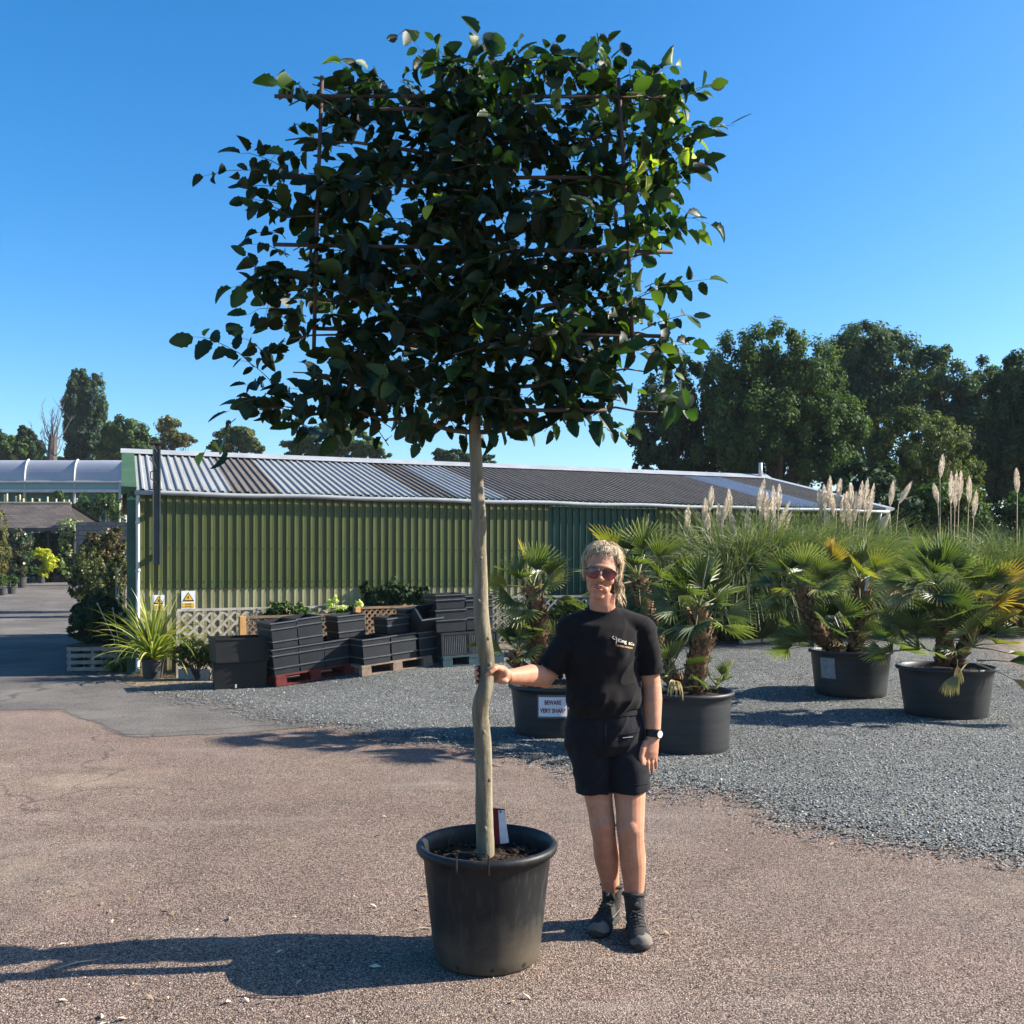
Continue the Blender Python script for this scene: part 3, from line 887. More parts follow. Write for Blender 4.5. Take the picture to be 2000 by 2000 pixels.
crate(Mx, 0.62, 0.42, 0.81, 0.40, 0.5, 0.14, "top crate of the stack directly behind the tree trunk", ribs=(0.08, 0.5))
# black tubs
a = gp(418, 1351); b = gp(527, 1338); v = b - a; ang = math.atan2(v.y, v.x) * 0.35 + 0.05
Mx = Matrix.Translation((a.x, a.y, a.z + 0.015)) @ Matrix.Rotation(ang, 4, 'Z')
crate(Mx, 0.33, 0.3, 0.0, 0.66, 0.5, 0.34, "lower matt black storage tub on the ground beside the red pallet", group="black tubs", mat=M_BLK, ribs=(0.03,))
crate(Mx, 0.33, 0.28, 0.345, 0.70, 0.52, 0.31, "upper black storage tub lying slightly askew on the lower tub", group="black tubs", mat=M_BLK, ribs=(0.05,), rz=0.12)
mb = MB(); mb.box((0.27, 0.045, 0.04), (0.022, 0.006, 0.045)); o = mb.build("drain_tap", M_WHITE); o.matrix_basis = Mx; tag(o, "small white tap at the foot of the lower black tub", "tap")
# wooden slatted crate/pallet pile by the hedge
a = gp(131, 1313)
M_BARKD = simple("dark_old_wood", (0.06, 0.05, 0.04), (0.03, 0.025, 0.02), 6, 0.9)
t = thing("slatted_crate", "weathered slatted timber crate under the dark hedge at the path edge", "crate", a + Vector((0, 0, 0.005)), 0.08)
for k in range(4):
    mb = MB(); mb.box((0.36, 0.02, 0.04 + k * 0.1), (0.74, 0.02, 0.055)); mb.build("slat", M_LAT_G, t)
    mb = MB(); mb.box((0.36, 0.72, 0.04 + k * 0.1), (0.74, 0.02, 0.055)); mb.build("slat", M_LAT_G, t)
    mb = MB(); mb.box((-0.005, 0.37, 0.04 + k * 0.1), (0.02, 0.7, 0.055)); mb.build("slat", M_LAT_G, t)
for x in (0.02, 0.36, 0.70):
    for y in (0.055, 0.69):
        mb = MB(); mb.box((x, y, 0.19), (0.05, 0.05, 0.38)); mb.build("corner_post", M_LAT_G, t)
mb = MB(); mb.box((0.36, 0.37, 0.385), (0.76, 0.74, 0.016)); mb.build("deck", M_BARKD, t)

# ------------------------------------------------------------------ far left: barn, greenhouse, wall
M_SHING = MT("dark_shingles"); br = M_SHING.N("ShaderNodeTexBrick"); br.inputs["Scale"].default_value = 1.0
br.inputs["Color1"].default_value = (0.075, 0.062, 0.056, 1); br.inputs["Color2"].default_value = (0.12, 0.10, 0.09, 1); br.inputs["Mortar"].default_value = (0.03, 0.026, 0.024, 1)
br.inputs["Mortar Size"].default_value = 0.012; br.inputs["Brick Width"].default_value = 0.5; br.inputs["Row Height"].default_value = 0.2
M_SHING.L(M_SHING.co(), br.inputs["Vector"]); M_SHING.set(br.outputs[0], 0.9, 0.2); M_SHING = M_SHING.m
M_DARKW = simple("black_timber", (0.02, 0.018, 0.016), (0.035, 0.03, 0.026), 5, 0.8)
Yb = 48.0
eL, eR = P(-130, 1031, Yb), P(147, 1031, Yb)
rL, rR = P(-130, 984, Yb + 2.6), P(139, 984, Yb + 2.6)
barn = thing("open_barn", "low black open-fronted barn with dark shingle roof behind the potted shrubs", "barn", PG(40, Yb))
mb = MB(); mb.add([eL, eR, rR, rL, eL + Vector((0, 5.2, 0)), eR + Vector((0, 5.2, 0))], [(0, 1, 2, 3), (3, 2, 5, 4)])
mb.add([eL + Vector((0, 0.02, -0.14)), eR + Vector((0, 0.02, -0.14)), eR - Vector((0, -0.02, 0.001)), eL - Vector((0, -0.02, 0.001))], [(0, 1, 2, 3)])
bw(mb, "roof", M_SHING, barn)
mb = MB(); mb.tube([rL + Vector((0, 0, 0.03)), rR + Vector((0, 0, 0.03))], 0.07, 8); bw(mb, "ridge", simple("ridge_mossy", (0.3, 0.27, 0.2), (0.2, 0.18, 0.14), 5, 0.9), barn)
mb = MB(); zb = gz(eR.x, Yb)
mb.add([(eR.x - 0.15, Yb + 0.3, zb), (eR.x - 0.15, Yb + 5, zb), (eR.x - 0.15, Yb + 5, eR.z - 0.1), (rR.x - 0.1, Yb + 2.6, rR.z - 0.1), (eR.x - 0.15, Yb + 0.3, eR.z - 0.1)], [(0, 1, 2, 3, 4)])
mb.add([(eL.x, Yb + 4.9, zb), (eR.x - 0.2, Yb + 4.9, zb), (eR.x - 0.2, Yb + 4.9, eR.z - 0.1), (eL.x, Yb + 4.9, eR.z - 0.1)], [(0, 1, 2, 3)])
bw(mb, "back_and_end_wall", M_DARKW, barn)
for px in (-60, 20, 95, 143):
    mb = MB(); p = PG(px, Yb + 0.3); mb.box((p.x, p.y, (p.z + eR.z) / 2 - 0.07), (0.14, 0.14, eR.z - p.z - 0.14)); bw(mb, "post", M_DARKW, barn)
# greenhouse / net tunnel
Yg = 62.0
gh_ = thing("greenhouse", "large pale film-roofed greenhouse with white hoops and green net sides beyond the barn", "greenhouse", PG(120, Yg))
M_FILM = simple("pale_polythene", (0.36, 0.37, 0.41), (0.30, 0.31, 0.35), 0.6, 0.35, 0.5)
m = MT("green_shade_net"); m.set(m.ramp(m.noise(0.8, 4), [(0.3, (0.03, 0.10, 0.085)), (0.7, (0.06, 0.16, 0.13))]), 0.8, 0.1); M_NET = m.m
m = MT("pale_green_net"); m.set((0.22, 0.34, 0.32), 0.7, 0.2); M_NET2 = m.m
xL = (-260 - 1000) * Yg / F; xR = (243 - 1000) * Yg / F
ztg, zgu, zfa = fz(899, Yg + 0.6), fz(942, Yg), fz(959, Yg)
def arc(i, n=10):
    a = i / n * PI / 2
    return (Yg + 0.6 * (1 - math.cos(a)), zgu + (ztg - zgu) * math.sin(a))
mb = MB()
for i in range(10):
    (y0, z0), (y1, z1) = arc(i), arc(i + 1)
    mb.add([(xL, y0, z0), (xR, y0, z0), (xR, y1, z1), (xL, y1, z1)], [(0, 1, 2, 3)])
mb.add([(xL, Yg + 0.6, ztg), (xR, Yg + 0.6, ztg), (xR, Yg + 12, ztg), (xL, Yg + 12, ztg)], [(0, 1, 2, 3)])
bw(mb, "roof_film", M_FILM, gh_, smooth=True)
for px in (-140, -48, 48, 145, 240):
    mb = MB(); x = (px - 1000) * Yg / F
    pts = [(x, arc(i)[0] - 0.03, arc(i)[1] + 0.03) for i in range(11)]
    mb.tube(pts, 0.06, 8); bw(mb, "hoop", M_WHITE, gh_, smooth=True)
    mb = MB(); mb.tube([(x, Yg, 0.9), (x, Yg, zgu)], 0.08 if px < 240 else 0.28, 8); bw(mb, "post", M_GREYP, gh_)
mb = MB(); mb.tube([(xL, Yg - 0.08, zgu), (xR, Yg - 0.08, zgu)], 0.09, 8); bw(mb, "gutter_rail", M_GREYP, gh_)
mb = MB(); mb.tube([(xL, Yg - 0.08, zfa), (xR, Yg - 0.08, zfa)], 0.10, 8); bw(mb, "lower_rail", M_WHITE, gh_)
mb = MB(); mb.add([(xL, Yg, zfa), (xR, Yg, zfa), (xR, Yg, zgu), (xL, Yg, zgu)], [(0, 1, 2, 3)]); bw(mb, "upper_net", M_NET2, gh_)
mb = MB(); mb.add([(xL, Yg + 0.4, 0.8), (xR, Yg + 0.4, 0.8), (xR, Yg + 0.4, zfa), (xL, Yg + 0.4, zfa)], [(0, 1, 2, 3)])
mb.add([(xR, Yg + 0.4, 0.8), (xR, Yg + 7, 0.8), (xR, Yg + 7, zgu), (xR, Yg + 0.4, zgu)], [(0, 1, 2, 3)]); bw(mb, "side_net", M_NET, gh_)
# block wall
M_BLOCK = MT("grey_blockwork"); br = M_BLOCK.N("ShaderNodeTexBrick"); br.inputs["Color1"].default_value = (0.14, 0.13, 0.12, 1); br.inputs["Color2"].default_value = (0.2, 0.185, 0.165, 1); br.inputs["Mortar"].default_value = (0.09, 0.085, 0.08, 1)
br.inputs["Brick Width"].default_value = 0.44; br.inputs["Row Height"].default_value = 0.215; br.inputs["Scale"].default_value = 1.0
mp = M_BLOCK.N("ShaderNodeMapping"); mp.inputs["Rotation"].default_value = (PI / 2, 0, 0); M_BLOCK.L(M_BLOCK.co(), mp.inputs[0]); M_BLOCK.L(mp.outputs[0], br.inputs[0]); M_BLOCK.set(br.outputs[0], 0.9, 0.2); M_BLOCK = M_BLOCK.m
mb = MB(); a = P(150, 1020, 46); b = P(262, 1020, 46); mb.box(((a.x + b.x) / 2, 46, (a.z + 0.5) / 2), (b.x - a.x, 0.22, a.z - 0.5)); tag(mb.build("block_wall", M_BLOCK), "grey block wall beside the shed's left end, behind the shrubs", "wall")
# ------------------------------------------------------------------ foliage tools
def rand_dirs(n):
    v = NR.normal(size=(n, 3)); return v / np.linalg.norm(v, axis=1, keepdims=True)
def nrm(a): return a / (np.linalg.norm(a, axis=-1, keepdims=True) + 1e-9)

def cards(C, N_, U, S, asp=0.6, fold=0.12):
    """diamond shaped folded leaves: C centres, N normals, U tip directions, S lengths -> V,F (2 tris as quads)"""
    U = nrm(U - N_ * np.sum(U * N_, 1, keepdims=True)); W = np.cross(N_, U)
    S = S[:, None]
    b = C - U * S * 0.5; tp = C + U * S * 0.5
    l = C + W * S * asp * 0.5 + N_ * S * fold - U * S * 0.05; r = C - W * S * asp * 0.5 + N_ * S * fold - U * S * 0.05
    V = np.stack([b, r, tp, l], 1).reshape(-1, 3)
    Fc = np.arange(len(C) * 4).reshape(-1, 4)
    return V, Fc

def blob_points(lobes, n, clumps=60, csize=0.22, inner=0.35):
    """lobes: (centre, radii). points gathered in clumps near the lobe surfaces"""
    P_, O_, T_ = [], [], []
    vol = np.array([l[1][0] * l[1][2] for l in lobes]); vol = vol / vol.sum()
    for (c, r), wv in zip(lobes, vol):
        k = max(6, int(clumps * len(lobes) * wv)); c = np.array(c); r = np.array(r)
        d = rand_dirs(k); rad = np.where(NR.random(k) < inner, NR.random(k) ** 0.5 * 0.8, 0.80 + 0.26 * NR.random(k))[:, None]
        cc = d * rad
        tone = NR.random(k)
        m_ = int(n * wv); idx = NR.integers(0, k, m_)
        off = rand_dirs(m_) * (NR.random((m_, 1)) ** 0.6) * csize * (0.6 + 0.9 * NR.random((k, 1))[idx])
        q = cc[idx] + off
        P_.append(c + q * r); O_.append(nrm(nrm(q) + 0.7 * nrm(off))); T_.append(np.clip(tone[idx] * 0.6 + NR.random(m_) * 0.4, 0, 1))
    return np.concatenate(P_), np.concatenate(O_), np.concatenate(T_)

def crown(name, lobes, n, leaf, mat, parent, clumps=60, csize=0.22, asp=0.62, up=0.3, inner=0.35, clipz=None):
    C, O, T = blob_points(lobes, n, clumps, csize, inner)
    if clipz is not None:
        k = C[:, 2] > clipz; C, O, T = C[k], O[k], T[k]
    m_ = len(C)
    Nn = nrm(O * 0.8 + rand_dirs(m_) * 0.75 + np.array([0, 0, up]))
    V, Fc = cards(C, Nn, rand_dirs(m_) + O * 0.4, leaf * (0.6 + 0.8 * NR.random(m_)), asp)
    o = npmesh(name, V, Fc, mat, t=np.repeat(T, 4))
    if parent is not None: rot_parent(o, parent)
    return o

M_BARK = simple("rough_bark", (0.10, 0.08, 0.06), (0.045, 0.036, 0.03), 3, 0.9, 0.2, bump=0.5, bscale=10)
G_MID = leafmat("leaves_mid_green", [(0.022, 0.045, 0.016), (0.050, 0.090, 0.026), (0.10, 0.145, 0.045)], 0.28, 0.65, 0.15)
G_DARK = leafmat("leaves_dark_green", [(0.012, 0.028, 0.014), (0.026, 0.052, 0.022), (0.052, 0.082, 0.034)], 0.2, 0.65, 0.15)
G_BLUE = leafmat("leaves_blue_green", [(0.024, 0.048, 0.030), (0.050, 0.085, 0.048), (0.095, 0.135, 0.070)], 0.28, 0.65, 0.15)
G_OLIVE = leafmat("leaves_olive", [(0.036, 0.052, 0.016), (0.075, 0.098, 0.028), (0.13, 0.15, 0.045)], 0.25, 0.65, 0.15)
G_AUT = leafmat("leaves_autumn_tinge", [(0.04, 0.055, 0.016), (0.10, 0.105, 0.03), (0.22, 0.15, 0.04)], 0.25, 0.5)

def tree(name, label, Y, bpx, lobes, n, leaf, mat, group=None, clumps=60, csize=0.22, tr=0.25, limbs=10, depth=1.0, up=0.3, cat="tree", inner=0.35):
    """lobes in photo px: (px, py, rx, ry[, dy])"""
    base = PG(bpx, Y)
    t = thing(name, label, cat, base, 0, group)
    L = []
    for l in lobes:
        dy = l[4] if len(l) > 4 else 0
        c = P(l[0], l[1], Y + dy); rx, rz_ = l[2] * Y / F, l[3] * Y / F
        L.append((tuple(c), (rx, min(rx, rz_) * depth if depth < 5 else depth, rz_)))
    crown("crown", L, n, leaf, mat, t, clumps, csize, up=up, inner=inner)
    mb = MB()
    cz = sum(l[0][2] for l in L) / len(L)
    top = max(l[0][2] for l in L)
    cx = sum(l[0][0] for l in L) / len(L)
    pts = [base + Vector((0, 0, -0.1))] + [base + Vector(((cx - base.x) * f_, 0.1 * math.sin(f_ * 5), (top - base.z) * f_)) for f_ in (0.15, 0.3, 0.5, 0.75, 1.0)]
    mb.tube(pts, [tr * 1.3, tr, tr * 0.85, tr * 0.65, tr * 0.4, tr * 0.12], 10)
    for i in range(limbs):
        l = L[i % len(L)]; f_ = R.uniform(0.25, 0.7)
        s = base + Vector(((cx - base.x) * f_, 0, (top - base.z) * f_))
        d = Vector(rand_dirs(1)[0]); d.z = abs(d.z)
        e = Vector(l[0]) + Vector((d.x * l[1][0], d.y * l[1][1], d.z * l[1][2])) * 0.8
        m_ = s.lerp(e, 0.5) + Vector((0, 0, -0.06 * (e - s).length))
        mb.tube([s, m_, e], [tr * 0.4, tr * 0.25, tr * 0.06], 6)
    o = mb.build("trunk", M_BARK, None, smooth=True); rot_parent(o, t)
    return t

TG = "trees beyond the shed"
# right hand tree belt
tree("evergreen_tree", "dark bluish tree half hidden between the potted tree's crown and the big rounded tree", 44, 1300, [(1300, 850, 62, 120), (1345, 790, 50, 90), (1270, 880, 45, 70), (1400, 850, 60, 110), (1330, 925, 100, 60)], 44000, 0.16, G_DARK, TG, 50, 0.2, 0.3, up=0.0)
tree("broadleaf_tree", "big rounded broadleaf tree with lobed crown standing right behind the shed roof", 42, 1520, [(1440, 740, 62, 90), (1500, 715, 66, 80), (1570, 760, 70, 95), (1480, 820, 95, 95), (1600, 850, 80, 85), (1640, 870, 52, 70), (1545, 900, 110, 60), (1420, 880, 60, 90), (1385, 720, 1, 1), (1660, 830, 30, 40)], 115000, 0.135, G_MID, TG, 70, 0.2, 0.35, 14)
tree("tall_airy_tree", "tall airy blue-green tree with open top rising behind the rounded tree", 50, 1720, [(1690, 700, 70, 68), (1640, 720, 50, 60), (1740, 720, 60, 62), (1700, 790, 90, 75), (1650, 800, 50, 70), (1790, 780, 50, 50), (1695, 668, 44, 38)], 70000, 0.155, G_BLUE, TG, 34, 0.30, 0.28, 26, inner=0.15)
tree("oak_tree", "loose branching tree with sky gaps between the airy tree and the right edge", 47, 1850, [(1835, 725, 56, 46), (1830, 780, 60, 50), (1890, 790, 60, 60), (1925, 745, 45, 40), (1870, 860, 90, 60), (1945, 820, 60, 60), (1880, 930, 110, 60)], 60000, 0.155, G_BLUE, TG, 30, 0.32, 0.26, 26, inner=0.12)
tree("dark_conifer", "very dark dense conifer cut by the right edge of the photo", 40, 2010, [(1985, 790, 48, 90), (2010, 760, 60, 80), (2000, 880, 70, 110), (1960, 930, 60, 90), (2040, 850, 80, 130)], 45000, 0.14, G_DARK, TG, 50, 0.22, 0.3, up=0.0)
tree("willow_shrub", "rounded olive-green willow-like tree lower than its neighbours behind the pampas grass", 36, 1800, [(1790, 890, 95, 88), (1730, 920, 60, 80), (1860, 930, 60, 75), (1780, 970, 110, 60), (1800, 835, 50, 36)], 65000, 0.10, G_OLIVE, TG, 70, 0.17, 0.2, up=0.2)
tree("hedgerow_shrub", "dark undergrowth shrub between the shed's right end and the willow", 30, 1720, [(1690, 970, 60, 70), (1740, 1020, 80, 70), (1640, 960, 40, 50)], 20000, 0.16, G_DARK, TG, 40, 0.25, 0.12, cat="shrub")
tree("hedgerow_shrub", "bright leafy shrub behind the pampas plumes beside the right-hand conifer", 30, 1930, [(1900, 1035, 60, 50), (1960, 1045, 60, 55), (1850, 1045, 50, 50), (2020, 1030, 60, 70), (1790, 1055, 60, 45), (1835, 1000, 60, 60)], 24000, 0.13, G_MID, TG, 40, 0.25, 0.1, cat="shrub")
# left hand tree line
tree("poplar_tree", "tall narrow poplar standing alone above the greenhouse", 90, 170, [(150, 800, 24, 70), (158, 752, 17, 36), (186, 800, 22, 62), (150, 860, 25, 60), (190, 860, 28, 50), (172, 880, 45, 40), (183, 750, 9, 22), (152, 729, 8, 12)], 36000, 0.30, G_BLUE, TG, 40, 0.24, 0.4)
tree("broadleaf_tree", "low rounded tree at the far left edge above the greenhouse", 84, 10, [(8, 878, 30, 26), (-20, 870, 30, 34), (30, 886, 25, 20)], 13000, 0.3, G_MID, TG, 30, 0.25, 0.3)
tree("broadleaf_tree", "small dark spiky tree between the left edge and the dead tree", 86, 58, [(50, 865, 17, 28), (66, 880, 16, 22), (45, 850, 9, 12), (62, 852, 7, 9)], 5000, 0.45, G_DARK, TG, 22, 0.3, 0.3)
tree("broadleaf_tree", "medium green tree just right of the poplar behind the shed's left end", 84, 240, [(245, 848, 36, 32), (222, 868, 30, 30), (275, 866, 30, 24), (240, 880, 50, 22)], 17000, 0.30, G_MID, TG, 34, 0.25, 0.3)
tree("thin_birch_tree", "wispy half-bare tree above the shed ridge near its left end", 88, 335, [(328, 838, 22, 20), (352, 860, 26, 12), (315, 865, 30, 14)], 1800, 0.38, G_AUT, TG, 20, 0.4, 0.16, 40)
tree("broadleaf_tree", "rounded yellow-green tree above the shed ridge under the lowest left sprig", 80, 455, [(462, 860, 36, 26), (435, 878, 30, 16), (490, 872, 24, 18)], 13000, 0.28, G_OLIVE, TG, 34, 0.25, 0.3)
tree("broadleaf_tree", "spreading green tree directly behind the left part of the pleached crown, above the ridge", 76, 650, [(640, 860, 52, 34), (590, 872, 36, 24), (700, 872, 44, 24), (740, 884, 26, 14), (655, 838, 30, 14)], 24000, 0.26, G_MID, TG, 40, 0.22, 0.3)
tree("broadleaf_tree", "low distant tree just left and right of the trunk above the ridge", 80, 905, [(880, 892, 36, 12), (930, 898, 40, 10), (860, 886, 16, 8)], 5000, 0.36, G_BLUE, TG, 26, 0.25, 0.2)
# filler far tree line so that nothing is empty between trunks
tree("hedgerow_shrub", "low dark hedge line far behind the greenhouse", 100, 60, [(-80, 900, 90, 22), (60, 905, 90, 12), (220, 900, 110, 20)], 9000, 0.6, G_DARK, TG, 50, 0.2, 0.2, cat="hedge")
# dead tree
bt = PG(104, 82)
t = thing("dead_tree", "bare dead tree with pollarded trunk left of the poplar", "tree", bt, 0, TG)
mb = MB(); top = P(104, 852, 82)
mb.tube([bt, P(101, 900, 82), top], [0.5, 0.42, 0.34], 8)
bw(mb, "trunk", simple("dead_wood", (0.10, 0.085, 0.075), (0.06, 0.05, 0.045), 4, 0.9), t)
mb = MB()
for i in range(26):
    s = P(101 + R.uniform(-3, 3), R.uniform(850, 905), 82); a = R.uniform(-0.75, 0.75)
    ln = R.uniform(1.5, 3.6); e = s + Vector((math.sin(a) * ln * 0.8, R.uniform(-.6, .6), math.cos(a) * ln))
    m_ = s.lerp(e, 0.45) + Vector((math.sin(a) * 0.35, 0, -0.1)); mb.tube([s, m_, e], [0.06, 0.035, 0.008], 5)
    for q in range(3):
        s2 = m_.lerp(e, R.random()); e2 = s2 + Vector((R.uniform(-.5, .5), R.uniform(-.3, .3), R.uniform(.3, .9))); mb.tube([s2, e2], [0.022, 0.006], 4)
bw(mb, "branches", simple("grey_twigs", (0.16, 0.14, 0.13), (0.1, 0.09, 0.08), 4, 0.9), t)

# ------------------------------------------------------------------ nursery stock at left
M_NPOT = simple("nursery_pot_plastic", (0.03, 0.03, 0.032), (0.05, 0.05, 0.05), 5, 0.6, 0.3)
M_STAKE = simple("pale_stake", (0.66, 0.58, 0.42), (0.5, 0.44, 0.3), 5, 0.8)
G_BRIGHT = leafmat("leaves_bright_yellow", [(0.16, 0.20, 0.02), (0.42, 0.42, 0.03), (0.60, 0.55, 0.05)], 0.35, 0.5)
G_VAR = leafmat("leaves_variegated", [(0.04, 0.08, 0.02), (0.14, 0.2, 0.06), (0.55, 0.56, 0.33)], 0.2, 0.5)
G_PHOT = leafmat("leaves_photinia", [(0.02, 0.045, 0.02), (0.04, 0.075, 0.03), (0.12, 0.07, 0.04)], 0.15, 0.3, 0.5)
G_RUST = leafmat("leaves_rust_green", [(0.03, 0.045, 0.014), (0.075, 0.07, 0.02), (0.16, 0.085, 0.03)], 0.2, 0.5)
G_CON = leafmat("conifer_sprays", [(0.03, 0.042, 0.012), (0.07, 0.085, 0.02), (0.13, 0.135, 0.035)], 0.15, 0.5)
def potted(name, label, px, py, potw, poth, lobes, n, leaf, mat, group=None, cat="shrub", clumps=40, csize=0.3, stem=True, up=0.3):
    """plant standing in a pot whose foot is at photo px,py"""
    b = gp(px, py); Y = b.y; r = potw * Y / F / 2; h = poth * Y / F
    if potw > 0:
        p = thing("plant_pot", "pot holding " + label, "plant pot", b, 0, "nursery pots")
        mb = MB(); mb.lathe([(r * 0.78, 0), (r * 0.8, 0.01), (r * 0.98, h * 0.93), (r * 1.06, h * 0.93), (r * 1.06, h), (r * 0.96, h), (r * 0.93, h * 0.85), (0.001, h * 0.87)], n=20, close=False); mb.build("shell", M_NPOT, p)
    t = thing(name, label, cat, b + Vector((0, 0, h * 0.85)), 0, group)
    L = []
    for l in lobes:
        c = P(l[0], l[1], Y + (l[4] if len(l) > 4 else 0)); L.append((tuple(c), (l[2] * Y / F, l[2] * Y / F, l[3] * Y / F)))
    crown("crown", L, n, leaf, mat, t, clumps, csize, clipz=b.z + 0.02, up=up)
    if stem:
        mb = MB(); s0 = Vector((b.x, b.y, b.z + h * 0.8)); tr = max(0.02, r * 0.12)
        for (c, rr) in L:
            c = Vector(c); mb.tube([s0, s0.lerp(c, 0.5) + Vector((R.uniform(-.05, .05), 0, 0)), c + Vector((0, 0, rr[2] * 0.5))], [tr, tr * 0.7, tr * 0.2], 6)
        o = mb.build("stem", M_BARK, None); rot_parent(o, t)
    return t
SGp = "shrubs along the nursery path"
potted("yellow_maple", "a bright yellow-green small maple beside the far end of the path", 81, 1139, 14, 13, [(80, 1080, 15, 10), (92, 1086, 14, 12), (70, 1078, 8, 7), (100, 1100, 12, 12), (88, 1115, 10, 12)], 3000, 0.10, G_BRIGHT, SGp, "tree", 26, 0.35)
potted("photinia_shrub", "a dense column-shaped dark shrub with reddish tips left of the yellow maple", 43, 1148, 18, 21, [(38, 1065, 23, 30), (40, 1095, 24, 34), (36, 1045, 15, 14)], 6000, 0.10, G_PHOT, SGp, "shrub", 60, 0.2)
potted("rust_shrub", "a tall orange and green shrub cut by the left edge of the photo", -8, 1158, 18, 20, [(-4, 1040, 18, 45), (-4, 1090, 22, 50), (-2, 1003, 10, 22)], 6000, 0.09, G_AUT, SGp, "shrub", 60, 0.2)
potted("box_shrub", "a small ball-shaped bright green shrub at the left edge, nearer one", 23, 1160, 17, 14, [(23, 1135, 11, 12)], 1600, 0.06, G_MID, "ball shrubs at left", "shrub", 40, 0.25)
potted("box_shrub", "a small green shrub cut by the left edge beside the ball-shaped one", 5, 1163, 13, 14, [(4, 1136, 10, 13)], 1400, 0.06, G_MID, "ball shrubs at left", "shrub", 40, 0.25)
potted("climbing_plant", "a tall twining climber with a thin leafy tip in front of the barn roof", 86, 1133, 0, 0, [(90, 1058, 13, 18), (76, 1050, 8, 9), (88, 1012, 5, 9), (96, 1008, 5, 4), (90, 1030, 5, 9)], 1900, 0.11, G_MID, SGp, "climber", 26, 0.3)
potted("variegated_climber", "a cream-variegated climber forming a pale column beside the barn", 122, 1137, 12, 10, [(140, 1030, 24, 18), (152, 1036, 20, 14), (128, 1060, 14, 24), (130, 1095, 15, 25), (132, 1118, 15, 16)], 6500, 0.09, G_VAR, SGp, "climber", 60, 0.22)
potted("dark_shrub", "a dark green bush beside the yellow maple with a large pot", 112, 1137, 17, 13, [(108, 1105, 13, 18), (116, 1090, 9, 12)], 2000, 0.08, G_DARK, SGp, "shrub", 34, 0.3)
potted("dark_shrub", "a low green bush in a pot left of the yellow maple", 64, 1138, 13, 11, [(62, 1112, 12, 12), (70, 1122, 8, 8)], 1500, 0.08, G_MID, SGp, "shrub", 34, 0.3)
potted("bushy_conifer", "a tall brownish shrub filling the space beside the shed's left corner", 205, 1195, 0, 0, [(205, 1080, 34, 42), (225, 1060, 22, 30), (180, 1075, 24, 32), (222, 1110, 28, 45)], 11000, 0.08, G_RUST, SGp, "shrub", 60, 0.2)
potted("bushy_conifer", "a feathery olive-green conifer at the right side of the path", 175, 1205, 0, 0, [(168, 1105, 26, 34), (160, 1145, 24, 34), (185, 1130, 26, 40), (178, 1165, 30, 26)], 12000, 0.07, G_CON, SGp, "conifer", 60, 0.2)
potted("bushy_conifer", "an arching olive conifer nearest the shed's left corner behind the yucca", 218, 1240, 0, 0, [(215, 1160, 28, 45), (232, 1120, 18, 36), (196, 1190, 30, 28), (226, 1195, 22, 30)], 12000, 0.06, G_CON, SGp, "conifer", 60, 0.2)
potted("dark_hedge", "a low dark mounded hedge in shade on the slatted timber crate", 190, 1306, 0, 0, [(160, 1225, 26, 26), (200, 1212, 32, 40), (230, 1235, 20, 44), (165, 1212, 28, 26, 1.5), (205, 1200, 32, 36, 1.5), (155, 1206, 22, 30, 3.2), (190, 1195, 34, 36, 3.2), (152, 1200, 18, 30, 4.6), (180, 1190, 30, 36, 4.6), (195, 1245, 40, 16)], 30000, 0.045, G_DARK, SGp, "hedge", 80, 0.18)
# young staked trees before the greenhouse
for i, (px, pt, pb, st) in enumerate([(9, 966, 1000, 1), (14, 964, 1000, 1), (31, 969, 1000, 1), (39, 966, 1000, 1), (46, 973, 1000, 1), (63, 973, 1000, 1), (77, 974, 1000, 0), (93, 970, 1000, 0), (110, 974, 1000, 1),
                                      (125, 976, 1002, 1), (135, 976, 1002, 1), (150, 973, 1018, 1), (167, 978, 1018, 1), (185, 981, 1018, 1), (196, 977, 1018, 0), (207, 976, 1018, 1), (223, 978, 1018, 1), (234, 983, 1020, 1)]):
    Y = 56; b = PG(px, Y)
    t = thing("young_tree", "staked young tree number %s from the left before the greenhouse" % ["one", "two", "three", "four", "five", "six", "seven", "eight", "nine", "ten", "eleven", "twelve", "thirteen", "fourteen", "fifteen", "sixteen", "seventeen", "eighteen"][i], "young tree", b, 0, "young staked trees before the greenhouse")
    mb = MB(); tp = P(px, pt, Y); mb.tube([b, tp], 0.045, 5); bw(mb, "stake", M_STAKE, t)
    hh = 30 if px > 145 else 12
    c = P(px + R.uniform(-3, 3), (1000 if px > 145 else 1000) - (R.uniform(0, 14) if px > 145 else 0), Y)
    crown("crown", [(tuple(c), (0.42, 0.42, hh * Y / F * 0.8))], 500, 0.14, G_MID, t, 20, 0.3)
for (px, py, rr) in ((115, 972, 10), (122, 985, 12), (193, 980, 12), (212, 985, 9), (42, 978, 8), (76, 985, 8)):
    Y = 57; b = PG(px, Y); t = thing("young_tree", {115: "leafy young tree above the right end of the barn ridge", 122: "leafy young tree just right of the barn ridge's end", 193: "tallest leafy young tree between barn and shed", 212: "leafy young tree nearest the greenhouse end post", 42: "small leafy tree top above the barn ridge, nearer the left edge", 76: "small leafy tree top above the middle of the barn ridge"}[px], "young tree", b, 0, "leafy young trees before the greenhouse")
    mb = MB(); mb.tube([b, P(px, py, Y)], 0.04, 5); bw(mb, "trunk", M_BARK, t)
    crown("crown", [(tuple(P(px, py, Y)), (rr * Y / F, rr * Y / F, rr * 1.3 * Y / F))], 700, 0.14, G_MID, t, 24, 0.3)
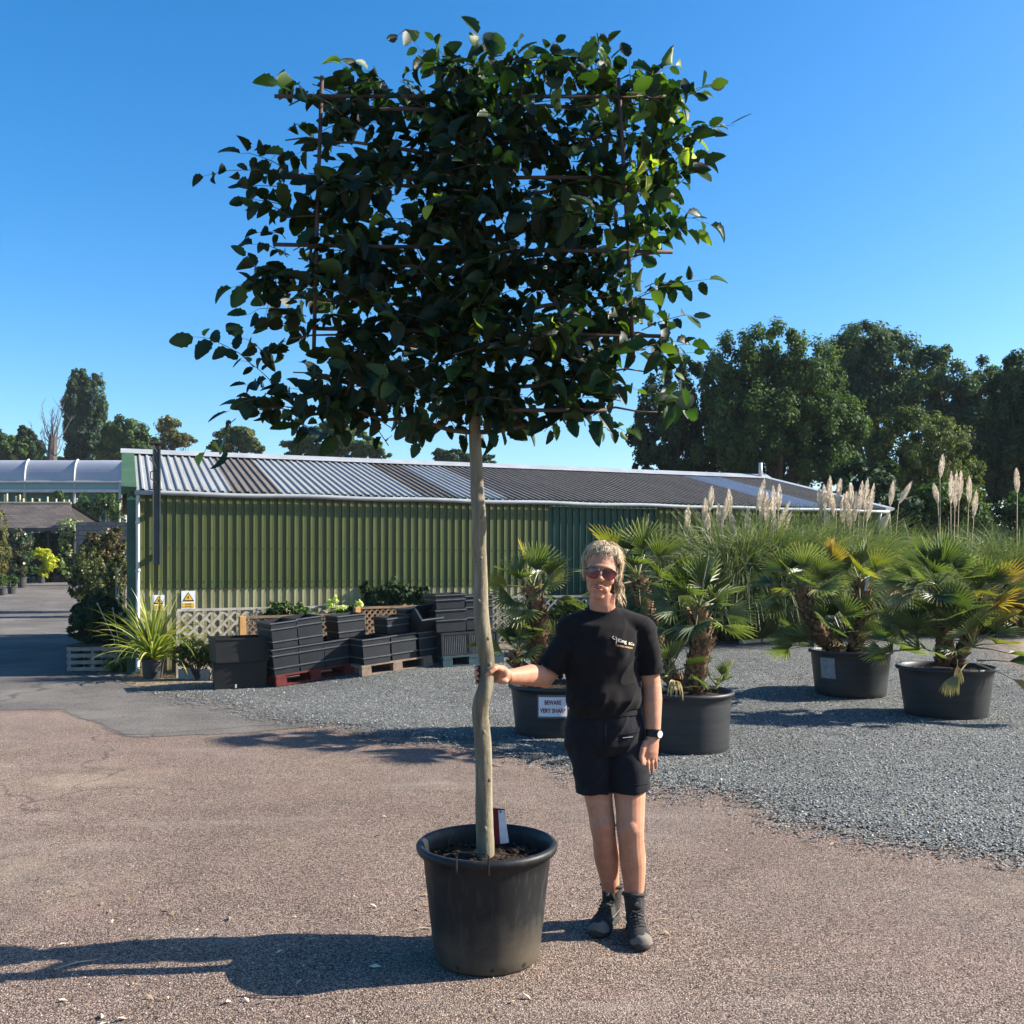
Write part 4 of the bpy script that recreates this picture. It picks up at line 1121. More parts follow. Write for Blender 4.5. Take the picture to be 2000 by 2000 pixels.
for i, (x0, y0, y1) in enumerate(((227, 1100, 1175), (243, 1142, 1173), (232, 1145, 1172))):
    a = P(x0, y1, 21.5 - i * .3); c = P(x0, y0, 21.5 - i * .3); mb = MB(); mb.tube([Vector((a.x, a.y, gz(a.x, a.y))), c], 0.012, 6)
    tag(mb.build("bamboo_cane", M_STAKE), ["tallest pale cane beside the shed's left corner", "short pale cane nearest the shed's left corner", "short pale cane between the tall cane and the corner cane"][i], "cane", "canes by the shed corner")

# strap-leaved plants --------------------------------------------------
def blade(mb, p, d, L, w, droop, n=6, t0=0.0, t1=1.0, tw=0.0, fold=0.25):
    """arching strap leaf: V cross-section"""
    d = Vector(d).normalized(); pts = []; c = Vector(p); dd = d.copy()
    for i in range(n + 1):
        pts.append(c.copy()); c = c + dd * (L / n)
        dd = (dd + Vector((0, 0, -droop / n * (0.5 + 1.5 * i / n)))).normalized()
    side = d.cross(Vector((0, 0, 1)))
    side = side.normalized() if side.length > 1e-3 else Vector((1, 0, 0))
    if tw: side = (Matrix.Rotation(tw, 3, d) @ side)
    vs = []; ts = []
    for i, q in enumerate(pts):
        f_ = i / n; ww = w * (0.55 + 0.45 * min(1, f_ * 4)) * (1 - f_ ** 2.2) + 0.0005
        dn = (pts[min(i + 1, n)] - pts[max(i - 1, 0)]).normalized(); u = side.cross(dn).normalized()
        vs += [q - side * ww * 0.5 + u * ww * fold, q, q + side * ww * 0.5 + u * ww * fold]
        ts += [t0 + (t1 - t0) * f_] * 3
    fs = []
    for i in range(n):
        a = 3 * i; fs += [(a, a + 1, a + 4, a + 3), (a + 1, a + 2, a + 5, a + 4)]
    mb.add(vs, fs, ts)
G_YUC = leafmat("yucca_leaves", [(0.06, 0.11, 0.025), (0.24, 0.27, 0.05), (0.58, 0.50, 0.14)], 0.25, 0.4, 0.5)
b = gp(299, 1326)
p = thing("plant_pot", "small black pot of the spiky strap-leaved plant near the path edge", "plant pot", b)
mb = MB(); mb.lathe([(0.13, 0), (0.15, 0.25), (0.163, 0.25), (0.163, 0.275), (0.145, 0.275), (0.14, 0.24), (0.001, 0.24)], n=24); mb.build("shell", M_NPOT, p)
t = thing("strap_leaved_plant", "large spiky plant with arching yellow-green strap leaves beside the lattice fence", "plant", b + Vector((0, 0, 0.24)))
mb = MB()
for i in range(150):
    a = R.uniform(0, 2 * PI); el = R.uniform(0.35, 1.5); yel = R.random()
    d = Vector((math.cos(a) * math.cos(el), math.sin(a) * math.cos(el) * 0.8, math.sin(el)))
    L = R.uniform(0.65, 1.15) * (0.85 + 0.25 * math.sin(el))
    blade(mb, Vector((R.uniform(-.05, .05), R.uniform(-.05, .05), 0)), d, L, R.uniform(0.032, 0.05), R.uniform(0.5, 2.0), 8, 0.1 + 0.5 * yel ** 2, 0.25 + 0.75 * yel, R.uniform(-.5, .5))
mb.build("leaves", G_YUC, t)
b = gp(236, 1312)
t = thing("agapanthus", "smaller dark strap-leaved plant with a round seed head left of the big spiky plant", "plant", b)
mb = MB()
for i in range(80):
    a = R.uniform(0, 2 * PI); el = R.uniform(0.5, 1.4)
    blade(mb, Vector((R.uniform(-.1, .1), R.uniform(-.1, .1), 0.0)), (math.cos(a) * math.cos(el), math.sin(a) * math.cos(el), math.sin(el)), R.uniform(0.3, 0.5), 0.024, R.uniform(1.2, 2.4), 6, 0.0, 0.45)
mb.build("leaves", G_YUC, t)
for (dx, h, r_) in ((0.0, 0.86, 0.035), (-0.35, 1.02, 0.02), (-0.12, 0.95, 0.018)):
    mb = MB(); e = Vector((dx, 0, h)); mb.tube([(0, 0, 0), (dx * 0.3, 0, h * 0.5), e], [0.008, 0.006, 0.005], 5); s_ = mb.build("flower_stem", M_STAKE if dx else G_OLIVE, t)
    mb = MB()
    for q in range(40):
        d = Vector(rand_dirs(1)[0]); mb.tube([e, e + d * r_], [0.0015, 0.004], 4)
    o = mb.build("seed_head", simple("seed_head", (0.4, 0.42, 0.36), (0.25, 0.28, 0.2), 20, 0.8), s_)
# plants along the fences
def bedplant(label, px, Y, lobes, n, leaf, mat, name="bed_shrub", cat="shrub"):
    b = PG(px, Y); t = thing(name, label, cat, b, 0, "shrubs in the bed along the shed")
    L = [(tuple(P(l[0], l[1], Y)), (l[2] * Y / F, 0.7 * l[2] * Y / F, l[3] * Y / F)) for l in lobes]
    crown("crown", L, n, leaf, mat, t, 40, 0.3, clipz=b.z + .01, up=0.2)
    mb = MB()
    for i in range(12):
        l = R.choice(L); c = Vector(l[0]); e = c + Vector((R.uniform(-.7, .7) * l[1][0], 0, R.uniform(0, 1) * l[1][2])); mb.tube([b, b.lerp(e, 0.5) + Vector((R.uniform(-.05, .05), 0, 0)), e], [0.012, 0.008, 0.003], 5)
    o = mb.build("stems", M_BARK, None); rot_parent(o, t); return t
bedplant("fine silvery grey low shrub between the spiky plant and the black tubs", 385, 13.6, [(380, 1272, 30, 24), (360, 1282, 22, 18), (405, 1285, 16, 16)], 4000, 0.035, G_OLIVE)
bedplant("leafy dark shrub over the fence above the left crate column", 560, 14.5, [(545, 1192, 20, 20), (575, 1200, 26, 22), (530, 1215, 20, 24), (600, 1215, 22, 22)], 1500, 0.07, G_MID)
bedplant("pale yellow flowering plant over the fence left of the second timber post", 668, 15.0, [(645, 1180, 9, 9), (668, 1192, 12, 10), (700, 1180, 8, 8), (685, 1210, 10, 8), (655, 1170, 5, 8)], 420, 0.06, leafmat("pale_yellow_petals", [(0.3, 0.38, 0.08), (0.7, 0.72, 0.3), (0.85, 0.85, 0.5)], 0.3), "flowering_plant", "flowers")
bedplant("green foliage below the pale yellow flowers between crates and timber post", 662, 14.7, [(660, 1220, 30, 26), (690, 1205, 14, 20)], 1300, 0.08, G_MID)
bedplant("dark dense climber against the shed wall above the bare wooden pallet", 775, 15.5, [(775, 1160, 26, 26), (745, 1170, 26, 26), (815, 1165, 26, 22), (835, 1180, 16, 20), (725, 1185, 20, 20), (715, 1150, 8, 14)], 2600, 0.075, G_DARK)
bedplant("thin leafy shrub by the fence right of the dense climber", 880, 15.9, [(885, 1185, 14, 16), (935, 1180, 18, 14)], 500, 0.07, G_MID)
bedplant("grassy green plant behind the left palm pot near the grey fence", 1120, 14.4, [(1110, 1215, 40, 40), (1060, 1230, 30, 30), (1160, 1230, 30, 40)], 5000, 0.06, G_OLIVE)

# ------------------------------------------------------------------ pampas grass
G_PAM = leafmat("pampas_blades", [(0.05, 0.075, 0.03), (0.12, 0.15, 0.06), (0.28, 0.28, 0.14)], 0.2, 0.5)
M_PLUME = MT("pampas_plume"); M_PLUME.set(M_PLUME.ramp(M_PLUME.attr(), [(0, (0.60, 0.50, 0.38)), (1, (0.86, 0.78, 0.66))]), 0.9, 0.1)
_t = M_PLUME.N("ShaderNodeBsdfTranslucent"); _t.inputs[0].default_value = (0.85, 0.75, 0.6, 1); _x = M_PLUME.N("ShaderNodeMixShader"); _x.inputs[0].default_value = 0.4
M_PLUME.L(M_PLUME.b.outputs[0], _x.inputs[1]); M_PLUME.L(_t.outputs[0], _x.inputs[2]); M_PLUME.L(_x.outputs[0], M_PLUME.out.inputs[0])
M_PLUME = M_PLUME.m
def pampas(px, Y, rad, h, nb, plumes, label):
    b = PG(px, Y); t = thing("pampas_grass", label, "ornamental grass", b, 0, "pampas grass clumps beside the shed")
    ns = 7; nbv = nb
    a = NR.random(nbv) * 2 * PI; rr = rad * 0.45 * np.sqrt(NR.random(nbv))
    base = np.stack([np.cos(a) * rr, np.sin(a) * rr, np.zeros(nbv)], 1)
    el = 0.95 + 0.55 * NR.random(nbv); L = h * (0.85 + 0.6 * NR.random(nbv))
    a2 = a + NR.normal(0, 0.5, nbv)
    d = np.stack([np.cos(a2) * np.cos(el), np.sin(a2) * np.cos(el), np.sin(el)], 1)
    dr = 1.6 + 1.8 * NR.random(nbv); wd = 0.007 + 0.006 * NR.random(nbv)
    pts = [base]; dd = d.copy(); c = base.copy()
    for i in range(ns):
        c = c + dd * (L / ns)[:, None]; pts.append(c.copy())
        dd = dd + np.array([0, 0, -1.0]) * (dr / ns * (0.35 + 1.6 * i / ns))[:, None]; dd = nrm(dd)
    side = nrm(np.stack([-d[:, 1], d[:, 0], np.zeros(nbv)], 1) + NR.normal(0, 0.4, (nbv, 3)))
    V = np.zeros((nbv, ns + 1, 2, 3))
    for i, q in enumerate(pts):
        w_ = (wd * (1 - (i / ns) ** 2) + 0.0008)[:, None]
        V[:, i, 0] = q - side * w_; V[:, i, 1] = q + side * w_
    V[..., 2] = np.maximum(V[..., 2], 0.03)
    idx = np.arange(nbv * (ns + 1) * 2).reshape(nbv, ns + 1, 2)
    Fc = np.stack([idx[:, :-1, 0], idx[:, :-1, 1], idx[:, 1:, 1], idx[:, 1:, 0]], -1).reshape(-1, 4)
    tt = np.repeat(np.clip(NR.random(nbv) * 0.75 + 0.1, 0, 1), (ns + 1) * 2)
    npmesh("blades", V.reshape(-1, 3), Fc, G_PAM, t, t=tt)
    for (px0, py0, px1, py1) in plumes:      # plume from lower to upper tip
        dy = R.uniform(-0.25, 0.25)
        p0 = P(px0, py0, Y + dy) - b; p1 = P(px1, py1, Y + dy) - b
        ax = (p1 - p0); ln = ax.length; ax.normalize(); mb = MB()
        foot = Vector((p0.x * 0.75 - ax.x * 0.3, dy * 0.5, 0.2))
        mb.tube([foot, foot.lerp(p0, 0.6) + Vector((0, 0, 0.03)), p0, p1], [0.007, 0.006, 0.005, 0.002], 5, t=0.3)
        for q in range(240):
            f_ = R.random(); c = p0.lerp(p1, f_); r_ = 0.052 * math.sin(PI * min(1, 0.10 + f_ * 0.92)) ** 0.7 + 0.008
            an = R.uniform(0, 2 * PI); o1 = ax.orthogonal().normalized(); o2 = ax.cross(o1)
            out = o1 * math.cos(an) + o2 * math.sin(an)
            L_ = R.uniform(0.09, 0.17) * (1.1 - 0.5 * f_)
            e = c + ax * L_ * 0.9 + out * r_ + Vector((0, 0, -0.01)); mid = c + ax * L_ * 0.4 + out * r_ * 0.8
            sd = ax.cross(out) * R.uniform(0.004, 0.008)
            mb.add([c - sd * 0.4, c + sd * 0.4, mid + sd, e, mid - sd], [(0, 1, 2, 4), (4, 2, 3)], R.random())
        mb.build("plume", M_PLUME, t)
pampas(1440, 16.9, 1.35, 1.75, 7000, [(1343, 1040, 1343, 992), (1375, 1020, 1378, 978), (1386, 1000, 1390, 955), (1383, 1040, 1380, 1005), (1405, 1035, 1404, 990), (1412, 1020, 1420, 975), (1425, 1010, 1424, 960),
        (1432, 1045, 1430, 1010), (1458, 1045, 1462, 995)], "leftmost tall pampas clump with slim plumes right behind the middle palm")
pampas(1530, 17.2, 1.35, 1.8, 7000, [(1477, 1000, 1492, 940), (1487, 1020, 1490, 965), (1497, 1035, 1498, 965), (1510, 1015, 1510, 955), (1520, 1000, 1522, 950), (1508, 1050, 1512, 1010), (1515, 1038, 1540, 985), (1520, 1062, 1543, 1005), (1455, 1080, 1468, 1040), (1545, 1062, 1568, 1040)],
       "pampas clump with a dense fan of leaning plumes between the two right-hand palm groups")
pampas(1640, 17.8, 1.3, 1.75, 6500, [(1605, 1005, 1600, 960), (1610, 1000, 1609, 952), (1619, 985, 1621, 935), (1628, 1010, 1624, 965), (1634, 985, 1641, 940), (1645, 1025, 1648, 970), (1650, 1000, 1654, 965), (1662, 990, 1662, 948), (1668, 1020, 1672, 965),
        (1678, 1000, 1684, 945), (1688, 1000, 1694, 940), (1693, 1020, 1706, 950), (1615, 1040, 1613, 1000), (1660, 1040, 1658, 990), (1630, 1060, 1590, 1045)], "densest pampas clump with about fifteen upright plumes before the shed's right end")
pampas(1745, 18.6, 1.3, 1.6, 6000, [(1738, 990, 1744, 945), (1755, 985, 1778, 945), (1738, 1000, 1722, 1030), (1712, 1035, 1728, 1012)], "pampas clump with a few splayed plumes just right of the shed's end")
pampas(1860, 19.0, 1.5, 1.6, 7000, [(1836, 935, 1841, 893), (1832, 985, 1825, 950), (1857, 985, 1858, 925), (1865, 995, 1868, 925), (1873, 980, 1877, 925), (1892, 985, 1893, 935), (1902, 1010, 1906, 965)], "pampas clump with tall straight plumes under the willow-like tree")
pampas(1985, 18.8, 1.5, 1.65, 6000, [(1987, 965, 1985, 918)], "pampas clump with a single plume at the right edge of the photo")
pampas(1350, 16.4, 0.8, 1.3, 3000, [], "low plume-less grass clump behind the middle palm")
# ------------------------------------------------------------------ palms
G_FROND = leafmat("palm_green", [(0.032, 0.056, 0.020), (0.125, 0.150, 0.045), (0.46, 0.42, 0.16)], 0.28, 0.38, 0.5)
G_FRONDY = leafmat("palm_yellowing", [(0.05, 0.08, 0.02), (0.22, 0.21, 0.04), (0.55, 0.34, 0.06)], 0.28, 0.4, 0.45)
G_FRONDO = leafmat("palm_orange", [(0.10, 0.10, 0.03), (0.40, 0.24, 0.05), (0.62, 0.30, 0.05)], 0.28, 0.45, 0.4)
G_FRONDD = leafmat("palm_dry", [(0.34, 0.25, 0.12), (0.52, 0.40, 0.2), (0.66, 0.54, 0.32)], 0.15, 0.7, 0.2)
M_PTR = simple("palm_fibre_trunk", (0.15, 0.09, 0.05), (0.045, 0.03, 0.02), 14, 0.95, 0.1, bump=0.6, bscale=40)
M_PSC = simple("palm_leaf_bases", (0.32, 0.20, 0.11), (0.13, 0.07, 0.04), 20, 0.9, 0.15)

def frond(org, d, pet, rad, mat, parent, nl=17, spread=2.2, droop=0.18, name="frond", cup=0.30, shut=1.0, ubase=0.1):
    """fan palm frond: petiole from org in direction d, then a fan of pleated leaflets"""
    org = Vector(org); d = Vector(d).normalized()
    mb = MB()
    sag = Vector((0, 0, -0.12 * pet))
    c = org + d * pet + sag
    mb.tube([org, org + d * pet * 0.5 + sag * 0.2, c], [0.009, 0.006, 0.004], 5, t=ubase + 0.35)
    ax = (c - (org + d * pet * 0.5)).normalized()
    side = ax.cross(Vector((0, 0, 1)))
    side = side.normalized() if side.length > 0.05 else Vector((1, 0, 0))
    side = Matrix.Rotation(R.uniform(-0.9, 0.9), 3, ax) @ side
    up = side.cross(ax).normalized()
    for i in range(nl):
        a = (i / (nl - 1) - 0.5) * 2 * spread * shut / 2 * 1.1
        dd = (ax * math.cos(a) + side * math.sin(a) + up * cup * (0.3 + 0.7 * abs(math.sin(a)))).normalized()
        L = rad * (0.74 + 0.26 * math.cos(a)) * R.uniform(0.9, 1.06)
        w_ = rad * 0.044 * shut ** 0.5
        nrmv = (up - dd * up.dot(dd)).normalized(); sd = dd.cross(nrmv).normalized()
        vs = []; ts = []; n = 5; q = c.copy(); dv = dd.copy(); dr = droop * R.uniform(0.5, 1.6)
        for k in range(n + 1):
            f_ = k / n
            ww = w_ * (0.15 + 1.5 * f_ if f_ < 0.4 else 0.75 * (1 - ((f_ - 0.4) / 0.6) ** 1.6)) + 0.0006
            vs += [q - sd * ww + nrmv * ww * 1.0, q, q + sd * ww + nrmv * ww * 1.0]
            ts += [ubase + R.uniform(0, 0.12) + 0.15 * f_ + (0.5 if k == n else 0)] * 3
            q = q + dv * (L / n); dv = (dv + Vector((0, 0, -dr / n * (0.2 + 1.6 * f_)))).normalized()
        fs = []
        for k in range(n):
            b_ = 3 * k; fs += [(b_, b_ + 1, b_ + 4, b_ + 3), (b_ + 1, b_ + 2, b_ + 5, b_ + 4)]
        mb.add(vs, fs, [min(1, x) for x in ts])
    o = mb.build(name, mat, None)
    rot_parent(o, parent)
    return o

def palm_trunk(parent, pts, rad, nsc=170):
    mb = MB(); pts = [Vector(p) for p in pts]
    mb.tube(pts, [rad * 0.95, rad * 1.05, rad, rad * 0.8] if len(pts) == 4 else rad, 12)
    o = mb.build("trunk", M_PTR, None, smooth=True); rot_parent(o, parent)
    mb = MB()
    for i in range(nsc):
        f_ = (i + 0.5) / nsc * (len(pts) - 1); k = min(int(f_), len(pts) - 2); c = pts[k].lerp(pts[k + 1], f_ - k)
        ax = (pts[k + 1] - pts[k]).normalized(); o1 = ax.orthogonal().normalized(); o2 = ax.cross(o1); an = i * 2.399 + R.uniform(-.3, .3)
        out = o1 * math.cos(an) + o2 * math.sin(an); sd = ax.cross(out)
        w_ = R.uniform(0.018, 0.03); h = R.uniform(0.05, 0.09); b_ = c + out * rad * 0.85
        tp = b_ + ax * h + out * R.uniform(0.02, 0.05)
        mb.add([b_ - sd * w_, b_ + sd * w_, tp + sd * w_ * 0.45, tp - sd * w_ * 0.45, b_ + ax * h * 0.5 + out * 0.005], [(0, 1, 2, 3), (0, 3, 4), (1, 4, 2)])
    s_ = mb.build("leaf_bases", M_PSC, None); rot_parent(s_, parent)

def head(parent, c, n, pet, rad, mats, elmin=-0.35, elmax=1.45, az=None, nl=17, droop=0.2):
    c = Vector(c)
    for i in range(n):
        f_ = (i + 0.5) / n; el = elmax + (elmin - elmax) * f_ ** 1.0
        a = i * 2.399963 + R.uniform(-.25, .25)
        if az is not None: a = az[0] + (az[1] - az[0]) * ((i * 0.618) % 1)
        d = (math.cos(a) * math.cos(el), math.sin(a) * math.cos(el), math.sin(el))
        m_ = R.choice(mats)
        s = R.uniform(0.85, 1.1)
        frond(c + Vector((0, 0, -0.05 * f_)), d, pet * 1.25 * s * (0.75 + 0.4 * f_), rad * 0.95 * s, m_, parent, nl=nl, droop=droop * (0.7 + f_), ubase=R.uniform(0.0, 0.42))

M_POT = MT("black_plastic_pot")
zc = M_POT.N("ShaderNodeSeparateXYZ"); M_POT.L(M_POT.co(), zc.inputs[0])
nn = M_POT.noise(7, 6, 0.7); n2 = M_POT.noise(2.2, 4, 0.6)
dust = M_POT.math('ADD', M_POT.math('MULTIPLY', zc.outputs[2], -1.9), M_POT.math('ADD', M_POT.math('MULTIPLY', nn, 0.9), M_POT.math('MULTIPLY', n2, 0.6)))
dm = M_POT.ramp(dust, [(0.32, 0.0), (0.85, 0.8)])
speck = M_POT.ramp(M_POT.noise(1.0, 4, 0.7, stretch=(40, 40, 5)), [(0.52, 0.0), (0.72, 0.35)])
cc = M_POT.mix(speck, (0.010, 0.0108, 0.0115), (0.08, 0.073, 0.065))
M_POT.set(M_POT.mix(dm, cc, (0.105, 0.082, 0.055)), M_POT.ramp(dust, [(0.1, 0.5), (0.6, 0.8)]), 0.3)
M_POT.bump(M_POT.noise(90, 3, 0.6), 0.12, 0.004)
M_POT = M_POT.m
M_POT2 = MT("grey_black_pot"); f_ = M_POT2.noise(1.0, 6, 0.7, stretch=(2, 2, 14))
M_POT2.set(M_POT2.ramp(f_, [(0.3, (0.011, 0.0125, 0.014)), (0.7, (0.032, 0.034, 0.036))]), 0.48, 0.4); M_POT2.bump(M_POT2.noise(50, 3), 0.08, 0.004); M_POT2 = M_POT2.m
M_SOIL = simple("pot_compost", (0.06, 0.042, 0.03), (0.018, 0.013, 0.01), 30, 0.95, 0.1, bump=0.8, bscale=60)
def pot(label, loc, rt, rb, h, soil, mat, cat="plant pot", handles=(), holes=0, clods=120):
    t = thing("plant_pot", label, cat, loc, 0, "large black plant pots")
    mb = MB()
    rim = 0.022 if rt < 0.4 else 0.026
    def r(z): return rb + (rt - rb) * z / h
    pr = [(0.001, 0.004), (rb - 0.03, 0.004), (rb - 0.008, 0.003), (rb, 0.014)]
    for k in range(1, 9): pr.append((r(h * 0.92 * k / 8), h * 0.92 * k / 8))
    zr = h * 0.94
    pr += [(r(zr) + 0.004, zr - 0.006), (rt + rim * 0.75, zr - 0.006), (rt + rim, zr + 0.006), (rt + rim, h - 0.01), (rt + rim * 0.6, h - 0.001), (rt + rim * 0.1, h), (rt - 0.006, h - 0.008)]
    for k in range(0, 7): pr.append((r(h * (0.92 - 0.12 * k)) - 0.009, h * (0.92 - 0.12 * k)))
    mb.lathe(pr, n=72); mb.build("shell", mat, t, smooth=True)
    mb = MB(); rs = r(soil) - 0.012; rings = 9; n = 40; vs = [(0, 0, soil + 0.02)]; fs = []
    for i in range(1, rings + 1):
        for k in range(n):
            a = 2 * PI * k / n; q = rs * i / rings
            x, y = q * math.cos(a), q * math.sin(a)
            vs.append((x, y, soil + 0.02 * (1 - (i / rings) ** 2) + 0.018 * noise.noise(Vector((x * 14, y * 14, loc[0])))))
    for k in range(n): fs.append((0, 1 + k, 1 + (k + 1) % n))
    for i in range(rings - 1):
        for k in range(n):
            a_ = 1 + i * n + k; b_ = 1 + i * n + (k + 1) % n; fs.append((a_, a_ + n, b_ + n, b_))
    mb.add(vs, fs)
    for i in range(clods):
        a = R.uniform(0, 2 * PI); q = rs * 0.93 * math.sqrt(R.random()); s = R.uniform(0.004, 0.014)
        if i % 3 == 0:
            d = Vector((R.uniform(-1, 1), R.uniform(-1, 1), R.uniform(0, .6))).normalized(); p_ = Vector((q * math.cos(a), q * math.sin(a), soil + 0.02)); mb.tube([p_, p_ + d * s * 3], s * 0.18, 4)
        else: mb.ball((q * math.cos(a), q * math.sin(a), soil + 0.02), (s, s * 0.8, s * 0.6), nu=6, nv=4)
    mb.build("soil", M_SOIL, t)
    for a in handles:
        mb = MB(); c, s = math.cos(a), math.sin(a); o = Vector((c, s, 0)); tn = Vector((-s, c, 0)); R1 = rt + rim + 0.004
        hw = 0.062
        pts = [o * (R1 + 0.003) - tn * hw + Vector((0, 0, h - 0.045)), o * (R1 + 0.004) - tn * hw + Vector((0, 0, h + 0.028)), o * (R1 + 0.004) - tn * (hw - 0.01) + Vector((0, 0, h + 0.036)),
               o * (R1 + 0.004) + tn * (hw - 0.01) + Vector((0, 0, h + 0.036)), o * (R1 + 0.004) + tn * hw + Vector((0, 0, h + 0.028)), o * (R1 + 0.003) + tn * hw + Vector((0, 0, h - 0.045))]
        mb.tube(pts, 0.0042, 6); mb.build("handle", mat, t)
    for k in range(holes):
        a = -PI / 2 + (k - 1) * 0.66 + 0.12; z = 0.03; o = Vector((math.cos(a), math.sin(a), 0)); R1 = r(z) + 0.0008
        mb = MB(); mb.tube([o * (R1 - 0.012) + Vector((0, 0, z)), o * R1 + Vector((0, 0, z))], 0.0085, 10); mb.build("drain_hole", M_SBLK, t)
    return t, r

# main pot
MPX = (951 - 1000) * 4.0 / F
pot("large black pot with dusty foot holding the tall flat-crowned tree in the foreground", (MPX, 4.0, 0.0), 0.265, 0.212, 0.470, 0.385, M_POT, handles=(-PI / 2 - 0.16,), holes=3, clods=420)

def palm(label, base): return thing("fan_palm", label, "palm", base, 0, "multi-stemmed fan palms in pots")
# A: left, beware sign
bA = gp(1077, 1434); potA, rA = pot("black pot with the BEWARE VERY SHARP notice, left of the woman's hip", bA, 0.385, 0.335, 0.48, 0.42, M_POT2)
pa = palm("left fan palm with one short thick trunk, behind the woman's outstretched arm", bA + Vector((0, 0, 0.42)))
Y = bA.y
palm_trunk(pa, [P(1062, 1325, Y), P(1052, 1270, Y), P(1052, 1210, Y), P(1040, 1150, Y)], 0.085)
head(pa, P(1040, 1145, Y), 16, 0.20, 0.299, [G_FROND] * 5 + [G_FRONDY], -0.5, 1.4)
palm_trunk(pa, [P(1075, 1325, Y), P(1010, 1300, Y - .1), P(1005, 1290, Y - .1), P(1004, 1280, Y - .1)], 0.05, 40)
head(pa, P(1012, 1265, Y - 0.1), 12, 0.14, 0.264, [G_FROND], -0.1, 1.4)
head(pa, P(1100, 1270, Y + 0.1), 6, 0.2, 0.264, [G_FROND], 0.0, 1.3)
frond(P(1045, 1230, Y - .1), (-0.2, -0.7, 0.2), 0.10, 0.28, G_FRONDY, pa, 16, 1.4)
frond(P(960, 1262, Y), (-1, -0.1, 0.15), 0.05, 0.2, G_FRONDY, pa, 12, 1.2)
# B: middle
bB = gp(1337, 1463); potB, rB = pot("black pot just right of the woman's hand, a dead frond hanging over its rim", bB, 0.400, 0.375, 0.515, 0.46, M_POT2)
pb_ = palm("middle fan palm with two shaggy trunks directly right of the woman", bB + Vector((0, 0, 0.46)))
Y = bB.y
palm_trunk(pb_, [P(1352, 1352, Y), P(1360, 1300, Y), P(1372, 1250, Y), P(1364, 1195, Y)], 0.088, 220)
head(pb_, P(1364, 1185, Y), 18, 0.22, 0.334, [G_FROND] * 4 + [G_FRONDY], -0.45, 1.4)
palm_trunk(pb_, [P(1330, 1350, Y + .1), P(1290, 1290, Y + .35), P(1268, 1220, Y + .5), P(1248, 1135, Y + .6)], 0.075, 220)
head(pb_, P(1246, 1125, Y + .6), 16, 0.30, 0.334, [G_FROND] * 5 + [G_FRONDY], -0.5, 1.45)
head(pb_, P(1305, 1310, Y - .1), 8, 0.16, 0.246, [G_FROND], 0.1, 1.45)
head(pb_, P(1400, 1335, Y), 5, 0.1, 0.194, [G_FROND], 0.1, 1.2)
frond(P(1320, 1345, Y - 0.4), (-0.1, -0.5, 0.4), 0.06, 0.30, G_FRONDD, pb_, 14, 1.0, 3.5, "dead_frond", 0.1, 0.5)
frond(P(1345, 1325, Y - 0.38), (0.25, -0.6, 0.1), 0.05, 0.2, G_FROND, pb_, 14, 1.6, 1.5)
# C
bC = gp(1661, 1356); pot("wide black pot of the palm group standing further back, right of centre", bC, 0.46, 0.405, 0.54, 0.48, M_POT2)
pc = palm("further fan palm group with two curving brown trunks and orange-tinged fronds", bC + Vector((0, 0, 0.48)))
Y = bC.y
palm_trunk(pc, [P(1640, 1275, Y), P(1600, 1240, Y - .1), P(1578, 1195, Y - .1), P(1566, 1150, Y - .1)], 0.095, 200)
head(pc, P(1560, 1140, Y - .1), 15, 0.26, 0.370, [G_FROND] * 4 + [G_FRONDY], -0.45, 1.35)
palm_trunk(pc, [P(1665, 1275, Y), P(1682, 1230, Y + .1), P(1690, 1180, Y + .1), P(1680, 1140, Y + .1)], 0.085, 200)
head(pc, P(1678, 1132, Y + .1), 16, 0.26, 0.370, [G_FROND] * 5 + [G_FRONDY] * 2, -0.45, 1.4)
head(pc, P(1640, 1230, Y - .25), 10, 0.22, 0.317, [G_FROND], 0.0, 1.4)
head(pc, P(1590, 1255, Y), 6, 0.22, 0.352, [G_FROND], -0.1, 0.7, (2.4, 3.9))
head(pc, P(1700, 1262, Y), 7, 0.25, 0.352, [G_FROND], -0.1, 1.0)
for dd in ((-0.1, -0.3, 1.0), (0.15, 0, 1.0)): frond(P(1622, 1122, Y), dd, 0.12, 0.36, G_FRONDO, pc, 20, 1.5, 0.2)
mb = MB(); mb.box((0, 0, 0), (0.03, 0.004, 0.17), Matrix.Rotation(0.2, 3, 'Y')); o = mb.build("hanging_label", M_WHITE, None); o.location = P(1693, 1140, Y - 0.25); tag(o, "white label strip tied in the fronds of the further palm group", "label")
# D
bD = gp(1847, 1398); pot("wide black pot nearest the right edge with dry and dark fronds spilling over", bD, 0.475, 0.405, 0.535, 0.47, M_POT2)
pd = palm("bushiest fan palm at the right edge with orange-brown frond tips", bD + Vector((0, 0, 0.47)))
Y = bD.y
palm_trunk(pd, [P(1840, 1300, Y), P(1845, 1250, Y), P(1838, 1200, Y), P(1832, 1150, Y)], 0.08, 160)
head(pd, P(1830, 1140, Y), 19, 0.26, 0.370, [G_FROND] * 6 + [G_FRONDY], -0.5, 1.45)
palm_trunk(pd, [P(1862, 1300, Y), P(1890, 1250, Y + .1), P(1905, 1210, Y + .1), P(1912, 1180, Y + .1)], 0.07, 120)
head(pd, P(1912, 1172, Y + .1), 14, 0.28, 0.370, [G_FROND] * 2 + [G_FRONDY, G_FRONDO], -0.3, 1.3, (-2.2, 1.2))
head(pd, P(1900, 1255, Y - .3), 14, 0.26, 0.317, [G_FROND] * 5 + [G_FRONDY], -0.1, 1.35)
head(pd, P(1795, 1260, Y - .1), 11, 0.26, 0.317, [G_FROND], -0.1, 1.2, (1.9, 4.6))
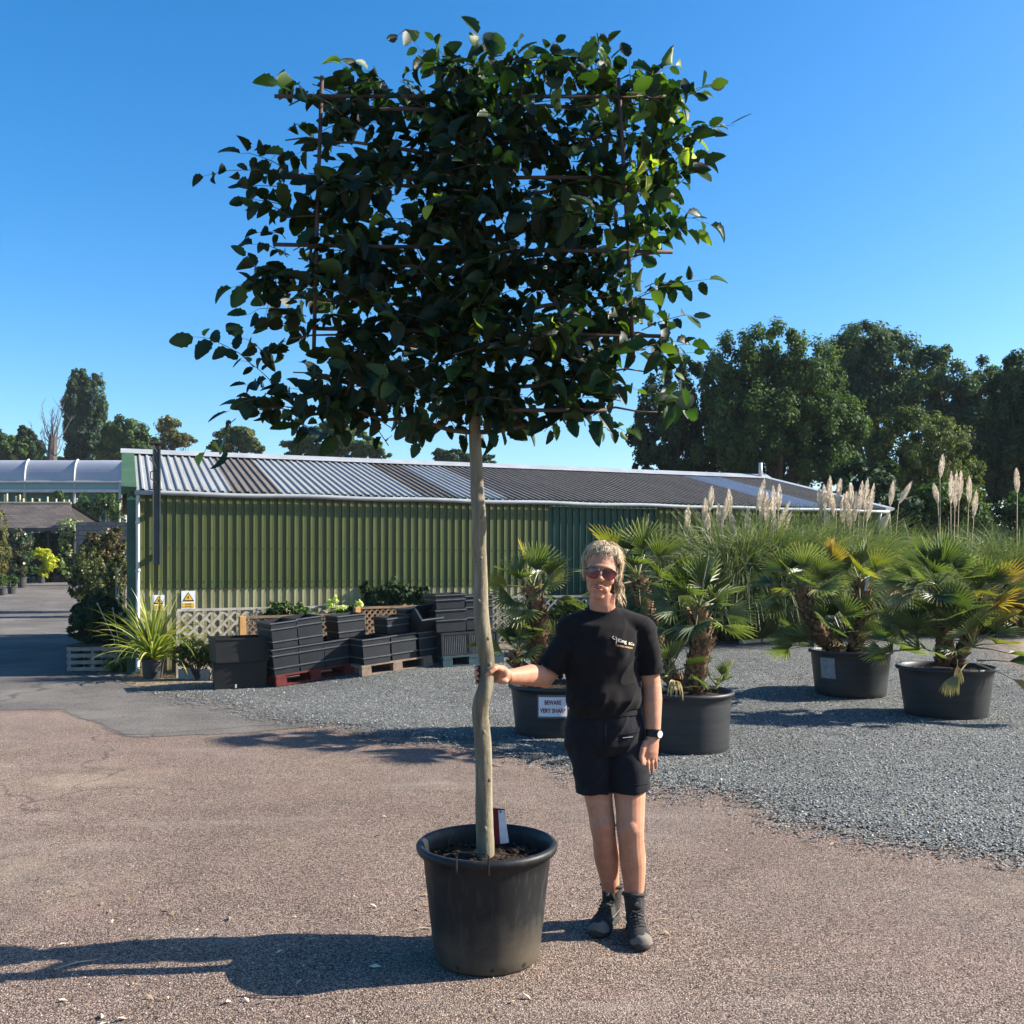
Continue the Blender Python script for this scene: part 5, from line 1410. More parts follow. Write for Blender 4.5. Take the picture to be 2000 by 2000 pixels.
head(pd, P(1845, 1215, Y - .2), 10, 0.22, 0.317, [G_FROND], 0.0, 1.3)
for dd in ((1, 0.1, 0.35), (1, -0.2, 0.15), (0.9, -0.5, 0.05), (1, 0.2, 0.05)): frond(P(1915, 1180, Y), dd, 0.15, 0.5, G_FRONDO, pd, 22, 1.3, 0.4)
for dd in ((-1, -0.2, 0.1), (-0.9, -0.5, -0.1), (-0.7, -0.6, -0.2)): frond(P(1800, 1150, Y), dd, 0.18, 0.38, G_FRONDD, pd, 18, 1.4, 1.2)
frond(P(1892, 1292, Y - .42), (-0.62, -0.45, -0.35), 0.22, 0.28, G_FRONDD, pd, 22, 1.3, 2.6, "dead_frond", 0.15, 0.75)
frond(P(1870, 1288, Y - .46), (-0.2, -0.5, -0.8), 0.06, 0.20, G_FRONDD, pd, 14, 1.2, 2.0, "dead_frond", 0.15, 0.7)
frond(P(1905, 1295, Y - .42), (0.7, -0.5, -0.25), 0.36, 0.42, G_FRONDD, pd, 20, 1.1, 1.8, "dead_frond", 0.1, 0.9)
frond(P(1908, 1290, Y - .35), (0.9, -0.3, 0.1), 0.3, 0.40, G_FROND, pd, 20, 1.2, 1.0)

# notice on pot A
def on_pot(r, base, ang, z0, u, v, off):
    z = z0 + v; rr = r(z) + off; a = ang + u / rr
    return Vector((base.x + rr * math.cos(a), base.y + rr * math.sin(a), base.z + z))
def plate_on(name, r, base, ang, z0, w_, h_, off, mat, parent, nx=14):
    mb = MB(); vs = []; fs = []
    for o_ in (off, off - 0.0015):
        for j in range(2):
            for i in range(nx + 1): vs.append(on_pot(r, base, ang, z0, -w_ / 2 + w_ * i / nx, -h_ / 2 + h_ * j, o_))
    for i in range(nx): fs.append((i, i + 1, nx + 2 + i, nx + 1 + i))
    k = 2 * (nx + 1)
    for i in range(nx): fs.append((k + i + 1, k + i, k + nx + 1 + i, k + nx + 2 + i))
    mb.add(vs, fs); o = mb.build(name, mat, None)
    if parent: rot_parent(o, parent)
    return o
angA = -PI / 2 - 0.005; zn = HC + (HY - 1381) * 8.9 / F
no = thing("notice", "white BEWARE VERY SHARP notice stuck on the left palm's pot", "sign", on_pot(rA, bA, angA, zn, 0, 0, 0))
plate_on("backing", rA, bA, angA, zn, 0.285, 0.215, 0.004, simple("clear_sleeve", (0.16, 0.16, 0.17), (0.12, 0.12, 0.13), 5, 0.2, 0.6), no)
plate_on("paper", rA, bA, angA, zn, 0.262, 0.178, 0.008, simple("paper_white", (0.80, 0.78, 0.80), (0.75, 0.73, 0.76), 3, 0.6, 0.3), no)
M_MAROON = simple("maroon_ink", (0.22, 0.015, 0.03), (0.2, 0.015, 0.03), 3, 0.6)
def serif_text(txt, size, bold):
    """bold letters with small slab serifs added to the stem feet"""
    me = textmesh(txt, size, "lettering", M_MAROON, bold)
    return me
for (tx, sz, vz) in (("BEWARE", 0.056, 0.038), ("VERY SHARP", 0.054, -0.036)):
    me = serif_text(tx, sz, 0.0016)
    mw = max(v.co.x for v in me.vertices) * 2; tgt = 0.155 if tx == "BEWARE" else 0.236
    for v in me.vertices: v.co.x *= tgt / mw
    for v in me.vertices: v.co = on_pot(rA, bA, angA, zn + vz, v.co.x, v.co.y, 0.0105)
    o = bpy.data.objects.new("lettering", me); COL.objects.link(o); rot_parent(o, no)
angC = PI + 0.62 + 0.35
rC = lambda z: 0.405 + (0.46 - 0.405) * z / 0.54
plate_on("pot_label", rC, bC, -PI / 2 - 0.95, 0.34, 0.20, 0.24, 0.004, simple("faded_label", (0.3, 0.3, 0.3), (0.16, 0.16, 0.17), 30, 0.6), None)
o = bpy.context.scene.objects["pot_label"]; tag(o, "faded grey-white paper label on the left side of the further palm's pot", "label")

# ------------------------------------------------------------------ main pleached tree
M_TRUNK = MT("smooth_grey_bark")
f1 = M_TRUNK.noise(1.0, 6, 0.65, stretch=(22, 22, 3)); f2 = M_TRUNK.noise(45, 4, 0.6); f3 = M_TRUNK.noise(1.0, 5, 0.6, stretch=(6, 6, 14))
c = M_TRUNK.ramp(f1, [(0.3, (0.095, 0.076, 0.048)), (0.52, (0.185, 0.155, 0.10)), (0.72, (0.29, 0.25, 0.165))])
c = M_TRUNK.mix(M_TRUNK.ramp(f3, [(0.5, 0.0), (0.75, 0.5)]), c, (0.16, 0.15, 0.09))
c = M_TRUNK.mix(M_TRUNK.ramp(f2, [(0.62, 0.0), (0.7, 0.6)]), c, (0.09, 0.07, 0.05))
M_TRUNK.set(c, 0.75, 0.3); M_TRUNK.bump(M_TRUNK.math('ADD', f1, M_TRUNK.math('ADD', M_TRUNK.math('MULTIPLY', f2, 0.5), M_TRUNK.math('MULTIPLY', f3, 0.8))), 0.9, 0.006); M_TRUNK = M_TRUNK.m
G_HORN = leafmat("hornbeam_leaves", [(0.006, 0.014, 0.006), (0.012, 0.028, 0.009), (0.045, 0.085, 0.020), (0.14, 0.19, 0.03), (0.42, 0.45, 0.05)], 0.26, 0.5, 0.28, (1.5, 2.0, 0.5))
M_TWIG = simple("twig_bark", (0.12, 0.09, 0.06), (0.07, 0.05, 0.035), 20, 0.8)
TY = 4.0
ml_tree = thing("pleached_tree", "tall pleached tree with flat square crown on a bare crooked trunk", "tree", (P(947, 1680, TY).x, TY, 0.40))
path = [(948, 1690, 17), (948, 1656, 17.5), (946, 1600, 17), (945, 1540, 16.5), (945, 1500, 16.5), (943, 1450, 16.5), (939, 1410, 16), (938, 1385, 16.5), (943, 1360, 15.5), (948, 1340, 14.5), (951, 1315, 14.5), (951, 1290, 15), (947, 1260, 15.5), (943, 1230, 15), (940, 1195, 14.5), (939, 1150, 14), (938, 1100, 13.5), (936, 1060, 14), (936, 1010, 13.2), (932, 960, 13), (930, 900, 12.5), (928, 860, 12), (926, 780, 11), (924, 690, 10), (925, 600, 9), (926, 500, 8), (925, 400, 7), (926, 300, 6), (925, 200, 4.5), (926, 120, 2.5)]
pts = []; rad = []
for i, (x, y, r_) in enumerate(path):
    pts.append(P(x, y, TY) + Vector((0, 0.008 * math.sin(i * 1.3), 0))); rad.append(r_ * TY / F)
# resample smooth
def catmull(p, k=4):
    out = []
    for i in range(len(p) - 1):
        p0, p1_, p2_, p3_ = p[max(i - 1, 0)], p[i], p[i + 1], p[min(i + 2, len(p) - 1)]
        for j in range(k):
            t_ = j / k; out.append(0.5 * ((2 * p1_) + (p2_ - p0) * t_ + (2 * p0 - 5 * p1_ + 4 * p2_ - p3_) * t_ * t_ + (3 * p1_ - p0 - 3 * p2_ + p3_) * t_ ** 3))
    out.append(p[-1]); return out
tp_ = catmull(pts, 4); tr_ = [float(a) for a in catmull([np.float64(r) for r in rad], 4)]
mb = MB(); mb.tube(tp_, tr_, 24)
# knots / collars
vs = []
for i, v in enumerate(mb.v):
    q = Vector(v); c = tp_[min(i // 24, len(tp_) - 1)]
    d = q - c; n_ = noise.noise(Vector((q.x * 30, q.y * 30, q.z * 7))) * 0.0022 + noise.noise(Vector((q.x * 60, q.y * 60, q.z * 24))) * 0.0012
    if d.length > 1e-4: q = q + d.normalized() * n_
    vs.append(tuple(q))
mb.v = vs
TRUNK_PTS = tp_
for (x, y, a) in ((950, 1294, -1.2), (944, 1172, -1.9), (936, 1088, -1.4), (953, 1243, -0.9), (946, 1424, -1.3), (951, 1520, -0.8), (947, 1610, -1.5), (935, 1010, -1.1), (940, 1340, -2.2)):
    j = min(range(len(tp_)), key=lambda k: abs(tp_[k].z - P(x, y, TY).z)); c = tp_[j]; r_ = tr_[j]
    o_ = Vector((math.cos(a), math.sin(a), 0)); mb.ball(c + o_ * r_ * 0.86, (r_ * 0.30, r_ * 0.26, r_ * 0.36), nu=10, nv=6)
o = mb.build("trunk", M_TRUNK, None, smooth=True); rot_parent(o, ml_tree)

# limbs: trained sideways along the canes
mb = MB(); limbpts = []
rows = [(195, 6), (272, 4), (350, 6), (428, 4), (503, 6), (580, 4), (654, 6), (730, 4), (800, 6)]
for (py, th_) in rows:
    for sgn in (-1, 1):
        ext = R.uniform(320, 375)
        p = P(926, py + 45, TY); prev = p; L_ = [p]
        for k in range(1, 9):
            f_ = k / 8
            q = P(926 + sgn * ext * f_, py + 45 * (1 - f_) ** 2 + R.uniform(-8, 8), TY) + Vector((0, R.uniform(-.03, .03), 0)); L_.append(q)
        mb.tube(L_, [0.011 * (1 - 0.75 * k / 8) for k in range(9)], 7); limbpts += [(L_[k], k / 8) for k in range(1, 9)]
o = mb.build("branches", M_TWIG, None, smooth=True); rot_parent(o, ml_tree)

# leaf template
def leaf_template():
    n = 9; V = []; 
    for i in range(n + 1):
        f_ = i / n
        hw = 0.30 * (math.sin(PI * (0.04 + 0.96 * f_) ** 0.85) ** 0.8) if 0 < i < n else (0.03 if i == 0 else 0.0)
        ser = 1.0 + (0.10 if i % 2 else -0.06)
        pz = 0.018 if i % 2 else -0.012
        bend = -0.22 * f_ ** 2
        V += [(f_ + (0.05 if i % 2 == 0 and 0 < i < n else 0), -hw * ser, 0.10 * hw / 0.29 + pz + bend), (f_, 0, bend - 0.012), (f_ + (0.05 if i % 2 == 0 and 0 < i < n else 0), hw * ser, 0.10 * hw / 0.29 + pz + bend)]
    Fc = []
    for i in range(n):
        a = 3 * i; Fc += [(a, a + 1, a + 4, a + 3), (a + 1, a + 2, a + 5, a + 4)]
    return np.array(V), np.array(Fc)
LV, LF = leaf_template()
leafC, leafU, leafN, leafS, leafT = [], [], [], [], []
twigs = MB()
def spray(p0, p1, nleaf, size=0.085, sag=0.03, young=0.0, jit=1.0, r0=0.0022, tone=None, lift=0.0):  # young, lift: sunlit look painted as paler leaf tone; young also shrinks tip leaves
    p0 = Vector(p0); p1 = Vector(p1); mid = p0.lerp(p1, 0.5) + Vector((R.uniform(-.02, .02), R.uniform(-.02, .02), sag * R.uniform(0.3, 1.2)))
    P3 = [p0, p0.lerp(mid, 0.5) + (mid - p0.lerp(p1, 0.5)) * 0.4, mid, mid.lerp(p1, 0.5) + (mid - p0.lerp(p1, 0.5)) * 0.4, p1]
    twigs.tube(P3, [r0, r0 * .85, r0 * .7, r0 * .5, r0 * .25], 5)
    d = (p1 - p0).normalized(); s_ = d.cross(Vector((0, 0, 1)));  s_ = s_.normalized() if s_.length > .1 else Vector((1, 0, 0))
    ph = R.uniform(0, PI)
    sidev = Matrix.Rotation(ph, 3, d) @ s_
    for i in range(nleaf):
        f_ = (i + 0.6) / nleaf * 4; k = min(int(f_), 3); c = P3[k].lerp(P3[k + 1], f_ - k)
        sg = 1 if i % 2 else -1
        last = i == nleaf - 1
        u = (d * (0.55 if not last else 1.5) + sidev * sg * (1.0 if not last else 0.1) + Vector((0, 0, R.uniform(-0.75, 0.05))) + Vector(rand_dirs(1)[0]) * 0.3 * jit).normalized()
        out = -1.0 if R.random() < 0.6 else 1.0
        nn_ = Vector((R.gauss(0.15, .45), out * R.uniform(0.2, 1.0), R.uniform(0.1, 0.9)))
        s = size * R.uniform(0.5, 1.18) * (1.0 - 0.25 * young * (i / nleaf))
        leafC.append(tuple(c + u * 0.008)); leafU.append(tuple(u)); leafN.append(tuple(nn_)); leafS.append(s)
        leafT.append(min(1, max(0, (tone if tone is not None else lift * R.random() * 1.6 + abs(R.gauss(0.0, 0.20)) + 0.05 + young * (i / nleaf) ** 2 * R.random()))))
# body of the crown: twigs on a jittered grid of the trained plane
x0, x1, y0, y1 = 498, 1322, 118, 838
for gx in range(26):
    for gy in range(20):
        px = x0 + (x1 - x0) * (gx + R.random()) / 26; py = y0 + (y1 - y0) * (gy + R.random()) / 20
        # corners and bites of the outline
        if py < 150 and (px < 690 or px > 1260): continue
        if py < 230 and px < 560: continue
        if px < 625 and 150 < py < 300 and R.random() < 0.85: continue
        if px < 545 and py < 330: continue
        if py > 745 and (px < 575 or px > 1275) and R.random() < 0.6: continue
        if px < 600 and (470 < py < 520 or 590 < py < 640) and R.random() < 0.6: continue
        if px < 660 and py < 175 and R.random() < 0.6: continue
        if px > 1285 and py > 440 and R.random() < 0.6: continue
        if px < 560 and 380 < py < 470 and R.random() < 0.35: continue
        if px > 1270 and 470 < py < 640 and R.random() < 0.8: continue
        if px > 1240 and 455 < py < 560 and R.random() < 0.7: continue
        edge = 1.0 if (px < 585 or px > 1225) else 0.0
        if px < 620 and R.random() < 0.38: continue
        if noise.noise(Vector((px * 0.011, py * 0.011, 4.2))) > 0.24: continue
        if px > 1200 and R.random() < 0.15: continue
        if 960 < px < 1180 and 780 < py: 
            if R.random() < 0.3: continue
        dy = R.gauss(0, 0.075)
        c = P(px, py, TY) + Vector((0, dy, 0))
        a = R.uniform(-0.5, 0.9) if px > 925 else PI - R.uniform(-0.5, 0.9)
        ln = R.uniform(0.13, 0.26)
        d = Vector((math.cos(a), R.uniform(-.7, .7), math.sin(a) - 0.1)).normalized()
        if R.random() < 0.25: d = Vector((R.uniform(-.5, .5), R.uniform(-1, 1), R.uniform(-.6, .5))).normalized()
        sun_young = 0.5 if (px > 1130 or py < 200) and R.random() < 0.45 else (0.25 if R.random() < 0.08 else 0.0)  # right side and top often painted paler, as if sunlit; few pale twigs elsewhere
        spray(c - d * ln * 0.5, c + d * ln * 0.5, R.randint(5, 9), 0.086, 0.02, sun_young, lift=(0.22 * sstep(1080, 1260, px) + 0.14 * sstep(240, 120, py) if py < 240 else 0.22 * sstep(1080, 1260, px)))  # lift paints sunlight into the leaf tone towards the right and top
for i in range(120):       # denser heart of the crown
    px = R.uniform(640, 1190) if i > 40 else R.uniform(895, 960); py = R.uniform(180, 815)
    c = P(px, py, TY) + Vector((0, (R.gauss(0, 0.09) if i > 40 else R.uniform(-0.14, -0.06)), 0)); d = Vector((R.uniform(-1, 1), R.uniform(-.6, .6), R.uniform(-.5, .7))).normalized()
    spray(c - d * 0.1, c + d * 0.1, 8, 0.092, 0.02)
def SP2(a, b, n, dy=0.0, **k): spray(P(a[0], a[1], TY) + Vector((0, dy * 0.4, 0)), P(b[0], b[1], TY) + Vector((0, dy, 0)), n, **k)
outl = [((600, 350), (405, 362), 10), ((560, 330), (462, 292), 6), ((590, 310), (515, 300), 6), ((560, 190), (530, 150), 4), ((600, 200), (548, 170), 6), ((560, 250), (580, 245), 3), ((560, 410), (490, 408), 5), ((560, 470), (505, 465), 4),
        ((560, 560), (455, 570), 7), ((580, 545), (500, 550), 6), ((600, 620), (485, 622), 7), ((500, 720), (385, 665), 8), ((520, 700), (450, 645), 4), ((540, 770), (455, 700), 6), ((520, 760), (490, 760), 5), ((520, 790), (455, 815), 6),
        ((560, 800), (520, 810), 5), ((455, 815), (425, 880), 4), ((870, 150), (805, 62), 7), ((815, 75), (775, 90), 3), ((900, 150), (850, 95), 6), ((960, 140), (935, 95), 5), ((760, 170), (700, 120), 6), ((700, 180), (670, 150), 5),
        ((1040, 150), (1085, 92), 7), ((1120, 170), (1190, 90), 8), ((1000, 130), (1010, 85), 4), ((1210, 190), (1190, 95), 6), ((1240, 210), (1228, 115), 7), ((1200, 150), (1150, 110), 5), ((1270, 190), (1335, 145), 6), ((1300, 210), (1400, 150), 7), ((1290, 230), (1380, 195), 6),
        ((1310, 265), (1410, 250), 6), ((1310, 290), (1425, 265), 5), ((1290, 320), (1360, 300), 6), ((1300, 360), (1370, 345), 6), ((1300, 390), (1375, 330), 5), ((1280, 430), (1400, 428), 8), ((1280, 400), (1350, 410), 6), ((1260, 460), (1330, 455), 5),
        ((1250, 575), (1400, 530), 9), ((1260, 560), (1330, 565), 5), ((1250, 650), (1345, 630), 7), ((1250, 680), (1330, 655), 6), ((1260, 720), (1355, 670), 8), ((1280, 730), (1350, 700), 5), ((1260, 770), (1340, 800), 7), ((1270, 790), (1330, 815), 6),
        ((700, 800), (640, 850), 5), ((840, 820), (815, 870), 6), ((940, 820), (960, 850), 4), ((1000, 790), (990, 840), 5), ((1080, 800), (1075, 845), 5), ((1180, 800), (1170, 830), 5), ((880, 820), (900, 850), 4), ((820, 420), (850, 455), 4)]
for (a, b, n) in outl:
    sun_young = 0.45 if (b[0] > 1180 or b[1] < 120) else 0.05  # outer sprays at right and top get the painted sunlit tone
    SP2(a, b, n, R.uniform(-.12, .12), young=sun_young, size=0.085, jit=1.2)
# few bright shoots in front
for (a, b) in (((835, 440), (865, 430)), ((1060, 690), (1075, 668)), ((925, 690), (940, 668)), ((1235, 405), (1260, 380)), ((1240, 345), (1255, 365)), ((1310, 335), (1330, 352))):
    SP2(a, b, 3, -0.26, young=0.0, size=0.065, tone=0.95)
SP2((430, 870), (427, 900), 2, -0.2, size=0.08, tone=0.8)
o = twigs.build("twigs", M_TWIG, None); rot_parent(o, ml_tree)
C = np.array(leafC); U = nrm(np.array(leafU)); N_ = nrm(np.array(leafN)); N_ = nrm(N_ - U * np.sum(U * N_, 1, keepdims=True)); W = np.cross(N_, U); S = np.array(leafS)
NL = len(C)
tv = LV[None, :, :] * S[:, None, None]
bendv = 0.2 + 2.6 * NR.random((NL, 1))
Vv = C[:, None, :] + U[:, None, :] * tv[:, :, 0:1] + W[:, None, :] * tv[:, :, 1:2] * (0.85 + 0.35 * NR.random((NL, 1, 1))) + N_[:, None, :] * tv[:, :, 2:3] * bendv[:, :, None]
Ff = (LF[None, :, :] + (np.arange(NL) * len(LV))[:, None, None]).reshape(-1, 4)
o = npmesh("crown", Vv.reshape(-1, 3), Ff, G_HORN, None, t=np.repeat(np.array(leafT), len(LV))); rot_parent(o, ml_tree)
print("leaves", NL)

# cane frame
M_CANE = simple("red_brown_cane", (0.09, 0.055, 0.042), (0.055, 0.035, 0.026), 12, 0.7, 0.3)
fr = thing("training_frame", "reddish-brown cane frame tied into the flat crown of the pleached tree", "plant frame", P(926, 805, TY))
for (a, b, dy) in (((634, 162), (618, 700), 0.07), ((1205, 166), (1234, 708), 0.07), ((540, 195), (1300, 196), 0.095), ((545, 350), (1275, 352), 0.095), ((543, 490), (1010, 496), 0.045), ((1000, 500), (1308, 503), 0.055), ((613, 645), (1290, 660), 0.095), ((940, 805), (1182, 807), 0.055),
                   ((712, 687), (679, 777), 0.07), ((1081, 587), (1148, 745), 0.07)):
    mb = MB(); p0 = P(a[0], a[1], TY) + Vector((0, dy - 0.125, 0)); p1_ = P(b[0], b[1], TY) + Vector((0, dy - 0.125, 0))
    mb.tube([p0, p0.lerp(p1_, .5) + Vector((R.uniform(-.004, .004), 0, R.uniform(-.004, .004))), p1_], 0.0082, 8); bw(mb, "cane", M_CANE, fr, smooth=True)

# plant labels behind the trunk
lb = thing("plant_label", "white label strip with a dark red label in the big pot, behind the trunk", "plant label", P(980, 1650, 4.12))
mb = MB()
q = [(973, 1583), (985, 1582), (994, 1646), (977, 1648)]
pp = [P(x, y, 4.10) for x, y in q]; k_ = Vector((0, 0.0012, 0)); mb.add([pp[3], pp[2], pp[1], pp[0], pp[3] + k_, pp[2] + k_, pp[1] + k_, pp[0] + k_], [(0, 1, 2, 3), (7, 6, 5, 4), (0, 4, 5, 1), (2, 6, 7, 3), (1, 5, 6, 2), (0, 3, 7, 4)])
bw(mb, "white_strip", simple("label_plastic", (0.62, 0.66, 0.74), (0.45, 0.49, 0.58), 40, 0.4, 0.4), lb)
mb = MB(); pp = [P(x, y, 4.096) for x, y in ((975, 1587), (980, 1587), (978, 1583))]; mb.add(pp, [(0, 1, 2)]); bw(mb, "triangle_mark", M_SBLK, lb)
mb = MB(); pp = [P(x, y, 4.14) for x, y in ((965, 1650), (990, 1650), (986, 1580), (958, 1578))]; mb.add(pp + [p + k_ for p in pp], [(0, 1, 2, 3), (7, 6, 5, 4), (0, 4, 5, 1), (2, 6, 7, 3), (1, 5, 6, 2), (0, 3, 7, 4)])
bw(mb, "dark_red_label", simple("dark_red_card", (0.16, 0.012, 0.03), (0.1, 0.01, 0.02), 12, 0.5), lb)

# litter on the ground
G_LIT = leafmat("dry_litter", [(0.16, 0.11, 0.06), (0.38, 0.30, 0.18), (0.62, 0.56, 0.44)], 0.0, 0.9, 0.1)
Cc, Uu, Nn, Ss, Tt = [], [], [], [], []
for i in range(700):
    y = 2.9 + 7 * R.random() ** 1.5; x = R.uniform(-0.55, 0.55) * y
    if R.random() < 0.5: y = R.uniform(2.9, 4.8); x = -abs(R.uniform(0, 0.55) * y)
    Cc.append((x, y, gz(x, y) + 0.008)); a = R.uniform(0, 6.28); Uu.append((math.cos(a), math.sin(a), R.uniform(-.1, .15))); Nn.append((R.gauss(0, .3), R.gauss(0, .3), 1)); Ss.append(R.uniform(0.008, 0.022) if R.random() < 0.85 else R.uniform(0.03, 0.05)); Tt.append(R.random())
V, Fc = cards(np.array(Cc), nrm(np.array(Nn)), np.array(Uu), np.array(Ss), 0.35, 0.1)
tag(npmesh("leaf_litter", V, Fc, G_LIT, t=np.repeat(Tt, 4)), "dry leaf bits scattered over the red asphalt", "litter", kind="stuff")
mb = MB()
for (x, y, l, a) in ((820, 1818, 0.10, 0.35), (1290, 1800, 0.09, 0.25), (110, 1652, 0.07, 0.0), (150, 1886, 0.16, 0.5), (300, 1835, 0.06, 0.1), (610, 1838, 0.06, 0.1), (520, 1960, 0.08, 0.2), (1275, 1535, 0.12, 0.1)):
    p = gp(x, y) + Vector((0, 0, 0.006)); d = Vector((math.cos(a), math.sin(a), 0.05)) * l; mb.tube([p - d * .5, p + Vector((0, 0, 0.008)), p + d * .5], [0.002, 0.0028, 0.001], 5)
tag(mb.build("fallen_twigs", simple("straw", (0.5, 0.42, 0.28), (0.3, 0.24, 0.15), 20, 0.9)), "pale dry twigs lying scattered near the big pot", "twigs", kind="stuff")
# ------------------------------------------------------------------ the woman
def remesh(mb, name, mat, voxel, smooth_it=4, parent=None, disp=None, sm=0.5):
    o = mb.build(name, mat, None, smooth=True)
    r = o.modifiers.new("r", 'REMESH'); r.mode = 'VOXEL'; r.voxel_size = voxel; r.use_smooth_shade = True
    if smooth_it:
        s = o.modifiers.new("s", 'SMOOTH'); s.factor = sm; s.iterations = smooth_it
    bake(o)
    o.data.polygons.foreach_set("use_smooth", [True] * len(o.data.polygons))
    if disp:
        me = o.data; n = len(me.vertices)
        co = np.empty(n * 3, dtype=np.float32); me.vertices.foreach_get("co", co)
        no = np.empty(n * 3, dtype=np.float32); me.vertices.foreach_get("normal", no) if False else None
        nn = np.array([v.normal[:] for v in me.vertices]); c3 = co.reshape(-1, 3)
        d = np.array([disp(Vector(c)) for c in c3])
        c3 = c3 + nn * d[:, None]
        me.vertices.foreach_set("co", c3.astype(np.float32).ravel()); me.update()
    if parent: rot_parent(o, parent)
    return o
M_SKIN = MT("skin")
f_ = M_SKIN.noise(22, 6, 0.7); f2 = M_SKIN.noise(160, 3, 0.6)
c = M_SKIN.ramp(f_, [(0.3, (0.40, 0.175, 0.105)), (0.7, (0.52, 0.265, 0.165))])
M_SKIN.set(c, 0.56, 0.22)
M_SKIN.b.inputs["Subsurface Weight"].default_value = 0.12; M_SKIN.b.inputs["Subsurface Radius"].default_value = (0.012, 0.005, 0.003); M_SKIN.b.inputs["Subsurface Scale"].default_value = 1.0
M_SKIN.bump(M_SKIN.math('ADD', f2, M_SKIN.math('MULTIPLY', M_SKIN.noise(35, 3), 0.8)), 0.12, 0.002); M_SKIN = M_SKIN.m
M_SHIRT = MT("black_cotton"); M_SHIRT.set(M_SHIRT.ramp(M_SHIRT.noise(30, 4), [(0.3, (0.0085, 0.0075, 0.008)), (0.7, (0.014, 0.0125, 0.013))]), 0.92, 0.12)
M_SHIRT.b.inputs["Sheen Weight"].default_value = 0.04; M_SHIRT.bump(M_SHIRT.noise(400, 2), 0.12, 0.001); M_SHIRT = M_SHIRT.m
M_SHORT = MT("navy_black_twill"); M_SHORT.set(M_SHORT.ramp(M_SHORT.noise(25, 4), [(0.3, (0.0085, 0.0085, 0.011)), (0.7, (0.014, 0.014, 0.018))]), 0.88, 0.13)
M_SHORT.b.inputs["Sheen Weight"].default_value = 0.04; M_SHORT.bump(M_SHORT.noise(300, 2), 0.12, 0.001); M_SHORT = M_SHORT.m

WY = 4.27
woman = thing("person", "smiling woman in black T-shirt and dark shorts gripping the crooked tree trunk", "person", (P(1200, 1100, WY).x, WY, 0))
X1, Z1 = Vector((1, 0, 0)), Vector((0, 0, 1))
b = MB()
# legs (body)
def leg(ps, rr, dep=None, ex=1.0):
    b.tube(ps, rr, 20, side=(1, 0, 0), ell=[r * 1.04 for r in rr])
leg([P(1156, 1425, WY), P(1160, 1470, WY), P(1167, 1545, 4.26), P(1173, 1582, 4.25), P(1177, 1612, 4.245), P(1180, 1635, 4.26), P(1184, 1668, 4.30), P(1189, 1705, 4.33), P(1194, 1742, 4.36)],
    [0.075, 0.076, 0.063, 0.056, 0.055, 0.051, 0.0555, 0.046, 0.0365])
leg([P(1212, 1425, WY), P(1222, 1470, WY), P(1230, 1545, 4.24), P(1231, 1585, 4.22), P(1231, 1620, 4.205), P(1233, 1645, 4.215), P(1236, 1680, 4.235), P(1238, 1720, 4.25), P(1238, 1760, 4.26)],
    [0.080, 0.080, 0.070, 0.062, 0.0595, 0.055, 0.0575, 0.048, 0.0365])
# knee caps, shin, calves
b.ball(P(1178, 1610, 4.205), (0.032, 0.024, 0.038)); b.ball(P(1232, 1618, 4.165), (0.034, 0.024, 0.040))
b.ball(P(1176, 1672, 4.335), (0.034, 0.034, 0.075)); b.ball(P(1246, 1680, 4.275), (0.036, 0.034, 0.078)); b.ball(P(1190, 1680, 4.34), (0.034, 0.03, 0.07))
# torso
b.tube([P(1185, 1450, WY), P(1183, 1400, WY), P(1178, 1340, WY), P(1178, 1280, WY), P(1183, 1235, WY + .01), P(1181, 1213, WY + .01), P(1178, 1203, WY + .01)], [0.13, 0.135, 0.125, 0.135, 0.135, 0.09, 0.06], 28, side=(1, 0, 0), ell=[0.10, 0.105, 0.10, 0.10, 0.095, 0.07, 0.055])
b.tube([P(1120, 1228, WY), P(1182, 1216, WY + .01), P(1250, 1228, WY)], [0.045, 0.05, 0.045], 16)
# neck (slightly forward)
b.tube([P(1180, 1218, WY + .015), P(1178, 1200, WY + .01), P(1176, 1180, WY - .005), P(1177, 1160, WY + .0)], [0.072, 0.060, 0.055, 0.056], 20, side=(1, 0, 0), ell=[0.06, 0.056, 0.056, 0.06])
# head in a local frame
HM = Matrix.Translation(P(1173.5, 1119, WY - 0.015)) @ Matrix.Rotation(math.radians(8), 4, 'Y') @ Matrix.Rotation(math.radians(-5), 4, 'Z') @ Matrix.Rotation(math.radians(4), 4, 'X')
H3 = HM.to_3x3()
def hp(x, y, z): return HM @ Vector((x, y, z))
def hb(x, y, z, rx, ry, rz, **k): b.ball(hp(x, y, z), (rx, ry, rz), rot=H3, nu=24, nv=16)
hb(0, 0.020, 0.040, 0.072, 0.090, 0.080)        # skull
hb(0, -0.020, 0.005, 0.064, 0.062, 0.085)       # face mass
hb(0, -0.022, -0.052, 0.053, 0.054, 0.056)      # jaw
hb(0, -0.060, -0.092, 0.026, 0.022, 0.020)      # chin
hb(-0.035, -0.052, -0.022, 0.026, 0.026, 0.026); hb(0.035, -0.052, -0.022, 0.026, 0.026, 0.026)   # cheeks
hb(0, -0.066, 0.030, 0.045, 0.018, 0.014)       # brow
hb(-0.024, -0.064, -0.065, 0.020, 0.018, 0.018); hb(0.024, -0.064, -0.065, 0.020, 0.018, 0.018)
b.tube([hp(0, -0.070, 0.022), hp(0, -0.086, 0.002), hp(0, -0.101, -0.018), hp(0, -0.092, -0.030)], [0.008, 0.0095, 0.012, 0.009], 12)
hb(-0.012, -0.086, -0.026, 0.009, 0.011, 0.008); hb(0.012, -0.086, -0.026, 0.009, 0.011, 0.008)
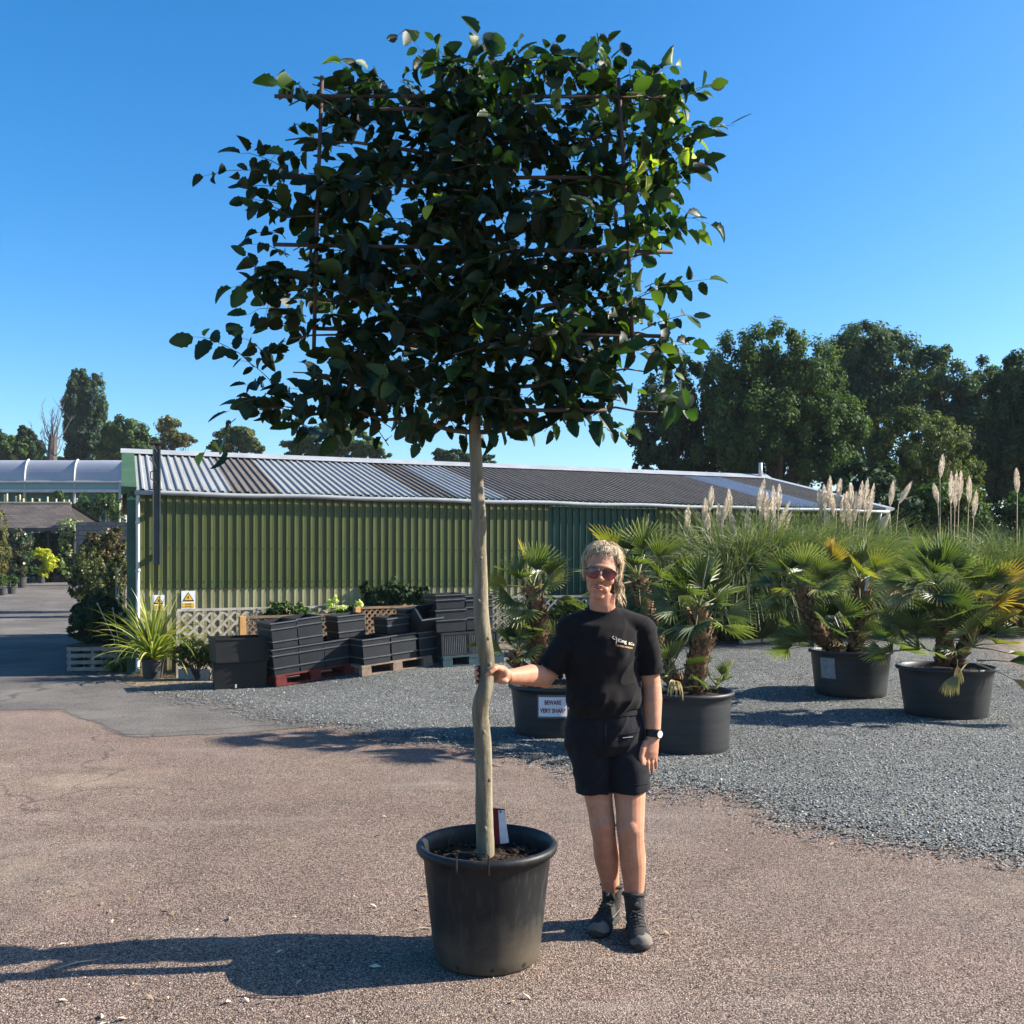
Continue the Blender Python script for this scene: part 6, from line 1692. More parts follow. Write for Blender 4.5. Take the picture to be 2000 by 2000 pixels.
hb(0, -0.080, -0.050, 0.022, 0.012, 0.006); hb(0, -0.078, -0.066, 0.019, 0.012, 0.007)              # lips mass
hb(-0.071, 0.02, -0.005, 0.010, 0.020, 0.030); hb(0.071, 0.02, -0.005, 0.010, 0.020, 0.030)        # ears
# arms
TC = P(949, 1317, 4.0)         # trunk centre at the grip
b.tube([P(1122, 1232, WY), P(1104, 1265, WY - .01), P(1082, 1302, 4.25), P(1062, 1322, 4.21)], [0.050, 0.049, 0.046, 0.043], 18)
E = P(1062, 1322, 4.21); Wr = P(991, 1322, 4.045)
b.tube([E, E.lerp(Wr, 0.15) + Vector((0, 0, .004)), E.lerp(Wr, 0.35) + Vector((0, 0, .008)), E.lerp(Wr, 0.7) + Vector((0, 0, .003)), Wr], [0.043, 0.046, 0.046, 0.037, 0.029], 20, ell=[0.043, 0.044, 0.042, 0.033, 0.024], side=(0, 0, 1))
b.ball(E + Vector((.004, .01, -.006)), 0.041)
# gripping hand
Kn = TC + Vector((0.047, 0.012, 0.004))
b.tube([Wr, Wr.lerp(Kn, 0.35), Wr.lerp(Kn, 0.75), Kn + Vector((0, 0.018, 0))], [0.029, 0.035, 0.040, 0.037], 18, ell=[0.022, 0.019, 0.017, 0.014], side=(0, 0, 1))
b.ball(Wr.lerp(Kn, 0.5) + Vector((0.004, -0.014, 0.014)), (0.022, 0.016, 0.022))
b.ball(Wr.lerp(Kn, 0.5) + Vector((0.0, -0.008, -0.024)), (0.026, 0.016, 0.014))
for k in range(4):
    zz = 0.033 - 0.0205 * k; rr = [0.0088, 0.0092, 0.0088, 0.0076][k]; end = [198, 212, 208, 200][k]
    pts = [TC + Vector((0.046, 0.022, zz * 0.9))]
    for a in (35, 62, 90, 118, 146, 172, end):
        ar = math.radians(a); q = 0.0302 + rr * 0.95 + (0.003 if a in (62, 118, 172) else 0)
        pts.append(TC + Vector((math.cos(ar) * q, math.sin(ar) * q, zz - 0.006 * (a / 180))))
    b.tube(pts, [rr * 1.1, rr * 1.08, rr * 1.05, rr, rr, rr * .96, rr * .93, rr * .7], 12)
    b.ball(pts[-1], rr * 0.8)
pts = [Wr.lerp(Kn, 0.35) + Vector((0, -0.012, 0.022)), TC + Vector((0.044, -0.018, 0.030)), TC + Vector((0.034, -0.034, 0.026)), TC + Vector((0.018, -0.0425, 0.014)), TC + Vector((0.006, -0.0425, 0.003))]
b.tube(pts, [0.014, 0.013, 0.0115, 0.0110, 0.0085], 12); b.ball(pts[-1], 0.0088)
# hanging arm
b.tube([P(1250, 1230, WY), P(1262, 1280, WY), P(1271, 1330, WY), P(1273, 1345, WY)], [0.052, 0.048, 0.042, 0.041], 18)
b.tube([P(1273, 1338, WY), P(1274, 1365, WY - .01), P(1275, 1400, WY - .03), P(1276, 1430, WY - .045), P(1275, 1445, WY - .05)], [0.041, 0.043, 0.037, 0.0315, 0.029], 20, side=(1, 0, 0), ell=[0.042, 0.042, 0.035, 0.026, 0.021])
HY2 = WY - .055
b.tube([P(1275, 1440, HY2), P(1273, 1452, HY2 - .004), P(1270, 1468, HY2 - .008), P(1269, 1481, HY2 - .006)], [0.028, 0.034, 0.039, 0.037], 18, side=(0.92, 0.35, 0), ell=[0.02, 0.019, 0.018, 0.014])
for k, (x0_, x1_, y1_, d1) in enumerate(((1256.5, 1257, 1509, 0.030), (1264.5, 1265.5, 1511, 0.012), (1272.5, 1274, 1509, 0.0), (1280, 1281.5, 1501, -0.008))):
    r_ = [0.0088, 0.0090, 0.0086, 0.0076][k]; yy = HY2 - 0.004 + (1.5 - k) * -0.010
    p0 = P(x0_, 1476, yy); p1_ = P((x0_ + x1_) / 2, 1476 + (y1_ - 1476) * 0.42, yy - .010); p2_ = P(x1_, 1476 + (y1_ - 1476) * 0.76, yy - 0.002); p3_ = P(x1_ - 0.6, y1_, yy + 0.014)
    b.tube([p0, p1_, p2_, p3_], [r_ * 1.1, r_ * 1.03, r_ * .95, r_ * .7], 12); b.ball(p0, r_ * 1.15); b.ball(p3_, r_ * 0.74)
pts = [P(1262, 1448, HY2 - .010), P(1255, 1463, HY2 - .026), P(1252, 1479, HY2 - .034), P(1253.5, 1494, HY2 - .032)]
b.tube(pts, [0.014, 0.0125, 0.0105, 0.008], 12); b.ball(pts[-1], 0.0085)
body = remesh(b, "body", M_SKIN, 0.0034, 3, woman)
print("body verts", len(body.data.vertices))

# ---- clothes
def folds(amp, f1, f2, seed, mask=None):
    def fn(c):
        v = noise.noise(Vector((c.x * f1[0] + seed, c.y * f1[1], c.z * f1[2] + c.x * 4))) * amp
        v += noise.noise(Vector((c.x * f2[0] + seed, c.y * f2[1], c.z * f2[2] - c.x * 9))) * amp * 0.55
        r_ = 1 - abs(noise.noise(Vector((c.x * f1[0] * 0.8 + seed * 3, c.y * 5, c.z * f1[2] * 0.9 - c.x * 8)))) * 2
        v += max(0, r_) ** 4 * amp * 0.8
        return v * (mask(c) if mask else 1)
    return fn
s = MB()
s.tube([P(1181, 1392, WY - .005), P(1180, 1384, WY - .005), P(1179, 1368, WY - .012), P(1176, 1335, WY), P(1175.5, 1305, WY), P(1177.5, 1275, WY - .008), P(1181, 1247, WY - .004), P(1184, 1228, WY), P(1184, 1215, WY + .005), P(1182, 1206, WY + .008), P(1179, 1200, WY + .01)],
       [0.140, 0.160, 0.170, 0.163, 0.157, 0.156, 0.158, 0.157, 0.128, 0.098, 0.070], 40, side=(1, 0, 0), ell=[0.100, 0.122, 0.135, 0.124, 0.122, 0.128, 0.118, 0.100, 0.080, 0.068, 0.060])
s.tube([P(1112, 1229, WY), P(1145, 1220, WY + .005), P(1181, 1213, WY + .008), P(1216, 1218, WY + .005), P(1256, 1229, WY)], [0.060, 0.066, 0.070, 0.066, 0.060], 24)
s.ball(P(1114, 1230, WY), 0.0655); s.ball(P(1255, 1231, WY), 0.0635)
s.ball(P(1158, 1275, WY - .07), (0.060, 0.058, 0.062)); s.ball(P(1206, 1275, WY - .07), (0.060, 0.058, 0.062))
s.tube([P(1140, 1222, WY), P(1122, 1236, WY), P(1103, 1266, WY - .008), P(1086, 1292, 4.245), P(1074, 1309, 4.235)], [0.052, 0.062, 0.064, 0.061, 0.060], 28, ell=[0.055, 0.064, 0.066, 0.062, 0.060])
s.tube([P(1235, 1222, WY), P(1251, 1236, WY), P(1262, 1268, WY), P(1268, 1295, WY), P(1271, 1314, WY)], [0.052, 0.058, 0.060, 0.057, 0.0575], 28, ell=[0.055, 0.062, 0.064, 0.062, 0.060])
def smask(c):
    return 0.35 + 0.65 * sstep(1.42, 1.22, c.z) if c.z < 1.42 else 0.25
shirt = remesh(s, "t_shirt", M_SHIRT, 0.0052, 14, woman, folds(0.0105, (7, 7, 9), (19, 17, 17), 3.1, lambda c: 0.3 + 0.7 * (1 - sstep(1.15, 1.36, c.z))))
mb = MB()   # rib collar
ring = []
for k in range(33):
    a = 2 * PI * k / 32; cx, cy = math.cos(a), math.sin(a)
    px_ = 1178.5 + 33.5 * cx; yy = WY + 0.012 + 0.062 * cy
    py_ = 1190 + (8.5 if cy < 0 else -4) * abs(cy) ** 1.3
    ring.append(P(px_, py_, yy))
mb.tube(ring, 0.0075, 8, caps=False); o = mb.build("collar", M_SHIRT, None, smooth=True); rot_parent(o, woman)
for ps, rr in (((P(1077, 1305, 4.237), P(1073, 1311, 4.234)), 0.0605), ((P(1270.6, 1309, WY), P(1271.4, 1315.5, WY)), 0.0585)):
    mb = MB(); mb.tube([ps[0], ps[1]], rr + 0.0015, 32, caps=False, ell=[rr + 0.002] * 2); o = mb.build("sleeve_hem", M_SHIRT, None, smooth=True); rot_parent(o, woman)
# shorts
s = MB()
s.tube([P(1181, 1378, WY), P(1181, 1400, WY), P(1182, 1425, WY), P(1183, 1452, WY), P(1185, 1470, WY)], [0.150, 0.162, 0.172, 0.176, 0.160], 36, side=(1, 0, 0), ell=[0.105, 0.112, 0.122, 0.122, 0.10])
s.tube([P(1150, 1435, WY), P(1153, 1470, WY), P(1157, 1505, 4.265), P(1161, 1540, 4.26), P(1161.5, 1546, 4.26)], [0.085, 0.092, 0.085, 0.0795, 0.078], 30, side=(1, 0, 0), ell=[0.10, 0.102, 0.098, 0.094, 0.092])
s.tube([P(1218, 1435, WY), P(1224, 1470, WY), P(1230, 1505, 4.25), P(1232, 1536, 4.245), P(1232.5, 1542, 4.245)], [0.088, 0.094, 0.090, 0.0855, 0.084], 30, side=(1, 0, 0), ell=[0.10, 0.102, 0.098, 0.094, 0.092])
shorts = remesh(s, "shorts", M_SHORT, 0.0055, 2, woman, folds(0.0085, (7, 7, 8), (18, 16, 13), 8.4))
mb = MB(); mb.tube([P(1181, 1379, WY), P(1181, 1392, WY)], [0.156, 0.160], 40, side=(1, 0, 0), ell=[0.112, 0.115], caps=False); o = mb.build("waistband", M_SHORT, None, smooth=True); rot_parent(o, woman)
# pocket flap edge + reflective tick at her left thigh
dg = bpy.context.evaluated_depsgraph_get()
def bvh(o):
    M = o.matrix_world if o.parent is None else (o.parent.matrix_basis @ o.matrix_parent_inverse @ o.matrix_basis)
    return BVHTree.FromPolygons([M @ v.co for v in o.data.vertices], [tuple(p.vertices) for p in o.data.polygons])
BS = bvh(shirt); BSh = bvh(shorts); BB = bvh(body)
EYE = Vector((0, 0, HC))
def onto(tree_, px, py, off=0.0015, fb=4.2):
    d = (P(px, py, 1.0) - EYE).normalized(); h = tree_.ray_cast(EYE, d, 10)
    if h[0] is None: return P(px, py, fb)
    return h[0] + h[1] * off
def strip_on(tree_, pts, w_, mat, name, parent, off=0.0015, n=10):
    mb = MB(); ps = [onto(tree_, pts[0][0] + (pts[1][0] - pts[0][0]) * i / n, pts[0][1] + (pts[1][1] - pts[0][1]) * i / n, off) for i in range(n + 1)]
    mb.tube(ps, w_, 5); o = mb.build(name, mat, None); rot_parent(o, parent); return o
strip_on(BSh, ((1216, 1441), (1236, 1439)), 0.0016, M_GREYP, "pocket_trim", woman)
strip_on(BSh, ((1212, 1434), (1246, 1430)), 0.0022, M_SHORT, "pocket_welt", woman)
strip_on(BSh, ((1181, 1400), (1184, 1470)), 0.0020, M_SHORT, "fly_seam", woman)
strip_on(BSh, ((1198, 1536), (1266, 1531)), 0.0014, M_SHORT, "hem_seam", woman, n=20)
strip_on(BSh, ((1128, 1534), (1196, 1538)), 0.0014, M_SHORT, "hem_seam", woman, n=20)
strip_on(BSh, ((1109, 1382), (1114, 1386)), 0.003, M_WHITE, "belt_clip", woman)
# logo
M_GOLD = simple("gold_thread", (0.80, 0.50, 0.22), (0.70, 0.40, 0.16), 60, 0.6, 0.3); M_CRM = simple("cream_thread", (0.85, 0.80, 0.66), (0.8, 0.72, 0.55), 60, 0.6, 0.3)
def logo_text(txt, px, py, wpx, hpx, slope, mat, name, bold=0.0):
    me = textmesh(txt, 1.0, name, mat, bold)
    xs_ = [v.co.x for v in me.vertices]; ys_ = [v.co.y for v in me.vertices]
    w_ = max(xs_) - min(xs_); h_ = max(ys_) - min(ys_); mx = min(xs_); my = min(ys_)
    for v in me.vertices:
        u = (v.co.x - mx) / w_; t_ = (v.co.y - my) / h_
        v.co = onto(BS, px + u * wpx, py - t_ * hpx + u * wpx * slope, 0.0022)
    o = bpy.data.objects.new(name, me); COL.objects.link(o); rot_parent(o, woman); return o
logo_text("King", 1206.5, 1256, 17, 9.0, 0.19, M_CRM, "logo_lettering", 0.015)
logo_text("&Co", 1227, 1259, 11, 5.5, 0.19, M_CRM, "logo_lettering", 0.015)
logo_text("THE TREE NURSERY", 1202, 1261.5, 34, 3.2, 0.19, M_GOLD, "logo_lettering", 0.01)
mb = MB()
mb.tube([onto(BS, *q, 0.002) for q in ((1202.5, 1244), (1204, 1248), (1203.6, 1253), (1203.2, 1257))], 0.0009, 5)
mb.tube([onto(BS, *q, 0.002) for q in ((1198.5, 1242.5), (1196, 1244.5), (1197.5, 1247.5), (1201.5, 1249.5))], 0.0010, 5)
o = mb.build("logo_emblem", M_CRM, None); rot_parent(o, woman)

# ---- face details
M_LIP = simple("lips", (0.33, 0.085, 0.07), (0.26, 0.07, 0.055), 30, 0.6, 0.2); M_TEETH = simple("teeth", (0.48, 0.42, 0.36), (0.42, 0.36, 0.3), 30, 0.5, 0.3)
def onface(x, z, off=0.001):
    o_ = hp(x, -0.3, z); d = (H3 @ Vector((0, 1, 0))).normalized(); h = BB.ray_cast(o_, d, 1)
    return (h[0] + h[1] * off) if h[0] else hp(x, -0.085, z)
mb = MB()
for zz, bow, w_, rr in ((-0.0505, -0.0055, 0.023, 0.0026), (-0.0565, -0.0095, 0.021, 0.0032)):
    ps = [onface(w_ * (i / 6 - 1), zz + bow * (1 - (i / 6 - 1) ** 2) + 0.0045, -0.0008) for i in range(13)]
    mb.tube(ps, [0.0008 + rr * (1 - (i / 6 - 1) ** 2) ** 0.6 for i in range(13)], 8)
o = mb.build("lips", M_LIP, None, smooth=True); rot_parent(o, woman)
mb = MB(); ps = [onface(0.0165 * (i / 6 - 1), -0.0535 - 0.0045 * (1 - (i / 6 - 1) ** 2) + 0.0025, 0.0004) for i in range(13)]
mb.tube(ps, [0.0006 + 0.0022 * (1 - (i / 6 - 1) ** 2) ** 0.5 for i in range(13)], 8); o = mb.build("teeth", M_TEETH, None, smooth=True); rot_parent(o, woman)
mb = MB()
for sx in (-1, 1): mb.ball(hp(sx * 0.0065, -0.0975, -0.0335), (0.0034, 0.0034, 0.0018), rot=H3, nu=8, nv=6)
o = mb.build("nostrils", simple("nostril", (0.06, 0.02, 0.015), (0.05, 0.02, 0.015), 30, 0.8), None); rot_parent(o, woman)
# sunglasses
M_LENS = MT("tinted_lens"); z_ = M_LENS.N("ShaderNodeSeparateXYZ"); M_LENS.L(M_LENS.N("ShaderNodeTexCoord").outputs["Generated"], z_.inputs[0])
M_LENS.set(M_LENS.ramp(z_.outputs[2], [(0.1, (0.20, 0.035, 0.05)), (0.75, (0.022, 0.008, 0.012))]), 0.06, 0.7); M_LENS = M_LENS.m
M_FRAME = simple("dark_maroon_frame", (0.09, 0.018, 0.022), (0.07, 0.014, 0.018), 20, 0.25, 0.6)
sg = thing("sunglasses", "large round wine-tinted sunglasses worn by the woman", "sunglasses", hp(0, -0.09, 0.008))
def lens_pt(sx, a, r_, dz=0.0):
    x = sx * 0.0345 + math.cos(a) * 0.0285 * r_; z = 0.006 + math.sin(a) * (0.0265 if math.sin(a) < 0 else 0.0225) * r_ + dz
    y = -0.0985 + 5.2 * x * x - 0.002 * (1 - r_ * r_)
    return hp(x, y, z)
for sx in (-1, 1):
    mb = MB(); vs = [lens_pt(sx, 0, 0)]; n = 28
    for r_ in (0.5, 1.0):
        for k in range(n): vs.append(lens_pt(sx, 2 * PI * k / n, r_))
    fs = [(0, 1 + k, 1 + (k + 1) % n) for k in range(n)] + [(1 + k, 1 + n + k, 1 + n + (k + 1) % n, 1 + (k + 1) % n) for k in range(n)]
    mb.add(vs, fs); o = mb.build("lens", M_LENS, None, smooth=True); rot_parent(o, sg)
    mb = MB(); mb.tube([lens_pt(sx, 2 * PI * k / n, 1.03) for k in range(n + 1)], 0.0016, 6, caps=False); o = mb.build("rim", M_FRAME, None, smooth=True); rot_parent(o, sg)
    mb = MB(); e = lens_pt(sx, 0.35 if sx > 0 else PI - 0.35, 1.03); mb.tube([e, hp(sx * 0.074, -0.055, 0.012), hp(sx * 0.078, 0.01, 0.008)], 0.0022, 6); o = mb.build("temple_arm", M_FRAME, None, smooth=True); rot_parent(o, sg)
mb = MB(); mb.tube([lens_pt(-1, 0.3, 1.03), hp(0, -0.100, 0.0145), lens_pt(1, PI - 0.3, 1.03)], 0.0015, 6); o = mb.build("bridge", M_FRAME, None, smooth=True); rot_parent(o, sg)

# ---- hair
M_HAIR = MT("blonde_grey_hair"); hc = M_HAIR.ramp(M_HAIR.attr(), [(0.0, (0.08, 0.05, 0.032)), (0.35, (0.26, 0.175, 0.10)), (0.7, (0.56, 0.42, 0.26)), (1.0, (0.80, 0.67, 0.47))])
M_HAIR.set(hc, 0.55, 0.25); M_HAIR = M_HAIR.m
cap = MB()
cap.ball(hp(0.003, 0.034, 0.050), (0.077, 0.088, 0.077), rot=H3, nu=28, nv=20, t=0.45); cap.ball(hp(0.004, 0.066, -0.015), (0.064, 0.048, 0.07), rot=H3, t=0.3)
for k, v in enumerate(cap.v):
    q = Vector(v); n_ = noise.noise(q * 45) * 0.004; d = (q - hp(0, .03, .04)).normalized(); cap.v[k] = tuple(q + d * n_)
cap.t = [0.25 + 0.3 * abs(noise.noise(Vector(v) * 70)) for v in cap.v]
hair = cap.build("hair", M_HAIR, None, smooth=True)
strands = MB()
HCN = Vector((0.002, 0.026, 0.046)); HR = Vector((0.076, 0.092, 0.080))
def strand(path, w_, tone):
    n = len(path); sd = None; vs = []; ts = []
    for i, p in enumerate(path):
        q0 = path[max(i - 1, 0)]; q1 = path[min(i + 1, n - 1)]; d = (q1 - q0).normalized()
        out = (p - HCN); out.y *= 1; s_ = d.cross(out).normalized() if d.cross(out).length > 1e-6 else Vector((1, 0, 0))
        ww = w_ * (1 - 0.85 * (i / (n - 1)) ** 2); o_ = out.normalized()
        vs += [p - s_ * ww, p + o_ * ww * 0.5, p + s_ * ww]; ts += [tone] * 3
    fs = []
    for i in range(n - 1): a_ = 3 * i; fs += [(a_, a_ + 1, a_ + 4, a_ + 3), (a_ + 1, a_ + 2, a_ + 5, a_ + 4)]
    strands.add([HM @ v for v in vs], fs, ts)
def lock(path, n, spread_, tone, w_=(0.0009, 0.0020)):
    for j in range(n):
        o1 = Vector((R.gauss(0, 1), R.gauss(0, 1), R.gauss(0, 1))) * spread_; ph2 = R.uniform(0, 6.28); m_ = len(path) - 1
        q = []
        for k, p_ in enumerate(path):
            f2_ = k / m_; q.append(p_ + o1 * (0.35 + 0.9 * math.sin(PI * min(1, 0.15 + f2_ * 0.8))) + Vector((math.sin(ph2 + f2_ * 8), math.cos(ph2 * 1.7 + f2_ * 7), math.sin(ph2 * 2.3 + f2_ * 9))) * 0.0022)
        cut = R.randint(max(3, m_ - 3), m_)
        strand(q[:cut + 1], R.uniform(*w_), min(1, max(0, tone + R.gauss(0, 0.14))))
def headpath(az_, az2, start, lim, lift, wav, n=11):
    ph = R.uniform(0, 6.28); path = []
    for k in range(n + 1):
        f_ = k / n; th = start + (lim - start) * f_; a_ = az_ + (az2 - az_) * f_ + wav * 0.16 * math.sin(ph + f_ * 6.5)
        d = Vector((math.sin(a_) * math.sin(th), -math.cos(a_) * math.sin(th), math.cos(th)))
        sc_ = lift + wav * 0.05 * math.sin(ph * 1.3 + f_ * 7) + 0.03 * math.sin(PI * f_)
        path.append(HCN + Vector((d.x * HR.x, d.y * HR.y, d.z * HR.z)) * sc_)
    return path
for i in range(150):
    az_ = R.uniform(-PI, PI); front = abs(az_) < 0.9; side = 1 if math.sin(az_) > 0 else -1
    start = R.uniform(0.0, 0.9); tone = R.gauss(0.60, 0.17)
    if front:
        lim = R.uniform(0.75, 1.05) if R.random() < 0.45 else R.uniform(1.05, 1.42)
        if -0.28 < az_ < 0.25 and lim > 1.1: lim = R.uniform(0.8, 1.05)
        path = headpath(az_ * 0.6, az_ * 1.25, start * 0.8, lim, R.uniform(1.01, 1.06), 0.7)
        lock(path, 9 if lim > 1.05 else 18, 0.0028, tone + 0.08)
        continue
    path = headpath(az_, az_ + 0.25 * side, start, R.uniform(1.6, 2.1), R.uniform(1.01, 1.09), 1.0)
    ln = R.uniform(0.03, 0.12) if side > 0 else R.uniform(0.03, 0.08)
    if abs(az_) > 2.2: ln = R.uniform(0.03, 0.10)
    ph = R.uniform(0, 6.28); dv = (path[-1] - path[-2]).normalized(); q = path[-1].copy()
    for k in range(7):
        dv = (dv * 0.7 + Vector(((0.30 if side > 0 else -0.05) + 0.55 * math.sin(ph + k * 1.2), 0.3 * math.cos(ph * 2 + k), -0.85)) * 0.45).normalized(); q = q + dv * ln / 7; path.append(q.copy())
    lock(path, 19, 0.0036, tone)
for i in range(420):      # flyaways
    az_ = R.uniform(-PI, PI); d = Vector((math.sin(az_), -math.cos(az_) * 0.5, R.uniform(-0.2, 1))).normalized(); p0 = HCN + Vector((d.x * HR.x, d.y * HR.y, d.z * HR.z))
    dv = (d + Vector(rand_dirs(1)[0])).normalized(); path = [p0]; q = p0.copy()
    for k in range(6): dv = (dv + Vector((0, 0, -0.35)) + Vector(rand_dirs(1)[0]) * 0.25).normalized(); q = q + dv * R.uniform(0.004, 0.009); path.append(q.copy())
    strand(path, 0.0006, R.uniform(0.5, 1))
for i in range(70):      # tousled top
    a0 = R.uniform(-PI, PI); th = R.uniform(0.05, 1.1); d = Vector((math.sin(a0) * math.sin(th), -math.cos(a0) * math.sin(th), math.cos(th)))
    q = HCN + Vector((d.x * HR.x, d.y * HR.y, d.z * HR.z)) * 1.0; ph = R.uniform(0, 6.28); tg = Vector((R.uniform(-1, 1), R.uniform(-1, .3), -0.15)).normalized(); dv = (d * 0.7 + tg).normalized(); path = [q.copy()]
    for k in range(8): dv = (dv - d * 0.16 + Vector((math.sin(ph + k), math.cos(ph + k * 1.3), 0)) * 0.18).normalized(); q = q + dv * R.uniform(0.004, 0.0075); path.append(q.copy())
    lock(path, 9, 0.0026, R.gauss(0.6, 0.2), (0.0007, 0.0014))
for i in range(16):      # long thin wisps of fringe
    a0 = R.choice((-1, 1)) * R.uniform(0.2, 0.85); lock(headpath(a0 * 0.5, a0 * 1.1, R.uniform(0.1, 0.4), R.uniform(1.3, 1.58), R.uniform(1.0, 1.03), 0.6), 5, 0.0016, R.gauss(0.75, 0.1), (0.0006, 0.0011))
for i in range(34):      # loose bunch at the nape, showing on the viewer's right
    p0 = Vector((0.066 + R.gauss(0, .012), 0.040 + R.gauss(0, .02), -0.02 + R.gauss(0, .018))); ph = R.uniform(0, 6.28); dv = Vector((0.45 + R.gauss(0, .3), R.gauss(0, .3), -1)).normalized(); path = [p0]; q = p0.copy(); ln = R.uniform(0.06, 0.13)
    for k in range(9): dv = (dv + Vector((0.45 * math.sin(ph + k * 1.2), 0.3 * math.cos(ph + k), -0.12))).normalized(); q = q + dv * ln / 9; path.append(q.copy())
    lock(path, 14, 0.0032, R.gauss(0.66, 0.15))
o = strands.build("hair_strands", M_HAIR, None)
# join the strand mesh into the hair child (one mesh)
bmh = bmesh.new(); bmh.from_mesh(hair.data); bmh.from_mesh(o.data); bmh.to_mesh(hair.data); bmh.free(); hair.data.polygons.foreach_set("use_smooth", [True] * len(hair.data.polygons))
bpy.data.objects.remove(o); rot_parent(hair, woman)

# ---- watch
wt = thing("wristwatch", "black wristwatch with a pale round face on the woman's left wrist", "watch", P(1276, 1432, WY - .045))
wc = P(1276, 1432, WY - .045)
mb = MB(); mb.tube([P(1276, 1424, WY - .043), P(1276, 1439, WY - .048)], 0.0335, 28, side=(1, 0, 0), ell=[0.0285] * 2); o = mb.build("strap", simple("watch_strap", (0.012, 0.012, 0.012), (0.018, 0.018, 0.018), 20, 0.6), None, smooth=False, bevel=0.002); rot_parent(o, wt)
dn = Vector((0.62, -0.78, 0.02)).normalized(); c = wc + Vector((0.019, -0.0235, 0))
mb = MB(); mb.tube([c, c + dn * 0.009], [0.0195, 0.0185], 28); o = mb.build("case", simple("watch_case", (0.015, 0.015, 0.016), (0.02, 0.02, 0.022), 20, 0.3, 0.6), None, bevel=0.001); rot_parent(o, wt)
mb = MB(); mb.tube([c + dn * 0.0092, c + dn * 0.0098], 0.0148, 28); o = mb.build("dial", simple("watch_dial", (0.80, 0.80, 0.76), (0.74, 0.74, 0.70), 20, 0.15, 0.6), None); rot_parent(o, wt)

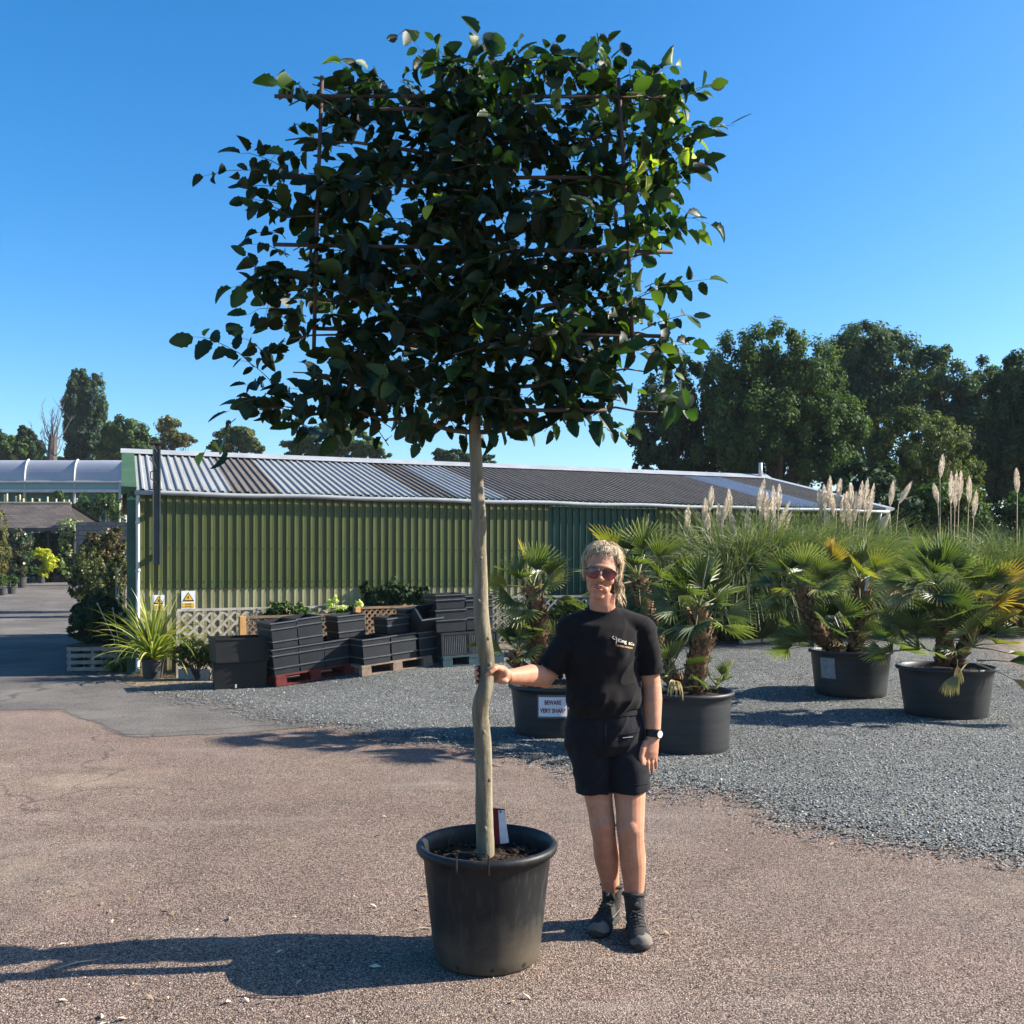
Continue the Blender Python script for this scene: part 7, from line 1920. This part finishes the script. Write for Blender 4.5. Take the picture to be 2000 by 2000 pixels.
# ---- boots
M_BOOT = simple("dark_nubuck", (0.050, 0.046, 0.043), (0.022, 0.021, 0.020), 14, 0.85, 0.25, bump=0.3, bscale=60)
M_TOE = simple("dusty_toe_cap", (0.20, 0.175, 0.145), (0.12, 0.105, 0.09), 14, 0.85, 0.25)
M_SOLE = simple("boot_sole", (0.035, 0.032, 0.03), (0.055, 0.05, 0.045), 14, 0.85, 0.2)
M_LACE = simple("black_lace", (0.03, 0.03, 0.03), (0.06, 0.055, 0.05), 60, 0.8, 0.2)
def boot(heel, toe, ankle, label, lace_tip):
    """heel/toe ground points, ankle = leg centre above"""
    heel = Vector(heel); toe = Vector(toe); d = (toe - heel); d.z = 0; L = d.length; d.normalize(); sd = Vector((d.y, -d.x, 0))   # sd = to the right of d
    M = Matrix(((sd.x, d.x, 0, heel.x), (sd.y, d.y, 0, heel.y), (0, 0, 1, 0), (0, 0, 0, 1)))   # local: x across, y forward, z up
    t = thing("walking_boot", label, "boot", (0, 0, 0), 0, "walking boots"); t.matrix_basis = M
    an = M.inverted() @ Vector(ankle)
    u = MB()
    u.ball((0, 0.045, 0.052), (0.036, 0.045, 0.045)); u.ball((0, 0.11, 0.058), (0.036, 0.06, 0.045)); u.ball((0.002, 0.185, 0.046), (0.046, 0.062, 0.035)); u.ball((0.002, 0.225, 0.040), (0.045, 0.046, 0.030))
    u.tube([(0, 0.06, 0.05), (an.x * .4, 0.066, 0.09), (an.x * .8, 0.07, 0.13), (an.x, an.y * .5 + .035, 0.168)], [0.037, 0.040, 0.043, 0.047], 20, side=(1, 0, 0), ell=[0.052, 0.054, 0.052, 0.054])
    u.tube([(0, 0.10, 0.085), (0, 0.15, 0.066), (0, 0.19, 0.05)], [0.033, 0.034, 0.032], 16)
    o = u.build("upper", M_BOOT, None, smooth=True); r = o.modifiers.new("r", 'REMESH'); r.mode = 'VOXEL'; r.voxel_size = 0.004; r.use_smooth_shade = True
    s_ = o.modifiers.new("s", 'SMOOTH'); s_.factor = 0.6; s_.iterations = 5; bake(o); o.data.polygons.foreach_set("use_smooth", [True] * len(o.data.polygons)); o.parent = t
    # sole: outline extruded
    outl_ = [(0, -0.004), (0.024, 0.003), (0.035, 0.022), (0.037, 0.06), (0.034, 0.10), (0.038, 0.14), (0.047, 0.18), (0.050, 0.215), (0.043, 0.25), (0.024, 0.275), (0, 0.282), (-0.024, 0.273), (-0.040, 0.248), (-0.044, 0.215), (-0.041, 0.18), (-0.034, 0.14), (-0.031, 0.10), (-0.034, 0.06), (-0.033, 0.022), (-0.022, 0.003)]
    mb = MB(); n = len(outl_); vs = []
    for (z, k) in ((0.0, 0.93), (0.006, 1.0), (0.022, 1.0), (0.030, 0.95)):
        for (x, y) in outl_: vs.append((x * k, 0.14 + (y - 0.14) * k, z + (0.008 * max(0, (y - 0.2) / 0.08) ** 2 if z > 0.0 else 0.006 * max(0, (y - 0.2) / 0.08) ** 2)))
    fs = [tuple(range(n - 1, -1, -1)), tuple(3 * n + k for k in range(n))]
    for j in range(3):
        for k in range(n): fs.append((j * n + k, j * n + (k + 1) % n, (j + 1) * n + (k + 1) % n, (j + 1) * n + k))
    mb.add(vs, fs); mb.build("sole", M_SOLE, t, smooth=True)
    mb = MB()
    # toe cap: shell over the front
    vs = []; fs = []; nu, nv = 20, 8
    for j in range(nv + 1):
        for i in range(nu + 1):
            a = PI * i / nu; th = PI / 2 * j / nv
            x = 0.0470 * math.cos(a) * math.cos(th * 0.92); y = 0.232 + 0.0445 * math.sin(a) * math.cos(th * 0.75) ** 0.9; z = 0.026 + 0.0455 * math.sin(th) * (0.93 - 0.12 * math.sin(a))
            vs.append((x, y, z))
    for j in range(nv):
        for i in range(nu): a_ = j * (nu + 1) + i; fs.append((a_, a_ + 1, a_ + nu + 2, a_ + nu + 1))
    mb.add(vs, fs); mb.build("toe_cap", M_TOE, t, smooth=True)
    mb = MB(); c = Vector((an.x, an.y * .5 + .035, 0.168))
    mb.tube([c + Vector((0.047 * math.cos(2 * PI * k / 24), 0.054 * math.sin(2 * PI * k / 24), 0.003 + 0.010 * math.sin(2 * PI * k / 24))) for k in range(25)], 0.0075, 8, caps=False); mb.build("padded_collar", M_BOOT, t, smooth=True)
    BU = BVHTree.FromPolygons([v.co for v in o.data.vertices], [tuple(p.vertices) for p in o.data.polygons])
    def top(x, y, z):    # project from front-above on to the upper
        org_ = Vector((x, y + 0.25, z + 0.25)); h = BU.ray_cast(org_, Vector((0, -1, -1)).normalized(), 1)
        return (h[0] + h[1] * 0.0028) if h[0] else Vector((x, y, z))
    mb = MB()
    rowsl = [(0.195, 0.075), (0.176, 0.082), (0.158, 0.092), (0.142, 0.104), (0.130, 0.120)]
    for k, (y, z) in enumerate(rowsl):
        for off in (0.0, 0.006):
            mb.tube([top(x, y + off * (1 if x > 0 else -1), z) for x in (-0.026, -0.012, 0, 0.012, 0.026)], 0.0021, 5)
    for k in range(4):
        (y0_, z0_), (y1_, z1_) = rowsl[k], rowsl[k + 1]
        for sx in (-1, 1): mb.tube([top(sx * 0.026, y0_, z0_), top(0, (y0_ + y1_) / 2, (z0_ + z1_) / 2), top(-sx * 0.026, y1_, z1_)], 0.0021, 5)
    c0 = top(0, 0.135, 0.118)
    for sx in (-1, 1): mb.tube([c0, c0 + Vector((sx * 0.022, 0.012, 0.012)), c0 + Vector((sx * 0.036, 0.014, -0.014)), c0 + Vector((sx * 0.012, 0.012, -0.012)), c0], 0.0019, 5, caps=False)
    for sx in (-1, 1): mb.tube([c0, c0 + Vector((sx * 0.020, 0.024, -0.03)), c0 + Vector((sx * 0.030, 0.03, -0.055))], 0.0019, 5)
    mb.build("laces", M_LACE, t)
    mb = MB()
    vs = []; fs = []
    for j in range(5):
        z = 0.125 + j * 0.0135
        for i in range(7):
            x = -0.030 + 0.010 * i; h = BU.ray_cast(Vector((x + an.x, 0.5, z)), Vector((0, -1, 0)), 1); y = (h[0].y if h[0] else 0.11)
            vs.append((x * 0.9 + an.x * 0.9, y + 0.006, z + (0.006 if 0 < i < 6 and j == 4 else 0)))
    for j in range(4):
        for i in range(6): a_ = j * 7 + i; fs.append((a_, a_ + 1, a_ + 8, a_ + 7))
    mb.add(vs, fs); tg_ = mb.build("tongue", M_BOOT, t, smooth=True)
    so = tg_.modifiers.new("s", 'SOLIDIFY'); so.thickness = 0.005; so.offset = 1
    mb = MB(); cx = an.x * 0.9; yb = max(v[1] for v in vs) + 0.0068; 
    mb.tube([(cx + 0.0065 * math.cos(2 * PI * k / 16), yb, 0.150 + 0.0065 * math.sin(2 * PI * k / 16)) for k in range(17)], 0.0011, 5, caps=False)
    mb.tube([(cx + 0.003, yb, 0.153), (cx - 0.003, yb, 0.152), (cx + 0.003, yb, 0.148), (cx - 0.003, yb, 0.147)], 0.0009, 5); mb.build("tongue_badge", M_GREYP, t)
    for sx in (-1, 1):
        mb = MB(); ps = []
        for k in range(6):
            y = 0.055 + 0.028 * k; h = BU.ray_cast(Vector((sx * 0.3, y, 0.062 - 0.003 * k)), Vector((-sx, 0, 0)), 1); ps.append((h[0] + Vector((sx * 0.0025, 0, 0))) if h[0] else Vector((sx * .04, y, .06)))
        mb.tube(ps, 0.0022, 6); mb.build("side_seam", M_TOE, t)
    return t
boot((P(1236, 1800, 4.315).x, 4.315, 0), (P(1254, 1858, 4.055).x, 4.055, 0), P(1238, 1765, 4.262), "left walking boot, pointing at the camera with a sunlit dusty toe cap", 0)
boot((P(1201, 1800, 4.44).x, 4.44, 0), (P(1166, 1830, 4.20).x, 4.20, 0), P(1195, 1748, 4.365), "right walking boot, set further back and turned outward in shade", 0)

# thin air that lets the far trees fade a little
mh = bpy.data.materials.new("haze_air"); mh.use_nodes = True; nh = mh.node_tree; nh.nodes.clear()
pv = nh.nodes.new("ShaderNodeVolumePrincipled"); pv.inputs["Density"].default_value = 0.00022; pv.inputs["Color"].default_value = (0.78, 0.88, 1.0, 1)
oh = nh.nodes.new("ShaderNodeOutputMaterial"); nh.links.new(pv.outputs[0], oh.inputs["Volume"])
mb = MB(); mb.box((0, 230, 11), (806, 550, 24)); hz = mb.build("haze", mh); tag(hz, kind="stuff")
